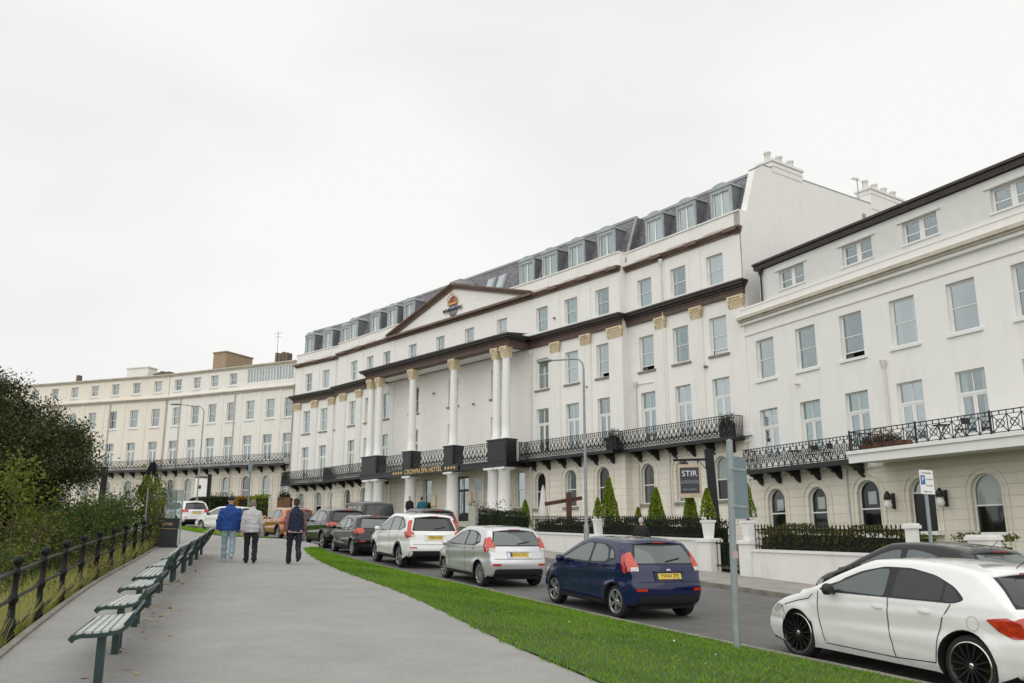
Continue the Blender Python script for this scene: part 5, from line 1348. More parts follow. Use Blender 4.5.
# ------------------------------------------------------------------ foliage helpers
def leaves(name, pts, size, mat, parent=None, M=None, up=.3, aspect=.55, jitter=.35, bend=.25):
    "one small folded leaf (4 triangles-worth of quad) at each point"
    P = np.asarray(pts, float); n = len(P)
    d = RNG.normal(size=(n,3)); d[:,2] += up; d /= np.linalg.norm(d, axis=1)[:,None]
    a = RNG.normal(size=(n,3)); a -= d*(a*d).sum(1)[:,None]; a /= np.linalg.norm(a, axis=1)[:,None]
    b = np.cross(d, a)
    s = size*(1+jitter*RNG.normal(size=n)).clip(.4, 1.9)[:,None]
    v = np.empty((n,4,3)); v[:,0] = P-a*s*.5; v[:,1] = P+b*s*aspect*.5-d*s*bend*.3; v[:,2] = P+a*s*.5; v[:,3] = P-b*s*aspect*.5-d*s*bend*.3
    return quadmesh(name, v, mat, parent, M)
def quadmesh(name, v, mat, parent=None, M=None):
    n = len(v)
    me = bpy.data.meshes.new(name); me.vertices.add(n*4); me.vertices.foreach_set('co', v.reshape(-1))
    me.loops.add(n*4); me.loops.foreach_set('vertex_index', np.arange(n*4, dtype=np.int32))
    me.polygons.add(n); me.polygons.foreach_set('loop_start', np.arange(0, n*4, 4, dtype=np.int32))
    try: me.polygons.foreach_set('loop_total', np.full(n, 4, dtype=np.int32))
    except Exception: pass
    me.update(calc_edges=True); me.materials.append(mat)
    return link(bpy.data.objects.new(name, me), parent, M)
def clumps(centers, per, rad):
    C = np.repeat(np.asarray(centers, float), per, 0)
    return C + RNG.normal(size=C.shape)*rad
def ball_shell(c, r, n, inner=.55):
    d = RNG.normal(size=(n,3)); d /= np.linalg.norm(d, axis=1)[:,None]
    return np.asarray(c) + d*np.asarray(r)*(inner+(1-inner)*RNG.random(n)[:,None]**.6)

M_['leaf_dark'] = leafmat('dark_evergreen_leaves', [(.012,.020,.007),(.03,.045,.013),(.055,.07,.02),(.09,.10,.034),(.13,.12,.05)])
M_['leaf_yellow'] = leafmat('yellowing_leaves', [(.05,.09,.012),(.11,.16,.022),(.19,.21,.03),(.08,.12,.018),(.28,.24,.06)], trans=.35)
M_['leaf_mid'] = leafmat('bramble_leaves', [(.018,.045,.010),(.04,.09,.018),(.07,.12,.022),(.10,.14,.03),(.14,.10,.045)], trans=.3)
M_['leaf_brown'] = leafmat('dry_stems', [(.06,.035,.02),(.11,.065,.035),(.16,.10,.05),(.09,.08,.03)], trans=.1)
M_['leaf_hedge'] = leafmat('hedge_leaves', [(.008,.016,.006),(.016,.03,.009),(.03,.05,.013),(.05,.07,.018)], trans=.2)
M_['leaf_gold'] = leafmat('golden_hedge_leaves', [(.03,.045,.008),(.09,.10,.015),(.18,.17,.03),(.05,.07,.012)], trans=.25)
M_['leaf_conifer'] = leafmat('golden_conifer_sprays', [(.06,.12,.010),(.19,.27,.02),(.34,.40,.04),(.12,.19,.015)], trans=.2)
M_['leaf_orange'] = leafmat('orange_flowers', [(.30,.13,.02),(.45,.22,.03),(.12,.12,.02),(.5,.3,.05)], trans=.2)
M_['leaf_red'] = leafmat('red_flowers', [(.25,.04,.03),(.04,.07,.02),(.03,.05,.01),(.4,.1,.08)], trans=.2)
M_['grass'] = leafmat('lawn_grass', [(.08,.20,.005),(.13,.30,.010),(.18,.37,.016),(.23,.40,.025),(.32,.43,.05)], trans=.3)
M_['tallgrass'] = leafmat('tall_dry_grass', [(.22,.27,.05),(.34,.37,.09),(.44,.40,.14),(.52,.45,.20),(.15,.23,.03)], trans=.35)
M_['dead_leaf'] = leafmat('fallen_leaves', [(.58,.42,.16),(.50,.33,.12),(.42,.25,.09),(.62,.50,.24)], trans=.1)
M_['hedge_core'] = pm('hedge_core', (.012,.020,.008), .95, .6, 9, .6, 30)
M_['bark'] = pm('bark', (.08,.06,.045), .9, .4, 6, .6, 20)
M_['teal'] = pm('dark_green_bench_paint', (.007,.030,.026), .4, .35, 4, col2=(.012,.042,.037))
M_['slat'] = pm('weathered_skylit_slat', (.50,.525,.50), .6, .3, 6, col2=(.36,.39,.37), streak=False, dirt_shade=(.12,.15,.13), dirt_shade_amt=.4)  # weathered grey, lightened further to paint in light from the sky
M_['steel'] = pm('galvanised_steel', (.30,.34,.35), .5, .25, 5, metal=.2, dirt_shade=(.2,.2,.19), dirt_shade_amt=.4)
M_['signback'] = pm('sign_back_grey', (.17,.23,.25), .5, .15, 3)
M_['binblack'] = pm('black_bin', (.010,.014,.017), .4, .3, 4)
M_['timber'] = pm('red_brown_timber', (.085,.03,.02), .7, .4, 5)
M_['crate'] = pm('planter_timber', (.17,.085,.04), .8, .4, 6)
M_['cloth_white'] = pm('white_canvas', (.74,.74,.72), .85, .1, 3)
M_['cloth_black'] = pm('black_canvas', (.012,.012,.013), .9, .3, 3)
M_['signblue'] = pm('parking_blue', (.03,.12,.42), .4, .05, 3)
M_['ink'] = pm('black_ink', (.03,.03,.035), .6, .1, 3)
M_['ironrail'] = pm('railing_paint', (.010,.010,.011), .45, .4, 5, .15, 40, spec=.25)
M_['handrail'] = pm('worn_grey_rail', (.34,.34,.33), .5, .35, 4, metal=.2)

# ------------------------------------------------------------------ seaward railing along the path
rail = root('promenade_railing', 'black cast-iron post and rail fence with ball tops along the grass bank', 'railing', T(-8, 17.5, .7))
def rxy(u): return XY(u, PL(u)-.22)
posts = [4.95+2.05*i for i in range(14)]
pd = MB()
prof = [(.075,-.15),(.085,.0),(.085,.10),(.06,.14),(.085,.20),(.085,.27),(.05,.33),(.042,.52),(.062,.56),(.066,.60),(.062,.64),(.042,.68),(.038,.93),(.055,.97),(.058,1.01),(.035,1.05),(.03,1.08),(.058,1.12),(.07,1.17),(.058,1.22),(.0,1.245)]
pd.lathe([(a*.95, b*.84) for a, b in prof], 14); pm_ = pd.mesh('post', M_['ironrail'])
for u in posts:
    x, y = rxy(u); inst('post', pm_, rail, T(x, y, zu(u, PATH-.05)) @ Matrix.Rotation(R(1.5)*math.sin(u*3), 4, 'Y'))
for h, r in ((.84,.026),(.505,.024),(.145,.022)):
    d = MB(); us = np.arange(posts[0]-4, posts[-1]+.01, .5)
    d.tube([(*rxy(u), zu(u, PATH-.05)+h+.008*math.sin(u*2.1)) for u in us], r, 8); d.build('rail', M_['handrail'] if h > .9 else M_['ironrail'], rail)

# ------------------------------------------------------------------ benches: low-backed slatted seats on single iron legs, in a curved row
def bench_proto(tall):
    L = 2.15
    b = root('slatted_bench', 'x', 'bench', Matrix(), 'slatted benches along the promenade')
    # local: +x seaward side (front of the seat), +y along the bench
    back = [(-.345,.605),(-.310,.555),(-.262,.510)] if not tall else [(-.370,.80),(-.330,.70),(-.275,.575)]
    prof = [(a*.86, b) for a, b in back] + [(a*.86, b) for a, b in ((-.20,.470),(-.06,.448),(.06,.440),(.185,.440),(.255,.418),(.282,.387))]
    def at_(t):
        i = min(int(t), len(prof)-2); f = t-i; a, c = prof[i], prof[i+1]; return Vector((a[0]+(c[0]-a[0])*f, 0, a[1]+(c[1]-a[1])*f)), Vector((c[0]-a[0], 0, c[1]-a[1])).normalized()
    ts = ((.15,.95,1.7) if not tall else (.12,.7,1.28,1.86)) + (2.55,3.3,4.0,4.7,5.4,6.1,7.4)
    nb = len(ts)-7
    for k, t in enumerate(ts):
        p, d = at_(t); nrm = Vector((-d.z, 0, d.x)); nrm = nrm if nrm.z > 0 else -nrm
        s = MB(); w = .026 if k < nb else .031
        s.obox(p+nrm*.016+Vector((0, L/2, 0)), d*w*.88, (0, L/2-.02, 0), nrm*.011)
        s.build('seat_slat' if k >= nb else 'back_slat', M_['slat'] if nb <= k < len(ts)-1 else (M_['slat'] if tall and k == 0 else M_['teal']), b)  # seat and tall-back top slats carry sky light in their colour
    for y in (.04, L-.04):
        s = MB(); pts = [(x, y, z-.012) for x, z in prof]
        for (a, c) in zip(pts, pts[1:]): s.bar(a, c, .045, .03, 0, (0,1,0))
        s.build('seat_bracket', M_['teal'], b)
    for y in (.14, L-.14):
        s = MB(); s.bar((-.02, y, -.2), (-.02, y, .45), .075, .12); tall and s.bar((-.04,y,.22),(-.2,y,.46),.04,.04)
        if tall: s.bar((-.2,y,.45),(-.355,y,.76),.05,.035)
        s.build('leg', M_['teal'], b)
    return b
# the row, as (u, v) of the bench line
BV = spl([(5,-.15),(8.2,.10),(9.5,.22),(11.2,.40),(14,.80),(17.8,1.33),(20,1.75),(22.4,2.22),(26,2.85),(28.5,3.3),(34,4.2)])
BL = ['nearest slatted bench at the bottom of the photo', 'second nearest slatted bench, touching the nearest one', 'third slatted bench from the nearest end of the row', 'fourth slatted bench, first to show its leaning back to the path',
      'fifth slatted bench from the near end of the row', 'sixth slatted bench from the near end', 'slatted bench two short of the far end of the row', 'slatted bench one short of the far end of the row', 'farthest slatted bench, beside the man in the blue jacket']
protos = [bench_proto(False), bench_proto(True)]; u = 9.5
for bi in range(9):
    ua = u; vb = BV(ua)+.05; ub = ua+2.17
    (x0, y0), (x1, y1) = XY(ua, vb), XY(ub, BV(ub)+.05)
    ey = Vector((x1-x0, y1-y0, (0 if bi < 3 else .04)*2.1)).normalized(); ex = Vector((-ey.y, ey.x, 0)).normalized(); ez = ex.cross(ey)
    ez = -ez if ez.z < 0 else ez
    zm = zu((ua+ub)/2, PATH) - (0 if bi < 3 else .04)*1.05
    Mb = Matrix(((ex.x,ey.x,ez.x,x0),(ex.y,ey.y,ez.y,y0),(ex.z,ey.z,ez.z,zm),(0,0,0,1)))
    o2 = copy_tree(protos[0 if bi < 3 else 1], Mb); o2['label'] = BL[bi]
    u = ub+.01
for b in protos:
    for ch in list(b.children): bpy.data.objects.remove(ch)
    bpy.data.objects.remove(b)

# litter bin
x, y = -11.9, 31.0; zb = zxy(x, y, PATH)
b = root('litter_bin', 'square black litter bin with gold wording and lid at the end of the fence', 'bin', T(x, y, zb, R(18)))
d = MB(); d.box(-.33,.33,-.3,.3,.06,.60); d.box(-.36,.36,-.33,.33,.0,.06); d.build('bin_body', M_['binblack'], b, W[b])
d = MB(); d.box(-.36,.36,-.33,.33,.615,.92); d.box(-.37,.37,-.34,.34,.92,.96); d.build('bin_hood', M_['binblack'], b, W[b])
d = MB(); d.box(-.345,.345,-.315,.315,.600,.615); d.build('gold_band', M_['goldtext'], b, W[b])
inst('gilt_wording', text_mesh('LITTER', .105, 'gilt_wording', M_['goldtext'], .008), b, W[b] @ Matrix.Translation((0,-.335,.76)) @ Matrix.Rotation(R(90), 4, 'X'))

# temporary fence panels with ivy, glazed notice case, hanging black cloths
def mesh_fence(name, label, p, q, h, ivy):
    r = root(name, label, 'fence panel', T(p[0], p[1], p[2]), 'temporary mesh fence panels')
    p, q = Vector(p), Vector(q); d = MB(); up = Vector((0,0,h))
    for a, b_ in ((p, p+up), (q, q+up), (p+up, q+up), (p+Vector((0,0,.15)), q+Vector((0,0,.15)))): d.tube([a, b_], .022, 8)
    d.build('tube_frame', M_['steel'], r)
    d = MB(); L = (q-p).length
    for k in range(1, int(L/.1)): t = k*.1/L; d.bar(p+(q-p)*t+Vector((0,0,.15)), p+(q-p)*t+up, .005, .005)
    for k in range(1, int(h/.2)): d.bar(p+Vector((0,0,.2*k)), q+Vector((0,0,.2*k)), .005, .005)
    d.build('wire_mesh', M_['steel'], r)
    return r
def fz(x, y, o=PATH): return zxy(x, y, o)
mesh_fence('mesh_fence_panel', 'galvanised mesh fence panel at the end of the railing, its near post bright steel', (-11.85, 28.9, fz(-11.85,28.9)), (-12.4, 31.7, fz(-12.4,31.7)), 2.0, True)
mesh_fence('mesh_fence_panel', 'second mesh fence panel running behind the black litter bin', (-12.45, 31.8, fz(-12.45,31.8)), (-13.2, 35.0, fz(-12.9,35)), 1.95, True)
pts = []
for k in range(60):
    t = RNG.random(); x = -11.88-.42*t; y = 28.9+2.6*t; pts.append((x-.1, y, fz(x, y)+.15+2.0*RNG.random()**.8))
iv = root('ivy_screen', 'yellowing ivy smothering the mesh fence beside the litter bin', 'ivy', T(-12, 31, 1.4))
leaves('ivy_leaves', clumps(pts, 60, .17), .10, M_['leaf_yellow'], iv)
d = MB()
for k in range(14): t = k/13; x = -11.9-.42*t; y = 28.95+2.5*t; d.tube([(x,y,fz(x,y)),(x+.1,y+.1,fz(x,y)+.8),(x-.05,y,fz(x,y)+1.7)], [.02,.015,.008], 5)
d.build('ivy_stems', M_['bark'], iv)
nx, ny = -12.8, 33.4; nc = root('notice_case', 'glazed steel notice case standing behind the litter bin', 'notice board', T(nx, ny, fz(nx, ny), R(14)))
d = MB()
for s in (-.42, .42): d.box(s-.025, s+.025, -.025, .025, 0, 1.95)
d.box(-.42,.42,-.025,.025,1.9,1.95); d.box(-.42,.42,-.025,.025,.85,.9); d.build('case_frame', M_['steel'], nc, W[nc])
d = MB(); d.box(-.395,.395,-.008,-.002,.9,1.9); d.build('case_glass', M_['glass_low'], nc, W[nc])
d = MB(); d.box(-.32,-.02,.010,.016,1.25,1.8); d.build('notice_sheet', M_['cloth_white'], nc, W[nc])
fl = root('black_banner', 'black cloth banner drooping in two tails from a pole above the ivy', 'banner', T(-12.85, 31.6, fz(-12.85,31.6)))
d = MB(); d.tube([(-12.85,31.6,fz(-12.85,31.6)),(-12.85,31.6,4.5)], .025, 8); d.build('banner_pole', M_['ironrail'], fl)
for sx, w_, dx, zz in ((-1,.16,-.34,3.3),(1,.13,.22,3.42)):
    d = MB(); n = 10; vs = []
    for i in range(n+1):
        t = i/n; z = 4.46-(4.46-zz)*t; c = -12.85+sx*.03+dx*t; ww = w_*(.35+.65*t)*(1+.15*math.sin(t*9))
        for k, (ox, oy) in enumerate(((-ww,0),(-ww*.3,.06),(ww*.3,-.05),(ww,.02))): vs.append((c+ox, 31.6+oy*(1+t), z+(.06*k if i == n else 0)))
    d.add(vs, [(i*4+k, i*4+k+1, i*4+k+5, i*4+k+4) for i in range(n) for k in range(3)], 0, True); d.build('banner_tail', M_['cloth_black'], fl)
bp = root('dark_post', 'tall dark timber post rising behind the bramble hedge', 'post', T(-18.5, 40, .8))
d = MB(); d.bar((-18.5,40,-.5),(-18.42,40,4.95), .2, .2); d.build('post_shaft', M_['ironrail'], bp)
d = MB(); d.bar((-18.42,40,4.95),(-18.42,40,5.0),.24,.24); d.build('post_cap', M_['ironrail'], bp)

# ------------------------------------------------------------------ street furniture
sp_ = root('road_sign', 'grey steel signpost on the verge with a blank-backed sign facing away', 'sign', T(3.22, 13.2, zxy(3.22,13.2,-.40), 0))
Ms = W[sp_]
d = MB(); d.tube([(0,0,-.3),(0,0,.5),(.05,.0,2.96)], [.054,.052,.049], 14); d.lathe([(.049,2.96),(.053,2.97),(.0,3.0)], 14, (.05,0,0)); d.build('sign_pole', M_['steel'], sp_, Ms)
d = MB(); d.obox((.20,.13,2.28),(.15,.14,0),(-.004,.006,0),(0,0,.46)); d.build('sign_plate', M_['signback'], sp_, Ms)
for z in (2.0, 2.55): d = MB(); d.obox((.19,.118,z),(.14,.13,0),(-.008,.012,0),(0,0,.02)); d.lathe([(.054,-.025),(.06,0),(.054,.025)], 14, (.055,0,z)); d.build('sign_clamp', M_['steel'], sp_, Ms)
d = MB(); d.lathe([(.054,0),(.056,.01),(.056,.09),(.054,.1)], 14, (.030,0,1.25)); d.build('paper_sticker', pm('faded_sticker', (.55,.5,.46), .7, .3, 9, col2=(.5,.2,.15)), sp_, Ms)

kx, ky = 8.72, 18.72; pk = root('parking_sign', 'white parking plate with blue P on a grey pole on the far pavement', 'sign', T(kx, ky, zxy(kx,ky,KERB), R(25)))
Ms = W[pk]; zt = 3.12-zxy(kx,ky,KERB)
d = MB(); d.tube([(0,0,0),(0,0,zt+.02)], .038, 10); d.build('sign_pole', M_['steel'], pk, Ms)
d = MB(); d.box(-.20,.20,-.055,-.047,zt-.50,zt); pl = d.build('sign_plate', M_['paint_white'], pk, Ms)
d = MB(); d.box(-.18,-.05,-.0575,-.0555,zt-.30,zt-.11); d.build('blue_panel', M_['signblue'], pl, Ms)
RX = Matrix.Rotation(R(90), 4, 'X')
inst('letter', text_mesh('P', .15, 'letter', M_['paint_white'], .002), pl, Ms @ Matrix.Translation((-.115,-.0590,zt-.2)) @ RX)
for k, (t, s) in enumerate((('Permit holders', .048), ('or 2 hours', .048), ('No return', .044), ('within 1 hour', .044))):
    inst('sign_wording', text_mesh(t, s, 'sign_wording', M_['ink'], .002), pl, Ms @ Matrix.Translation((.07 if 0 < k < 3 else .0,-.0575,zt-.06-.13*k)) @ RX)

def lamp_post(name, label, x, y, z0, h, reach, ang, r0=.09):
    l = root(name, label, 'street lamp', T(x, y, z0, ang)); Ml = W[l]
    d = MB(); d.lathe([(r0*1.5,0),(r0*1.5,1.1),(r0*1.3,1.2),(r0,1.25)], 14)
    d.tube([(0,0,1.2),(0,0,h-.5)], [r0*.95, r0*.6], 12, caps=False)
    d.build('lamp_column', M_['steel'], l, Ml)
    d = MB(); pts = [(0,0,h-.55)] + [(-.45*(1-math.cos(t)), 0, h-.5+.45*math.sin(t)) for t in np.linspace(.1, PI/2, 8)] + [(-reach, 0, h+.08)]
    d.tube(pts, r0*.5, 10); d.build('lamp_arm', M_['steel'], l, Ml)
    d = MB(); n = 12; prof = [(.0,.0),(.10,.05),(.15,.25),(.15,.5),(.11,.72),(0,.8)]
    vs = []
    for (w_, s_) in prof[0:]:
        for j in range(n): t = 2*PI*j/n; vs.append((-reach-s_+.1, w_*math.cos(t), h+.09+w_*.5*math.sin(t)))
    d.add(vs, [(i*n+j, i*n+(j+1)%n, (i+1)*n+(j+1)%n, (i+1)*n+j) for i in range(len(prof)-1) for j in range(n)], 0, True); d.build('lamp_head', M_['steel'], l, Ml)
    return l
zl = zxy(2.72,33.45,KERB); lamp_post('street_lamp', 'tall grey street lamp by the garden wall in front of the hotel', 2.78, 33.5, zl, 8.75-zl, 1.75, R(-45), .068)
zl = zxy(-21.95,62.0,KERB); lamp_post('street_lamp', 'street lamp farther up the road in front of the cream terrace', -21.95, 62.0, zl, 11.2-zl, 1.7, R(5), .06)

# garden wall along the far pavement
def gw(u0, u1, z0, z1, t=.24, v=17.9, lab=None):
    n = max(1, int((u1-u0)/2.0)); d = MB()
    g = root('garden_wall', lab, 'wall', T(*XY((u0+u1)/2, v), zu((u0+u1)/2, KERB)), 'white garden walls along the pavement')
    for i in range(n):
        ua = u0+(u1-u0)*i/n; ub = u0+(u1-u0)*(i+1)/n; za = z0+(z1-z0)*i/n; zb = z0+(z1-z0)*(i+1)/n
        a, b_, c, e = XY(ua, v), XY(ub, v), XY(ub, v+t), XY(ua, v+t); la, lb = zu(ua, KERB-.15), zu(ub, KERB-.15)
        d.add([(*a,la),(*b_,lb),(*c,lb),(*e,la),(*a,za),(*b_,zb),(*c,zb),(*e,za)], [(4,5,6,7),(0,1,5,4),(2,3,7,6)] + ([(3,0,4,7)] if i == 0 else []) + ([(1,2,6,5)] if i == n-1 else []))
    d.build('wall_face', M_['garden_wall'], g)
    d = MB()
    for i in range(n):
        ua = u0+(u1-u0)*i/n; ub = u0+(u1-u0)*(i+1)/n; za = z0+(z1-z0)*i/n; zb = z0+(z1-z0)*(i+1)/n
        a, b_, c, e = XY(ua, v-.05), XY(ub, v-.05), XY(ub, v+t+.05), XY(ua, v+t+.05)
        d.add([(*a,za+.002),(*b_,zb+.002),(*c,zb+.002),(*e,za+.002),(*a,za+.075),(*b_,zb+.075),(*c,zb+.075),(*e,za+.075)], [(0,3,2,1),(4,5,6,7),(0,1,5,4),(1,2,6,5),(2,3,7,6),(3,0,4,7)])
    d.build('coping', M_['garden_wall'], g)
    return g
def pier(u, w, zt, lab, v=17.82, cap=True, dd=.42):
    x, y = XY(u, v); zb = zu(u, KERB-.1); g = root('gate_pier', lab, 'pier', T(x, y, zb, AZ), 'white gate piers'); h = zt-zb; Mg = W[g]
    d = MB(); d.box(0, dd, -w/2, w/2, 0, h-.12); d.build('pier_shaft', M_['garden_wall'], g, Mg)
    d = MB(); d.box(-.05, dd+.05, -w/2-.05, w/2+.05, h-.12, h-.04); d.box(-.02, dd+.02, -w/2-.02, w/2+.02, h-.04, h); d.build('pier_cap', M_['garden_wall'], g, Mg)
    return x+.21*DV[0], y+.21*DV[1]
gw(23.35, 35.2, 1.70, 2.06, lab='long low white wall with railings in front of the hotel garden')
gw(15.55, 20.85, 1.28, 1.38, lab='low white wall with railings right of the gate')
gw(-4, 12.9, .45, 1.30, lab='low white wall rising behind the black hatchback')
p1 = pier(22.95, .62, 1.78, 'white gate pier on the left of the garden gate')
p2 = pier(21.05, .5, 1.72, 'white gate pier on the right of the garden gate')
p3 = pier(29.65, .62, 1.95, 'white wall pier with a square pot behind the blue hatchback')
pier(15.15, .2, 2.08, 'narrow white pier at the right end of the railings', dd=.24); pier(13.35, .5, 1.80, 'broad white pier right of the parking sign')
for (u0, u1, z0, z1, lab) in ((23.3,29.3,(1.78,1.95),(2.50,2.68),'black spiked railing on the wall between gate and square pot'), (30.05,35.2,(1.97,2.13),(2.70,2.84),'black spiked railing left of the square pot'), (15.4,20.75,(1.36,1.45),(2.08,2.19),'black spiked railing on the wall right of the gate')):
    L = u1-u0; v = 18.02; g = root('spiked_railing', lab, 'railing', T(*XY((u0+u1)/2, v), z0[0]), 'spiked garden railings'); n = int(L/.135)
    d = MB()
    for i in range(n+1):
        t = i/n; u = u0+L*t; x, y = XY(u, v); a = z0[0]+(z0[1]-z0[0])*t; b_ = z1[0]+(z1[1]-z1[0])*t
        d.bar((x,y,a),(x,y,b_-.1),.022,.022); d.lathe([(.012,b_-.11),(.028,b_-.085),(.018,b_-.05),(.0,b_)], 4, (x,y,0), 0, 'z', False)
    d.build('spiked_bars', M_['ironrail'], g)
    for off in (-.17, None):
        d = MB(); a = (*XY(u0, v), (z1[0]+off) if off else z0[0]+.09); b_ = (*XY(u1, v), (z1[1]+off) if off else z0[1]+.09); d.bar(a, b_, .018, .035); d.build('cross_rail', M_['ironrail'], g)
# garden gate
gx = root('garden_gate', 'narrow black iron gate between two white piers', 'gate', T(*XY(22.0, 18.05), zu(22, KERB)))
d = MB()
for i in range(8): x, y = XY(21.4+i*.17, 18.05); d.bar((x,y,zu(22,KERB)+.08),(x,y,1.72+.1*math.sin(PI*i/7)),.02,.02)
d.build('gate_bars', M_['ironrail'], gx)
d = MB()
for z in (.95, 1.62): d.bar((*XY(21.3,18.05),z),(*XY(22.65,18.05),z),.025,.04)
d.build('gate_rails', M_['ironrail'], gx)

# hedges
def hedge(name, label, u0, u1, v0, v1, zt0, zt1, zb_off, mat, dens=420, size=.085, cat='hedge', group=None, M=None):
    g = root(name, label, cat, T(*XY((u0+u1)/2, (v0+v1)/2), zu((u0+u1)/2, zb_off)), group)
    n = int(dens*(2.6 if size > .1 else 1.25)*(u1-u0)*1.0*((v1-v0)+(zt0+zt1)/2-zu((u0+u1)/2, zb_off)))
    t = RNG.random(n); face = RNG.random(n)
    u = u0+(u1-u0)*t; zt = zt0+(zt1-zt0)*t; zb = np.array([zu(a, zb_off) for a in u])
    v = np.where(face < .55, v0+.12*RNG.random(n)**2, v0+(v1-v0)*RNG.random(n)); z = np.where(face < .55, zb+(zt-zb)*RNG.random(n), zt-.14*RNG.random(n)**1.5)
    en = RNG.random(n) < .16; e1_ = RNG.random(n) < .5
    u = np.where(en, np.where(e1_, u0+.1*RNG.random(n), u1-.1*RNG.random(n)), u); v = np.where(en, v0+(v1-v0)*RNG.random(n), v); z = np.where(en, zb+(zt-zb)*RNG.random(n), z)
    wob = .07*np.sin(u*2.3)+.06*np.sin(u*5.1+1); z = z+wob*(z-zb)/(zt-zb); v = v+wob*.6
    X = u*DU[0]+v*DV[0]; Y = u*DU[1]+v*DV[1]
    leaves('hedge_foliage', np.stack([X,Y,z],1), size*(.7 if size > .1 else .85), mat, g)
    d = MB(); us = np.linspace(u0+.08, u1-.08, max(2, int((u1-u0)/1.5))); 
    a0, b0 = XY(u0+.1, v0+.16), XY(u1-.1, v0+.16); a1, b1 = XY(u0+.1, v1-.1), XY(u1-.1, v1-.1); la, lb = zu(u0, zb_off), zu(u1, zb_off)
    d.add([(*a0,la),(*b0,lb),(*b1,lb),(*a1,la),(*a0,zt0-.2),(*b0,zt1-.2),(*b1,zt1-.2),(*a1,zt0-.2)], [(4,5,6,7),(0,1,5,4),(1,2,6,5),(2,3,7,6),(3,0,4,7)]); (d.build('hedge_wood', M_['hedge_core'], g) if cat != 'flowers' else None)
    return g
HG = 'clipped hedges in the front gardens'
hedge('clipped_hedge', 'dark clipped hedge behind the railing from the gate to the square pot', 23.2, 29.3, 18.3, 19.2, 2.30, 2.52, KERB+.1, M_['leaf_hedge'], group=HG)
hedge('clipped_hedge', 'dark clipped hedge behind the railing left of the square pot', 30.1, 35.6, 18.3, 19.2, 2.45, 2.66, KERB+.1, M_['leaf_hedge'], group=HG)
hedge('clipped_hedge', 'golden green hedge behind the railing right of the gate', 17.9, 20.8, 18.3, 19.2, 2.02, 2.08, KERB+.1, M_['leaf_gold'], group=HG)
hedge('clipped_hedge', 'dark hedge flecked with gold behind the right-hand railing', 15.4, 17.85, 18.3, 19.2, 1.92, 1.98, KERB+.1, M_['leaf_gold'], group=HG)
hedge('clipped_hedge', 'dark clipped hedge at the right edge of the photo', 4.0, 12.6, 18.3, 19.4, 1.15, 1.62, KERB+.1, M_['leaf_hedge'], group=HG)
hedge('clipped_hedge', 'short green hedge between the two right-hand piers', 13.7, 14.9, 18.9, 19.7, 1.72, 1.78, KERB+.1, M_['leaf_gold'], group=HG)
hedge('clipped_hedge', 'small hedge behind the garden gate', 21.3, 22.8, 19.8, 20.4, 2.0, 2.02, KERB+.1, M_['leaf_gold'], group=HG)
hedge('flower_hedge', 'dark hedge with pink flowers in front of the hotel portico', 37.6, 42.0, 18.2, 19.2, 3.0, 3.3, KERB, M_['leaf_hedge'], group=HG)
hedge('flower_bed', 'red and pink flowers growing along the hedge by the portico', 38.6, 42.4, 18.0, 18.6, 3.25, 3.5, KERB+2.0, M_['leaf_red'], 160, .09, 'flowers')
hedge('clipped_hedge', 'hedge before the long dark hotel railing left of the portico', 57, 66, 16.4, 17.4, 3.6, 4.1, KERB, M_['leaf_hedge'], 150, .14, group=HG)
hedge('clipped_hedge', 'dark hedge in front of the cream terrace beyond the white cars', 76, 92, 9.5, 11.5, 5.3, 5.9, KERB, M_['leaf_hedge'], 90, .2, group=HG)
hedge('flower_bed', 'orange flowering shrub above the white hatchback roof', 74.8, 76.6, 11.4, 12.6, 5.35, 5.4, KERB, M_['leaf_orange'], 200, .13, 'shrub')
hedge('clipped_hedge', 'bright green shrub right of the orange one', 71.6, 74.3, 12.2, 13.4, 5.3, 5.3, KERB, M_['leaf_conifer'], 200, .13, group=HG)

# conifers and pots
def conifer(x, y, zb, h, r, label, pot=None):
    g = root('clipped_conifer', label, 'conifer', T(x, y, zb), 'clipped golden conifers')
    r *= 1.0; n = int(8500*h*r); t = RNG.random(n)**.75; a = RNG.random(n)*2*PI
    rr = r*(1-t)**.8*(.86+.2*RNG.random(n))*(1+.10*np.sin(a*3+t*9+x)+.08*np.sin(a*7-t*17+y)) + .02
    P = np.stack([x+rr*np.cos(a), y+rr*np.sin(a), zb+.08+t*h], 1)
    leaves('conifer_foliage', P, .06, M_['leaf_conifer'], g, up=.9)
    d = MB(); d.lathe([(r*.55,zb+.1),(r*.36,zb+h*.45),(.02,zb+h*.9)], 10, (x,y,0)); d.tube([(x,y,zb-.1),(x,y,zb+h*.3)], .05, 6); d.build('conifer_trunk', M_['bark'], g)
def square_pot(x, y, zb, h, w, label):
    g = root('square_planter', label, 'planter', T(x, y, zb, AZ), 'white square planters'); Mg = W[g]
    d = MB(); a, b_ = w*.36, w*.5
    d.add([(-a,-a,0),(a,-a,0),(a,a,0),(-a,a,0),(-b_,-b_,h-.07),(b_,-b_,h-.07),(b_,b_,h-.07),(-b_,b_,h-.07)], [(0,1,5,4),(1,2,6,5),(2,3,7,6),(3,0,4,7),(4,5,6,7)]); d.build('pot', M_['paint_white'], g, Mg)
    d = MB(); d.box(-b_-.03,b_+.03,-b_-.03,b_+.03,h-.07,h); d.build('pot_rim', M_['paint_white'], g, Mg)
for (px_, py_), zb, lab, hh in ((p1, 1.78, 'left', .92), (p2, 1.72, 'right', 1.08)):
    square_pot(px_, py_, zb, .56, .30, 'white square planter standing on the %s gate pier' % lab); conifer(px_, py_, zb+.56, hh, .25, 'golden conifer in the pot on the %s gate pier' % lab)
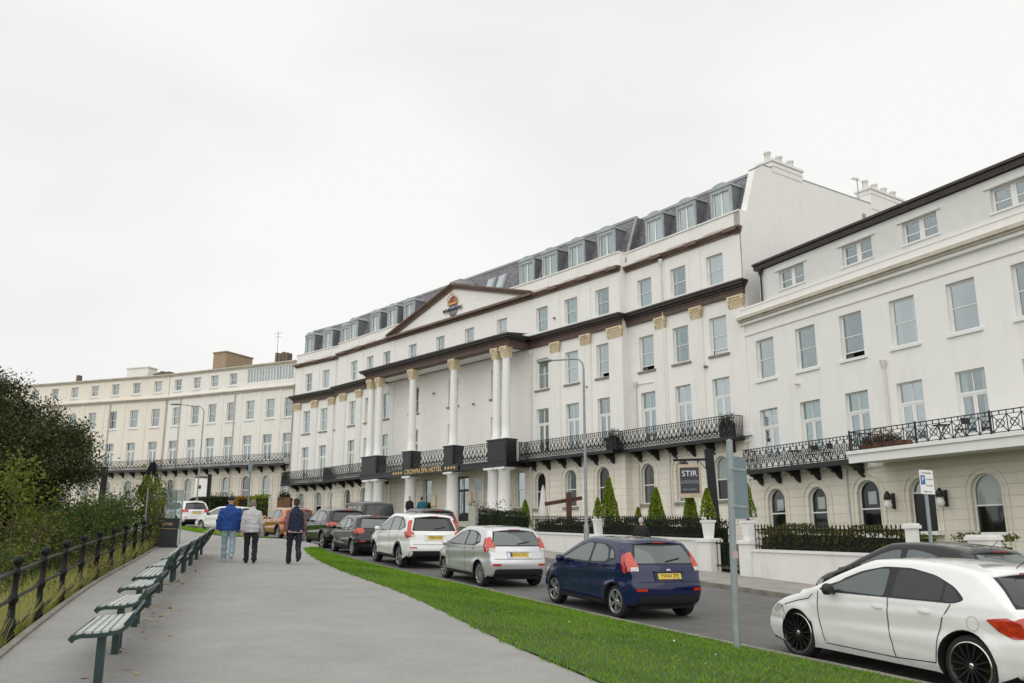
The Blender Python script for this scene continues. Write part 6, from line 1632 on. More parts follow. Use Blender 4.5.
square_pot(p3[0], p3[1], 1.95, .60, .32, 'white square planter on the wall pier behind the blue hatchback'); conifer(p3[0], p3[1], 2.55, .72, .19, 'small golden conifer in the pot behind the blue hatchback')
conifer(3.83+.2, 36.9, 1.9, 2.35, .46, 'tallest golden conifer, right of the street lamp'); conifer(5.45, 33.65, 1.6, 2.0, .46, 'golden conifer cone halfway along the hotel railing'); conifer(6.36, 31.8, 1.4, 2.1, .40, 'golden conifer cone just below the hanging sign')
conifer(.72, 49.1, 2.4, 1.5, .38, 'small golden conifer beside the portico columns'); conifer(5.05, 35.7, 1.9, 1.05, .24, 'smallest golden conifer, between two tall ones'); 
# hanging pub sign
hx, hy = XY(22.35, 20.2)[0], XY(22.35, 20.2)[1]
hs = root('hanging_sign', 'hanging bar sign in a pale frame on a leaning black post', 'sign', T(*XY(24.75-.0, 19.7), zu(24, KERB)))
A0 = Vector((*XY(24.55, 19.7), zu(24.5, KERB))); A1 = Vector((*XY(24.85, 19.7), 4.78)); ud = Vector((DU[0], DU[1], 0))
d = MB(); d.bar(A0, A1, .26, .26); d.bar(A1, A1+Vector((0,0,.06)), .3, .3); d.build('sign_post', M_['ironrail'], hs)
d = MB(); q0 = A1-Vector((0,0,.28)); fd = Vector((-.95,.31,0)); d.bar(q0, q0+fd*1.25, .06, .08); d.bar(A1-Vector((0,0,.75)), q0+fd*.4, .03, .03)
for k in (.4, .98): d.bar(q0+fd*k, q0+fd*k-Vector((0,0,.16)), .03, .03)
d.build('sign_bracket', M_['ironrail'], hs)
c = q0+fd*.70-Vector((0,0,.74)); nv = Vector((-.31, -.95, 0))
fn = Vector((fd.y, -fd.x, 0)); fn = fn if fn.dot(nv) > 0 else -fn
d = MB(); d.obox(c, fd*.40, fn*.03, (0,0,.58)); d.build('sign_frame', pm('pale_sign_frame', (.55,.45,.32), .6, .2, 4), hs)
d = MB(); d.obox(c+Vector((0,0,.02)), fd*.33, fn*.036, (0,0,.45)); d.build('sign_board', pm('dark_sign_board', (.03,.035,.05), .4, .2, 4), hs)
rx = -fd; 
def sign_M(z, off): o = c+fn*(.036+off)+Vector((0,0,z)); return Matrix(((rx.x,0,fn.x,o.x),(rx.y,0,fn.y,o.y),(0,1,0,o.z),(0,0,0,1)))
for t, s, z in (('STIR', .28, .25), ('LOUNGE', .155, -.04), ('BAR & GRILL', .085, -.30)):
    inst('sign_lettering', text_mesh(t, s, 'sign_lettering', M_['silver'] if z < .2 else M_['cloth_white'], .006), hs, sign_M(z, .003))
# finger post, closed parasol
x, y = 2.85, 44.6; zf = zxy(x, y, -.1); fp = root('timber_cross_post', 'red-brown timber post with a heavy cross arm on the hotel lawn', 'post', T(x, y, zf))
d = MB(); d.bar((x,y,zf),(x,y,4.12),.26,.26); d.build('post', M_['timber'], fp)
d = MB(); d.bar((x+.75*DV[0],y+.75*DV[1],3.86),(x-1.2,y+.1,3.55),.14,.19); d.build('cross_arm', M_['timber'], fp)
x, y = 1.8, 51.4; zf = zxy(x, y, .3); um = root('closed_parasol', 'closed white patio parasol on the hotel terrace', 'parasol', T(x, y, zf))
d = MB(); d.tube([(x,y,zf),(x,y,4.95)], .035, 8); d.build('parasol_pole', M_['steel'], um)
d = MB(); n = 16; prof = [(.05,4.9),(.10,4.6),(.15,4.1),(.20,3.6),(.27,3.1),(.25,2.85)]
vs = [(x+r*(1+.22*(-1)**j)*math.cos(2*PI*j/n), y+r*(1+.22*(-1)**j)*math.sin(2*PI*j/n), z) for r, z in prof for j in range(n)]
d.add(vs, [(i*n+j, i*n+(j+1)%n, (i+1)*n+(j+1)%n, (i+1)*n+j) for i in range(len(prof)-1) for j in range(n)] + [tuple(range(n))], 0, True); d.build('folded_canopy', M_['cloth_white'], um)
# white bar sign and timber planter before the far terrace
x, y = -26.4, 76; zf = zxy(x, y, KERB); g = root('hanging_sign', 'white hanging sign on a dark post before the cream terrace', 'sign', T(x, y, zf))
d = MB(); d.bar((-25.95,y,zf),(-25.95,y,7.45),.26,.26); d.bar((-25.95,y,7.2),(-27.2,y,7.2),.08,.1); d.build('sign_post', M_['ironrail'], g)
d = MB(); d.box(-27.15,-26.1,y-.06,y+.06,5.55,7.05); d.build('sign_board', M_['paint_white'], g)
d = MB(); d.box(-26.95,-26.62,y-.075,y-.061,6.2,6.5); d.build('sign_emblem', M_['ink'], g)
x, y = -17.85, 70; zf = zxy(x, y, KERB); g = root('timber_planter', 'brown timber planter box above the copper car', 'planter', T(x, y, zf))
d = MB(); d.box(x-.5,x+.5,y-.4,y+.4,zf,5.15); d.build('planter_box', M_['crate'], g)
leaves('planter_shrub', clumps(ball_shell((x,y,5.2),(.45,.4,.3),24), 30, .12), .12, M_['leaf_hedge'], g)
x, y = -20.13, 68; zf = zxy(x, y, KERB); g = root('thin_pole', 'thin grey-green pole behind the white-jacketed man', 'pole', T(x, y, zf))
d = MB(); d.tube([(x,y,zf),(x,y,7.8)], .06, 8); d.build('pole_shaft', M_['signback'], g)
d = MB(); d.box(x-.16,x+.16,y-.1,y-.06,6.9,7.7); d.build('pole_plate', M_['signback'], g)
x, y = -1.66, 41.3; zf = zxy(x, y, KERB); g = root('thin_pole', 'thin grey pole in front of the portico hedge', 'pole', T(x, y, zf))
d = MB(); d.tube([(x,y,zf),(x,y,4.55)], .05, 8); d.build('pole_shaft', M_['steel'], g)
d = MB(); d.box(x-.05,x+.22,y-.08,y-.05,4.05,4.5); d.build('pole_plate', M_['signback'], g)

# balcony things
Mq = RM
def on_terrace(s, y, z, rz=0): return RM @ Matrix.Translation((s, y, z)) @ Matrix.Rotation(rz, 4, 'Z')
def bistro_table(M, lab):
    g = root('bistro_table', lab, 'table', M, 'bistro tables on the balcony')
    d = MB(); d.lathe([(0,.70),(.34,.70),(.34,.725),(0,.725)], 18); d.build('table_top', M_['iron'], g, M)
    for k in range(2):
        a = PI/2*k; d = MB(); d.bar((.26*math.cos(a),.26*math.sin(a),0),(-.22*math.cos(a),-.22*math.sin(a),.7),.022,.022); d.bar((-.26*math.cos(a),-.26*math.sin(a),0),(.22*math.cos(a),.22*math.sin(a),.7),.022,.022); d.build('folding_legs', M_['iron'], g, M)
def bistro_chair(M, lab):
    g = root('bistro_chair', lab, 'chair', M, 'bistro chairs on the balcony')
    d = MB()
    for k in range(5): d.box(-.2,.2,-.2+.085*k,-.2+.085*k+.06,.44,.46)
    d.build('seat', M_['iron'], g, M)
    d = MB(); d.box(-.2,.2,.2,.225,.62,.86); d.build('backrest', M_['iron'], g, M)
    for sx in (-.2,.2):
        d = MB(); d.bar((sx,.3,0),(sx,-.2,.46),.022,.022); d.build('leg', M_['iron'], g, M)
        d = MB(); d.bar((sx,-.25,0),(sx,.23,.88),.022,.022); d.build('leg', M_['iron'], g, M)
bistro_table(on_terrace(-12.6,.95,5.42), 'folding table on the white porch balcony'); bistro_chair(on_terrace(-13.5,.95,5.42,R(80)), 'folding chair on the white porch balcony, right of the table')
bistro_table(on_terrace(-4.1,.5,5.22), 'folding table on the black iron balcony'); bistro_chair(on_terrace(-5.2,.5,5.22,R(90)), 'first folding chair right of the table on the black balcony'); bistro_chair(on_terrace(-6.1,.5,5.22,R(95)), 'folding chair nearest the porch end of the black balcony')
Mp = on_terrace(-10.15,1.35,5.42); g = root('balcony_planter', 'long terracotta window box with a trellis arch on the white porch balcony', 'planter', Mp)
d = MB(); d.box(-1.25,1.2,-.18,.18,0,.26); d.build('terracotta_box', pm('terracotta', (.20,.075,.035), .8, .35, 7), g, Mp)
d = MB()
for k in range(13): t = k/12; d.bar((-.15+1.35*t-.2,-.14,.2),(-.15+1.35*t-.2,-.14,.55+.38*math.sin(PI*t)),.018,.018)
for h in (.35,.55): d.bar((-.35,-.14,h),(1.0,-.14,h),.018,.018)
pr = None
for k in range(13):
    t = k/12; p = (-.35+1.35*t,-.14,.55+.38*math.sin(PI*t))
    if pr: d.bar(pr, p, .04, .03)
    pr = p
d.build('trellis_arch', M_['crate'], g, Mp)
leaves('planter_foliage', clumps(np.array([(-.5+1.5*RNG.random(), 0, .25+.25*RNG.random()) for k in range(30)]), 40, .1), .07, M_['leaf_brown'], g, Mp)
leaves('planter_greenery', clumps(np.array([(-.9+1.9*RNG.random(), 0, .27+.15*RNG.random()) for k in range(14)]), 30, .08), .07, M_['leaf_hedge'], g, Mp)
for seg, s, lab in (('PR', 1.05, 'leafy dark planter at the right end of the hotel balcony'), ('WR', .25, 'dark planter box where the hotel balcony steps back'), ('PL', 1.4, 'dark planter box on the left hotel balcony'), ('PL', 7.9, 'leafy planter at the left end of the hotel balcony')):
    Mb = HM[seg] @ Matrix.Translation((s, .75, 7.02)); g = root('balcony_planter', lab, 'planter', Mb, 'planters on the hotel balcony')
    d = MB(); d.box(-.42,.42,-.17,.17,.02,.75); d.build('planter_box', M_['blackgloss'], g, Mb)
    leaves('planter_foliage', clumps(np.array([(-.4+.8*RNG.random(), .05, .5+.6*RNG.random()) for k in range(26)]), 40, .1), .08, M_['leaf_hedge'], g, Mb)
# ------------------------------------------------------------------ people (local: facing +y, x to their right, feet at z 0)
from mathutils import noise as _nz
def remeshed(mb, vox, name, mat, smooth=2, crumple=0):
    me = mb.mesh('tmp', mat); ob = bpy.data.objects.new('tmp', me); COL.objects.link(ob)
    r = ob.modifiers.new('r', 'REMESH'); r.mode = 'VOXEL'; r.voxel_size = vox; r.use_smooth_shade = True
    s = ob.modifiers.new('s', 'SMOOTH'); s.iterations = smooth; s.factor = .5
    me2 = apply_mods(ob); bpy.data.objects.remove(ob); bpy.data.meshes.remove(me)
    if crumple:
        seed = random.random()*50
        for v, nn in [(v, v.normal.copy()) for v in me2.vertices]:
            q = Vector((v.co.x*8+seed, v.co.y*8, v.co.z*13+v.co.x*5)); v.co += nn*crumple*(_nz.noise(q)+.5*_nz.noise(q*2.2)-.2*abs(_nz.noise(q*.7)))
    me2.name = name; me2.materials.clear(); me2.materials.append(mat)
    me2.polygons.foreach_set('use_smooth', [True]*len(me2.polygons)); me2.update()
    return me2
def loft(mb, secs, n=20, m=0):
    "closed loft through elliptical sections (cx, cy, z, rx, ry)"
    vs = []
    for cx, cy, z, rx, ry in secs:
        for j in range(n):
            t = 2*PI*j/n; vs.append((cx+rx*math.copysign(abs(math.cos(t))**.85, math.cos(t)), cy+ry*math.copysign(abs(math.sin(t))**.85, math.sin(t)), z))
    k = len(secs)
    mb.add(vs, [(i*n+j, i*n+(j+1)%n, (i+1)*n+(j+1)%n, (i+1)*n+j) for i in range(k-1) for j in range(n)] + [tuple(range(n-1,-1,-1)), tuple(range((k-1)*n, k*n))], m, True)
def ctube(mb, pts, rs, n=12): mb.tube(pts, list(rs), n)
def ball(mb, c, r, n=14):
    r = r if isinstance(r, tuple) else (r, r, r); k = 9
    loft(mb, [(c[0], c[1], c[2]+r[2]*math.sin(a), max(.001, r[0]*math.cos(a)), max(.001, r[1]*math.cos(a))) for a in np.linspace(-PI/2*.97, PI/2*.97, k)], n)
M_['skin'] = pm('skin', (.52,.30,.22), .5, .12, 9)
def cloth(name, col, var=.25, sc=5, col2=None, bump=.5): return pm(name, col, .85, var, sc, bump, 9, col2=col2)
def stripes(name, c1, c2, freq):
    N = NT(name); b = N.b; b.inputs['Roughness'].default_value = .85
    tc = N.n('ShaderNodeTexCoord'); w = N.n('ShaderNodeTexWave', Scale=freq); w.bands_direction = 'Z'; N.l(tc.outputs['Object'], w.inputs[0])
    rp = N.n('ShaderNodeValToRGB'); rp.color_ramp.interpolation = 'CONSTANT'; e = rp.color_ramp.elements; e[0].color = rgba(c1); e[1].position = .8; e[1].color = rgba(c2)
    N.l(w.outputs[0], rp.inputs[0]); N.l(rp.outputs[0], b.inputs['Base Color']); return N.mat

def hand(mb, w, d, side):
    "relaxed hand at wrist w, pointing along d (down): palm, four curled fingers, thumb forward"
    w = Vector(w); d = Vector(d).normalized(); f = Vector((0,1,0)); f = (f-d*f.dot(d)).normalized(); s = Vector((side,0,0))
    p1 = w+d*.09
    mb.tube([w, w+d*.03, p1], [.026,.034,.036], 10)
    for i, L in enumerate((.072,.082,.076,.058)):
        b = w+d*.075+f*(.030-.021*i); q1 = b+d*L*.45-s*.006; q2 = q1+d*L*.34-s*.020; q3 = q2+d*L*.2-s*.020
        mb.tube([b, q1, q2, q3], [.0105,.0105,.0095,.007], 7)
    b = w+d*.03+f*.028; mb.tube([b, b+d*.035+f*.024, b+d*.072+f*.026-s*.008], [.013,.012,.009], 7)

def person(label, M, P, group=None, cat='person'):
    H = P.get('H', 1.75); k = H/1.75; Mk = M @ Matrix.Scale(k, 4)
    g = root('person', label, cat, M, group)
    st, sw = P.get('stride', .2), P.get('swing', .12); lean = P.get('lean', 0); wd = P.get('width', 1.0); hs = P.get('hip', .105)
    # joints
    hipL, hipR = Vector((-hs, 0, .92)), Vector((hs, 0, .92))
    def leg(h, fy, lift):
        an = Vector((h.x*.95, fy, .09+lift)); kn = Vector((h.x, (h.y+fy)/2+.05+lift*.25, .50+lift*.15)); return kn, an
    kL, aL = leg(hipL, st, 0); kR, aR = leg(hipR, -st, P.get('lift', .06))
    ly = lambda z: lean*max(0, z-.95)
    shL, shR = Vector((-.180*wd, ly(1.40), 1.39)), Vector((.180*wd, ly(1.40), 1.39))
    def arm(sh, sgn, fy): 
        el = sh+Vector((sgn*.065*wd, fy*.4-.02, -.285)); wr = el+Vector((sgn*.01, fy*.6+.06, -.245)); return el, wr
    eL, wL = arm(shL, -1, -sw); eR, wR = arm(shR, 1, sw)
    hx, hy, hz = P.get('head', (0, 0))[0], ly(1.62)+P.get('stoop', 0), 1.635-P.get('drop', 0)
    # one continuous body
    b = MB()
    loft(b, [(0,ly(z),z,rx*wd,ry) for z, rx, ry in ((.86,.13,.10),(.95,.155,.11),(1.10,.13,.095),(1.25,.145,.10),(1.38,.165,.105),(1.46,.11,.08),(1.49,.06,.058))])
    ctube(b, [(0,ly(1.45),1.44),(hx*.5,(ly(1.5)+hy)/2,1.52),(hx,hy,hz-.03)], [.062,.058,.058])
    ball(b, (hx,hy+.012,hz+.02), (.076,.095,.105)); ball(b, (hx,hy+.045,hz-.045), (.055,.058,.06))
    for s in (-1, 1): ball(b, (hx+s*.078,hy-.005,hz+.0), (.012,.026,.034)); ball(b, (hx+s*.032,hy+.098,hz+.02), (.014,.012,.012))
    ball(b, (hx,hy+.112,hz-.012), (.015,.022,.024)); ball(b, (hx,hy+.098,hz-.058), (.026,.012,.010))
    for h, kn, an in ((hipL,kL,aL),(hipR,kR,aR)):
        ctube(b, [h, (h+kn)/2, kn, (kn*2+an)/3, an], [.085,.075,.055,.056,.038]); ctube(b, [an, an+Vector((0,.06,-.045)), an+Vector((0,.14,-.06))], [.036,.036,.026])
    for sh, el, wr in ((shL,eL,wL),(shR,eR,wR)):
        ctube(b, [sh-Vector((sh.x*.4,0,0)), sh, (sh+el)/2, el, wr], [.06,.056,.046,.04,.028])
    hand(b, wL, wL-eL, -1); hand(b, wR, wR-eR, 1)
    inst('body', remeshed(b, .0085, 'body', M_['skin'], 1), g, Mk)
    # trousers
    t = MB()
    loft(t, [(0,0,z,rx*wd,ry) for z, rx, ry in ((.82,.150,.115),(.90,.178,.135),(1.0,.172,.128),(1.06,.165,.12))])
    for h, kn, an in ((hipL,kL,aL),(hipR,kR,aR)):
        ctube(t, [h+Vector((0,0,.02)), h+(kn-h)*.5, kn, kn+(an-kn)*.5, an+Vector((0,.0,.045)), an+Vector((0,.012,-.03))], [.108,.096,.080,.074,.074,.080])
    inst('trousers', remeshed(t, .012, 'trousers', P['trousers'], 2, .016), g, Mk)
    # shoes
    for an in (aL, aR):
        s = MB(); tilt = (an.z-.09)*2.2
        def q(y, z): return an+Vector((0, y*math.cos(tilt)+z*math.sin(tilt), -y*math.sin(tilt)*1.0+z))
        ctube(s, [q(-.075,-.055), q(-.03,-.045), q(.05,-.05), q(.12,-.058), q(.185,-.066)], [.032,.047,.046,.042,.026]); ctube(s, [q(-.03,-.04), q(-.02,.03)], [.046,.046])
        me = remeshed(s, .011, 'shoe', P['shoes'], 2); inst('shoe', me, g, Mk)
    # upper garment
    j = MB(); hem = P.get('hem', .80); bw = P.get('bulk', 1.0)
    secs = [(hem,.195,.150),(hem+.03,.203,.157),(.98,.205,.160),(1.10,.205,.158),(1.25,.212,.155),(1.35,.205,.145),(1.42,.165,.125),(1.475,.105,.10),(1.50,.085,.08)]
    loft(j, [(0,ly(z)-.005,z,rx*wd*bw,ry*bw) for z, rx, ry in secs])
    if P.get('collar'): ctube(j, [(0,ly(1.49),1.47),(hx*.4,(ly(1.5)+hy)/2,1.545)], [.085,.082])
    sl = MB()
    for sh, el, wr in ((shL,eL,wL),(shR,eR,wR)):
        tgt = sl if P.get('sleeves') else j
        ctube(tgt, [sh-Vector((sh.x*.5,0,-.01)), sh, (sh+el)/2, el, el+(wr-el)*.55, wr], [.065,.078*bw,.076*bw,.070*bw,.064*bw,.056*bw])
    me = remeshed(j, .012, 'jacket', P['jacket'], 2, .020); inst(P.get('top', 'jacket'), me, g, Mk)
    if P.get('sleeves'): inst('sleeves', remeshed(sl, .010, 'sleeves', P['sleeves'], 2, .014), g, Mk)
    if P.get('shirt'):
        s = MB(); loft(s, [(0,-.005,z,rx*wd,ry) for z, rx, ry in ((hem-.03,.198,.152),(hem+.04,.2,.154))]); inst('shirt_hem', s.mesh('shirt_hem', P['shirt']), g, Mk)
    # hair or cap
    h = MB()
    if P.get('cap'):
        ball(h, (hx,hy+.005,hz+.068), (.086,.106,.072)); ctube(h, [(hx,hy+.09,hz+.06),(hx,hy+.17,hz+.05)], [.055,.03]); loft(h, [(hx,hy,hz+.02,.085,.104),(hx,hy,hz+.06,.087,.106)])
    else:
        ball(h, (hx,hy-.012,hz+.05), (.084,.098,.088)); ball(h, (hx,hy-.045,hz+.0), (.078,.066,.075))
        h.v = [(x, min(y, hy+.075) , z) for x, y, z in h.v]
    inst('cap' if P.get('cap') else 'hair', remeshed(h, .009, 'hair', P['hair'], 1), g, Mk)
    return g

CL = {'royal': cloth('royal_blue_jacket', (.010,.06,.26), .4, 3, (.008,.035,.16)), 'paleblue': cloth('pale_jeans', (.24,.34,.40), .35, 4, (.36,.45,.49)), 'grey': cloth('light_grey_jacket', (.50,.49,.50), .2), 'blacktr': cloth('black_trousers', (.012,.012,.016), .3),
      'navy': cloth('navy_gilet', (.010,.018,.045), .4), 'jeans': cloth('dark_jeans', (.012,.016,.03), .4), 'white': cloth('white_shoe', (.55,.55,.53), .2), 'blackshoe': cloth('black_shoe', (.01,.01,.01), .2), 'stripe': stripes('red_striped_sleeve', (.11,.010,.014), (.36,.28,.28), 14),
      'hairgrey': cloth('short_grey_hair', (.22,.17,.14), .4, 30), 'hairbrown': cloth('brown_hair', (.045,.028,.02), .4, 30), 'capnavy': cloth('navy_cap', (.01,.014,.03), .2), 'dark': cloth('black_coat', (.012,.012,.014), .3), 'teal': cloth('teal_jacket', (.01,.13,.19), .3), 'hairwhite': cloth('white_hair', (.5,.48,.46), .3, 30), 'pinkgrey': cloth('pale_pink_shirt', (.42,.30,.30), .2), 'sleeveblue': cloth('faded_blue_sleeve', (.02,.065,.25), .3, 4, (.10,.16,.30))}
def at_path(x, y, face, off=PATH): return T(x, y, zxy(x, y, off), R(face))
WG = 'men walking up the path'
person('man in royal blue jacket, navy cap and pale jeans walking away beside the benches', at_path(-7.85, 24.9, 16), dict(H=1.76, jacket=CL['royal'], trousers=CL['paleblue'], shoes=CL['white'], hair=CL['capnavy'], cap=True, stride=.13, lift=.10, swing=.06, width=1.16, bulk=1.06, collar=True, hem=.84), WG)
person('man in light grey jacket and black trousers walking in the middle of the path', at_path(-7.12, 24.55, 20), dict(H=1.70, jacket=CL['grey'], trousers=CL['blacktr'], shoes=CL['blackshoe'], hair=CL['hairgrey'], stride=.10, lift=.02, swing=.05, lean=.10, stoop=.03, drop=.015, width=1.02, hem=.84, collar=True), WG)
person('man in navy gilet over red striped sleeves walking nearest the grass', at_path(-5.95, 24.6, 24), dict(H=1.75, top='gilet', jacket=CL['navy'], sleeves=CL['stripe'], trousers=CL['jeans'], shoes=CL['blackshoe'], hair=CL['hairbrown'], stride=.17, lift=.09, swing=.07, width=1.04, hem=.86, shirt=CL['pinkgrey'], collar=True), WG)
PG = 'people standing by the hotel portico'
x, y = -6.5, 56.6; person('person in black coat standing by the hotel portico', at_path(x, y, -150, .03), dict(H=1.72, jacket=CL['dark'], trousers=CL['blacktr'], shoes=CL['blackshoe'], hair=CL['hairbrown'], stride=.03, lift=0, hem=.70), PG)
x, y = -5.7, 56.2; person('person in teal jacket standing by the hotel portico', at_path(x, y, 10, .0), dict(H=1.72, jacket=CL['teal'], trousers=CL['blacktr'], shoes=CL['blackshoe'], hair=CL['hairbrown'], stride=.03, lift=0, hem=.8, width=1.06), PG)
x, y = XY(24.2, 16.3); person('white-haired person in dark coat on the far pavement behind the blue hatchback', at_path(x, y, -30, KERB), dict(H=1.58, jacket=CL['dark'], trousers=CL['blacktr'], shoes=CL['blackshoe'], hair=CL['hairwhite'], stride=.12, lift=.02, hem=.6, lean=.12))
# ------------------------------------------------------------------ planting on the seaward bank
def tree(name, label, x, y, zb, cz, rad, nclump, per, size, mat, trunk_r=.14, crad=.30, seedpts=None):
    g = root(name, label, 'tree', T(x, y, zb))
    C = ball_shell((x, y, cz), rad, nclump, .45)
    C = C[C[:,2] > zb+.35]
    C[:,0] += .35*np.sin(C[:,2]*2.1); 
    d = MB(); d.tube([(x,y,zb-.4),(x+.08,y,zb+.8),(x-.05,y+.1,cz-.3),(x,y,cz+rad[2]*.6)], [trunk_r,trunk_r*.85,trunk_r*.6,trunk_r*.15], 10)
    tr = d.build('trunk', M_['bark'], g)
    d = MB()
    for c in C[::max(1, len(C)//34)]:
        b0 = Vector((x, y, zb+.6+(min(c[2], cz)-zb-.6)*random.uniform(.4,.9))); c = Vector(c); m = (b0+c)/2+Vector((0,0,.12)); d.tube([b0, m, c], [trunk_r*.38, trunk_r*.24, trunk_r*.07], 6)
    d.build('limbs', M_['bark'], tr)
    leaves('crown', clumps(C, per, crad), size, mat, g)
    return g
tree('evergreen_tree', 'large dark evergreen tree at the left edge above the railing', -13.0, 21.6, .1, 3.4, np.array([2.35,2.3,2.3]), 420, 330, .062, M_['leaf_dark'], .2, .18)
def shrub(name, label, C, per, size, mat, crad, zb, cat='shrub', group=None, stems=10):
    C = np.asarray(C, float); c0 = C.mean(0); g = root(name, label, cat, T(c0[0], c0[1], zb), group)
    leaves('foliage', clumps(C, per, crad), size, mat, g)
    d = MB()
    for c in C[::max(1, len(C)//stems)]: d.tube([(c0[0]+(c[0]-c0[0])*.3, c0[1]+(c[1]-c0[1])*.3, zb), tuple((Vector(c)+Vector((c0[0],c0[1],zb)))/2), tuple(c)], [.03,.02,.008], 5)
    d.build('stems', M_['bark'], g)
    return g
def bz(x, y):
    u, v = UV(x, y); d = PL(u)-.12-v
    return zu(u, PATH-.06) - (max(0, .16*d) if d < 3 else .48+.4*(d-3))
def box_pts(n, x0, x1, y0, y1, h0, h1):
    P = []
    for i in range(n):
        x = x0+(x1-x0)*RNG.random(); y = y0+(y1-y0)*RNG.random(); P.append((x, y, bz(x, y)+h0+(h1-h0)*RNG.random()))
    return P
BG = 'wild shrubs on the grass bank'
shrub('yellowing_shrub', 'tall pale green shrub with yellowing leaves in front of the dark tree', [(-9.45+.26*RNG.normal(), 17.0+.3*RNG.normal(), .9+2.1*t+.1*RNG.normal()) for t in RNG.random(34)], 80, .065, M_['leaf_yellow'], .15, .4, group=BG)
shrub('yellowing_shrub', 'low green shrub at the left edge just behind the railing', [(-8.9+.5*RNG.normal(), 14.8+.5*RNG.normal(), .55+.95*t) for t in RNG.random(34)], 90, .055, M_['leaf_mid'], .16, .3, group=BG)
shrub('bramble_shrub', 'brown dying bramble under the dark tree', [(-10.6+.7*RNG.normal(), 19.6+.7*RNG.normal(), .9+1.1*t) for t in RNG.random(60)], 90, .055, M_['leaf_brown'], .18, .5, group=BG)
shrub('bramble_shrub', 'leafy green bramble with pale shoots right of the yellow shrub', [(-9.95+.45*RNG.normal(), 18.8+.5*RNG.normal(), .9+1.25*t) for t in RNG.random(50)], 90, .06, M_['leaf_mid'], .16, .5, group=BG)
P = []
for t in np.linspace(0, 1, 170):
    t = RNG.random(); x = -10.35-2.0*t; y = 19.6+9.6*t; zt = 1.75+1.5*t
    P.append((x-.5*RNG.random(), y+.4*RNG.normal(), bz(x, y)+.25+(zt-bz(x, y)-.25)*RNG.random()**.6))
shrub('bramble_hedge', 'long bramble hedge climbing behind the railing towards the mesh fence', P, 120, .065, M_['leaf_mid'], .2, .9, 'hedge', stems=40)
P = [(-12.6+.5*RNG.normal()-1.0*t, 25+4*t+.4*RNG.normal(), 1.0+1.8*RNG.random()) for t in RNG.random(60)]
shrub('bramble_shrub', 'yellow and brown thicket behind the bramble hedge', P, 60, .09, M_['leaf_yellow'], .2, .8, group=BG)
P = [(-20.5+4.5*RNG.random(), 35+5*RNG.random(), 1.2+1.9*RNG.random()) for t in range(80)]
shrub('dark_thicket', 'dark thicket between the tree and the black post', P, 110, .10, M_['leaf_dark'], .25, 1.0, group=BG)
# pale flower heads and seed heads scattered through the brambles are part of the shrubs
# tall grass behind the railing, one mass
def blades(name, n, fpos, h, w, mat, lean=.35, kind='stuff'):
    P = fpos(n); m = len(P)
    a = RNG.random(m)*2*PI; hh = h*(.45+.75*RNG.random(m)); ww = w*(.6+.8*RNG.random(m))
    dx = np.cos(a)*ww; dy = np.sin(a)*ww; lx = RNG.normal(size=m)*lean*hh; ly = RNG.normal(size=m)*lean*hh
    v = np.empty((m,4,3)); v[:,0] = P+np.stack([dx,dy,-.02+0*a],1); v[:,1] = P+np.stack([-dx,-dy,-.02+0*a],1)
    v[:,2] = P+np.stack([-dx*.25+lx,-dy*.25+ly,hh],1); v[:,3] = P+np.stack([dx*.25+lx,dy*.25+ly,hh],1)
    return tag(quadmesh(name, v, mat), kind=kind)
def pos_bank(n):
    u = 3+30*RNG.random(n)**.8; d = .1+4.2*RNG.random(n)**1.2
    out = []
    for a, b in zip(u, d):
        v = PL(a)-.12-b; x, y = XY(a, v)
        dd = b; z = zu(a, PATH-.06)-(.16*dd if dd < 3 else .48+.4*(dd-3)); out.append((x, y, z))
    return np.array(out)
blades('tall_grass', 48000, pos_bank, .40, .008, M_['tallgrass'])
blades('short_grass', 22000, pos_bank, .16, .008, M_['grass'])
def pos_verge(n):
    u = -2+34.5*RNG.random(n)**1.25; t = RNG.random(n); out = []
    for a, k in zip(u, t):
        a_, b_ = VI(a)-.03-.05*math.sin(a*7.1)*math.sin(a*2.3+1), NK(a)-.15+.03*math.sin(a*9); k = min(1, max(0, -.004+k*1.008)); v = a_+(b_-a_)*k; x, y = XY(a, v)
        out.append((x, y, zu(a, PATH+.02+(KERB-.01-PATH-.02)*k)+.05*math.sin(PI*min(1, max(0, k)))))
    return np.array(out)
def patchy(lo, hi, f):
    def g(n):
        P = pos_verge(n); q = .5*np.sin(P[:,0]*1.9+1.3*np.sin(P[:,1]*1.1))+.5*np.sin(P[:,1]*2.3+P[:,0]*.7)+.35*np.sin(P[:,0]*6.1+P[:,1]*5.3)+.35*RNG.normal(size=len(P))
        return P[(q > lo) & (q < hi)] if f > 1 else P[((q > lo) & (q < hi)) | (RNG.random(len(P)) < f)]
    return g
M_['grass_dark'] = leafmat('coarse_lawn_grass', [(.04,.115,.005),(.07,.175,.008),(.10,.225,.012),(.14,.26,.018)], trans=.3)
M_['grass_pale'] = leafmat('worn_lawn_grass', [(.13,.22,.02),(.20,.27,.04),(.28,.28,.08),(.10,.22,.015)], trans=.3)
blades('lawn_grass', 125000, patchy(-.35, 9, .35), .038, .0045, M_['grass'], .6)
blades('coarse_grass', 60000, patchy(-9, -.05, 0), .045, .005, M_['grass_dark'], .7)
blades('worn_grass', 45000, patchy(.75, 9, .08), .032, .0045, M_['grass_pale'], .8)
fp = pos_verge(170); tag(leaves('clover_heads', fp+np.array([0,0,.05]), .028, M_['cloth_white'], up=4), kind='stuff')
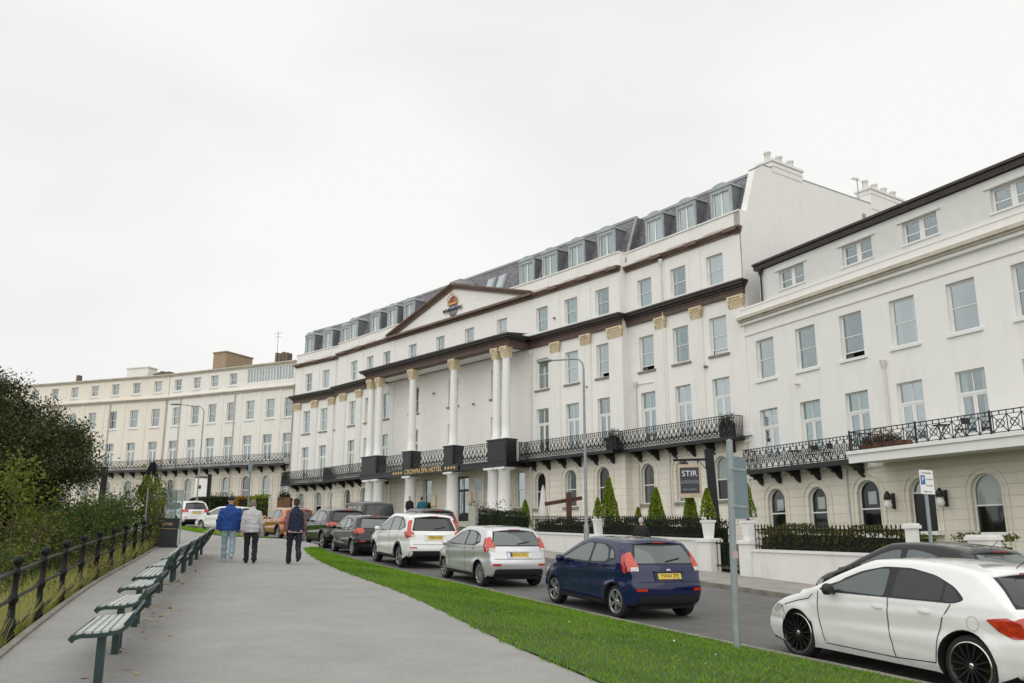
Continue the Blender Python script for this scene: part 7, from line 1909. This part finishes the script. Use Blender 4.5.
def pos_verge2(n):
    u = 40+26*RNG.random(n); t = RNG.random(n); out = []
    for a, k in zip(u, t):
        a_, b_ = VI2(a), NK(a)-.15; v = a_+(b_-a_)*k; x, y = XY(a, v); out.append((x, y, zu(a, PATH+.02+(KERB-.01-PATH-.02)*k)+.05*math.sin(PI*k)))
    return np.array(out)
blades('lawn_grass', 26000, pos_verge2, .06, .012, M_['grass'], .55)
# fallen leaves gathered under the benches
pts = []
for k in range(420):
    u = 8+20*RNG.random(); c = math.sin(u*1.7)+math.sin(u*.9+1)
    if c < .2 and RNG.random() < .8: continue
    v = BV(u)+.18+.22*RNG.normal(); x, y = XY(u, v); pts.append((x, y, zu(u, PATH)+.012))
fl_ = leaves('fallen_leaves', pts, .07, M_['dead_leaf'], up=6); tag(fl_, kind='stuff')
# ------------------------------------------------------------------ camera, light, sky
cam = bpy.data.cameras.new('camera'); cam.sensor_fit = 'HORIZONTAL'; cam.sensor_width = 36.0; cam.lens = 877.0*36/1024
cam.clip_start = .05; cam.clip_end = 3000
co = bpy.data.objects.new('camera', cam); COL.objects.link(co)
co.location = (0, 0, 1.6); co.rotation_euler = (R(90+13.0), 0, 0)
SC.camera = co
SUN_EL, SUN_AZ = R(38), R(198)   # azimuth of the sun measured from +Y clockwise
sun = bpy.data.lights.new('sun', 'SUN'); sun.energy = 1.5; sun.angle = R(130); sun.color = (1, .97, .93)
so = bpy.data.objects.new('sun', sun); COL.objects.link(so); so.location = (-20, -30, 60)
d = Vector((math.sin(SUN_AZ)*math.cos(SUN_EL), math.cos(SUN_AZ)*math.cos(SUN_EL), math.sin(SUN_EL)))
so.rotation_euler = (-d).to_track_quat('-Z', 'Y').to_euler()
wd = bpy.data.worlds.new('World'); SC.world = wd; wd.use_nodes = True
nt = wd.node_tree; bg = nt.nodes['Background']
sky = nt.nodes.new('ShaderNodeTexSky'); sky.sky_type = 'NISHITA'; sky.sun_disc = False; sky.sun_elevation = SUN_EL; sky.sun_rotation = SUN_AZ
tc = nt.nodes.new('ShaderNodeTexCoord'); mp = nt.nodes.new('ShaderNodeMapping'); mp.inputs['Scale'].default_value = (1, 1, 2.2)
nt.links.new(tc.outputs['Generated'], mp.inputs[0])
n1 = nt.nodes.new('ShaderNodeTexNoise'); n1.inputs['Scale'].default_value = 1.6; n1.inputs['Detail'].default_value = 4; n1.inputs['Roughness'].default_value = .45; nt.links.new(mp.outputs[0], n1.inputs['Vector'])
cr = nt.nodes.new('ShaderNodeValToRGB'); e = cr.color_ramp.elements
e[0].position = .30; e[0].color = (6.85, 7.0, 6.95, 1); e[1].position = .62; e[1].color = (8.65, 8.6, 8.45, 1)
nt.links.new(n1.outputs[0], cr.inputs[0])
mx = nt.nodes.new('ShaderNodeMix'); mx.data_type = 'RGBA'; mx.inputs[0].default_value = .97
nt.links.new(sky.outputs[0], mx.inputs[6]); nt.links.new(cr.outputs[0], mx.inputs[7]); nt.links.new(mx.outputs[2], bg.inputs[0])
bg.inputs[1].default_value = .1
vs = SC.view_settings; vs.view_transform = 'Standard'; vs.look = 'None'; vs.exposure = 0.17; vs.gamma = 1.0; vs.use_curve_mapping = False
SC.cycles.max_bounces = 8; SC.cycles.transparent_max_bounces = 16
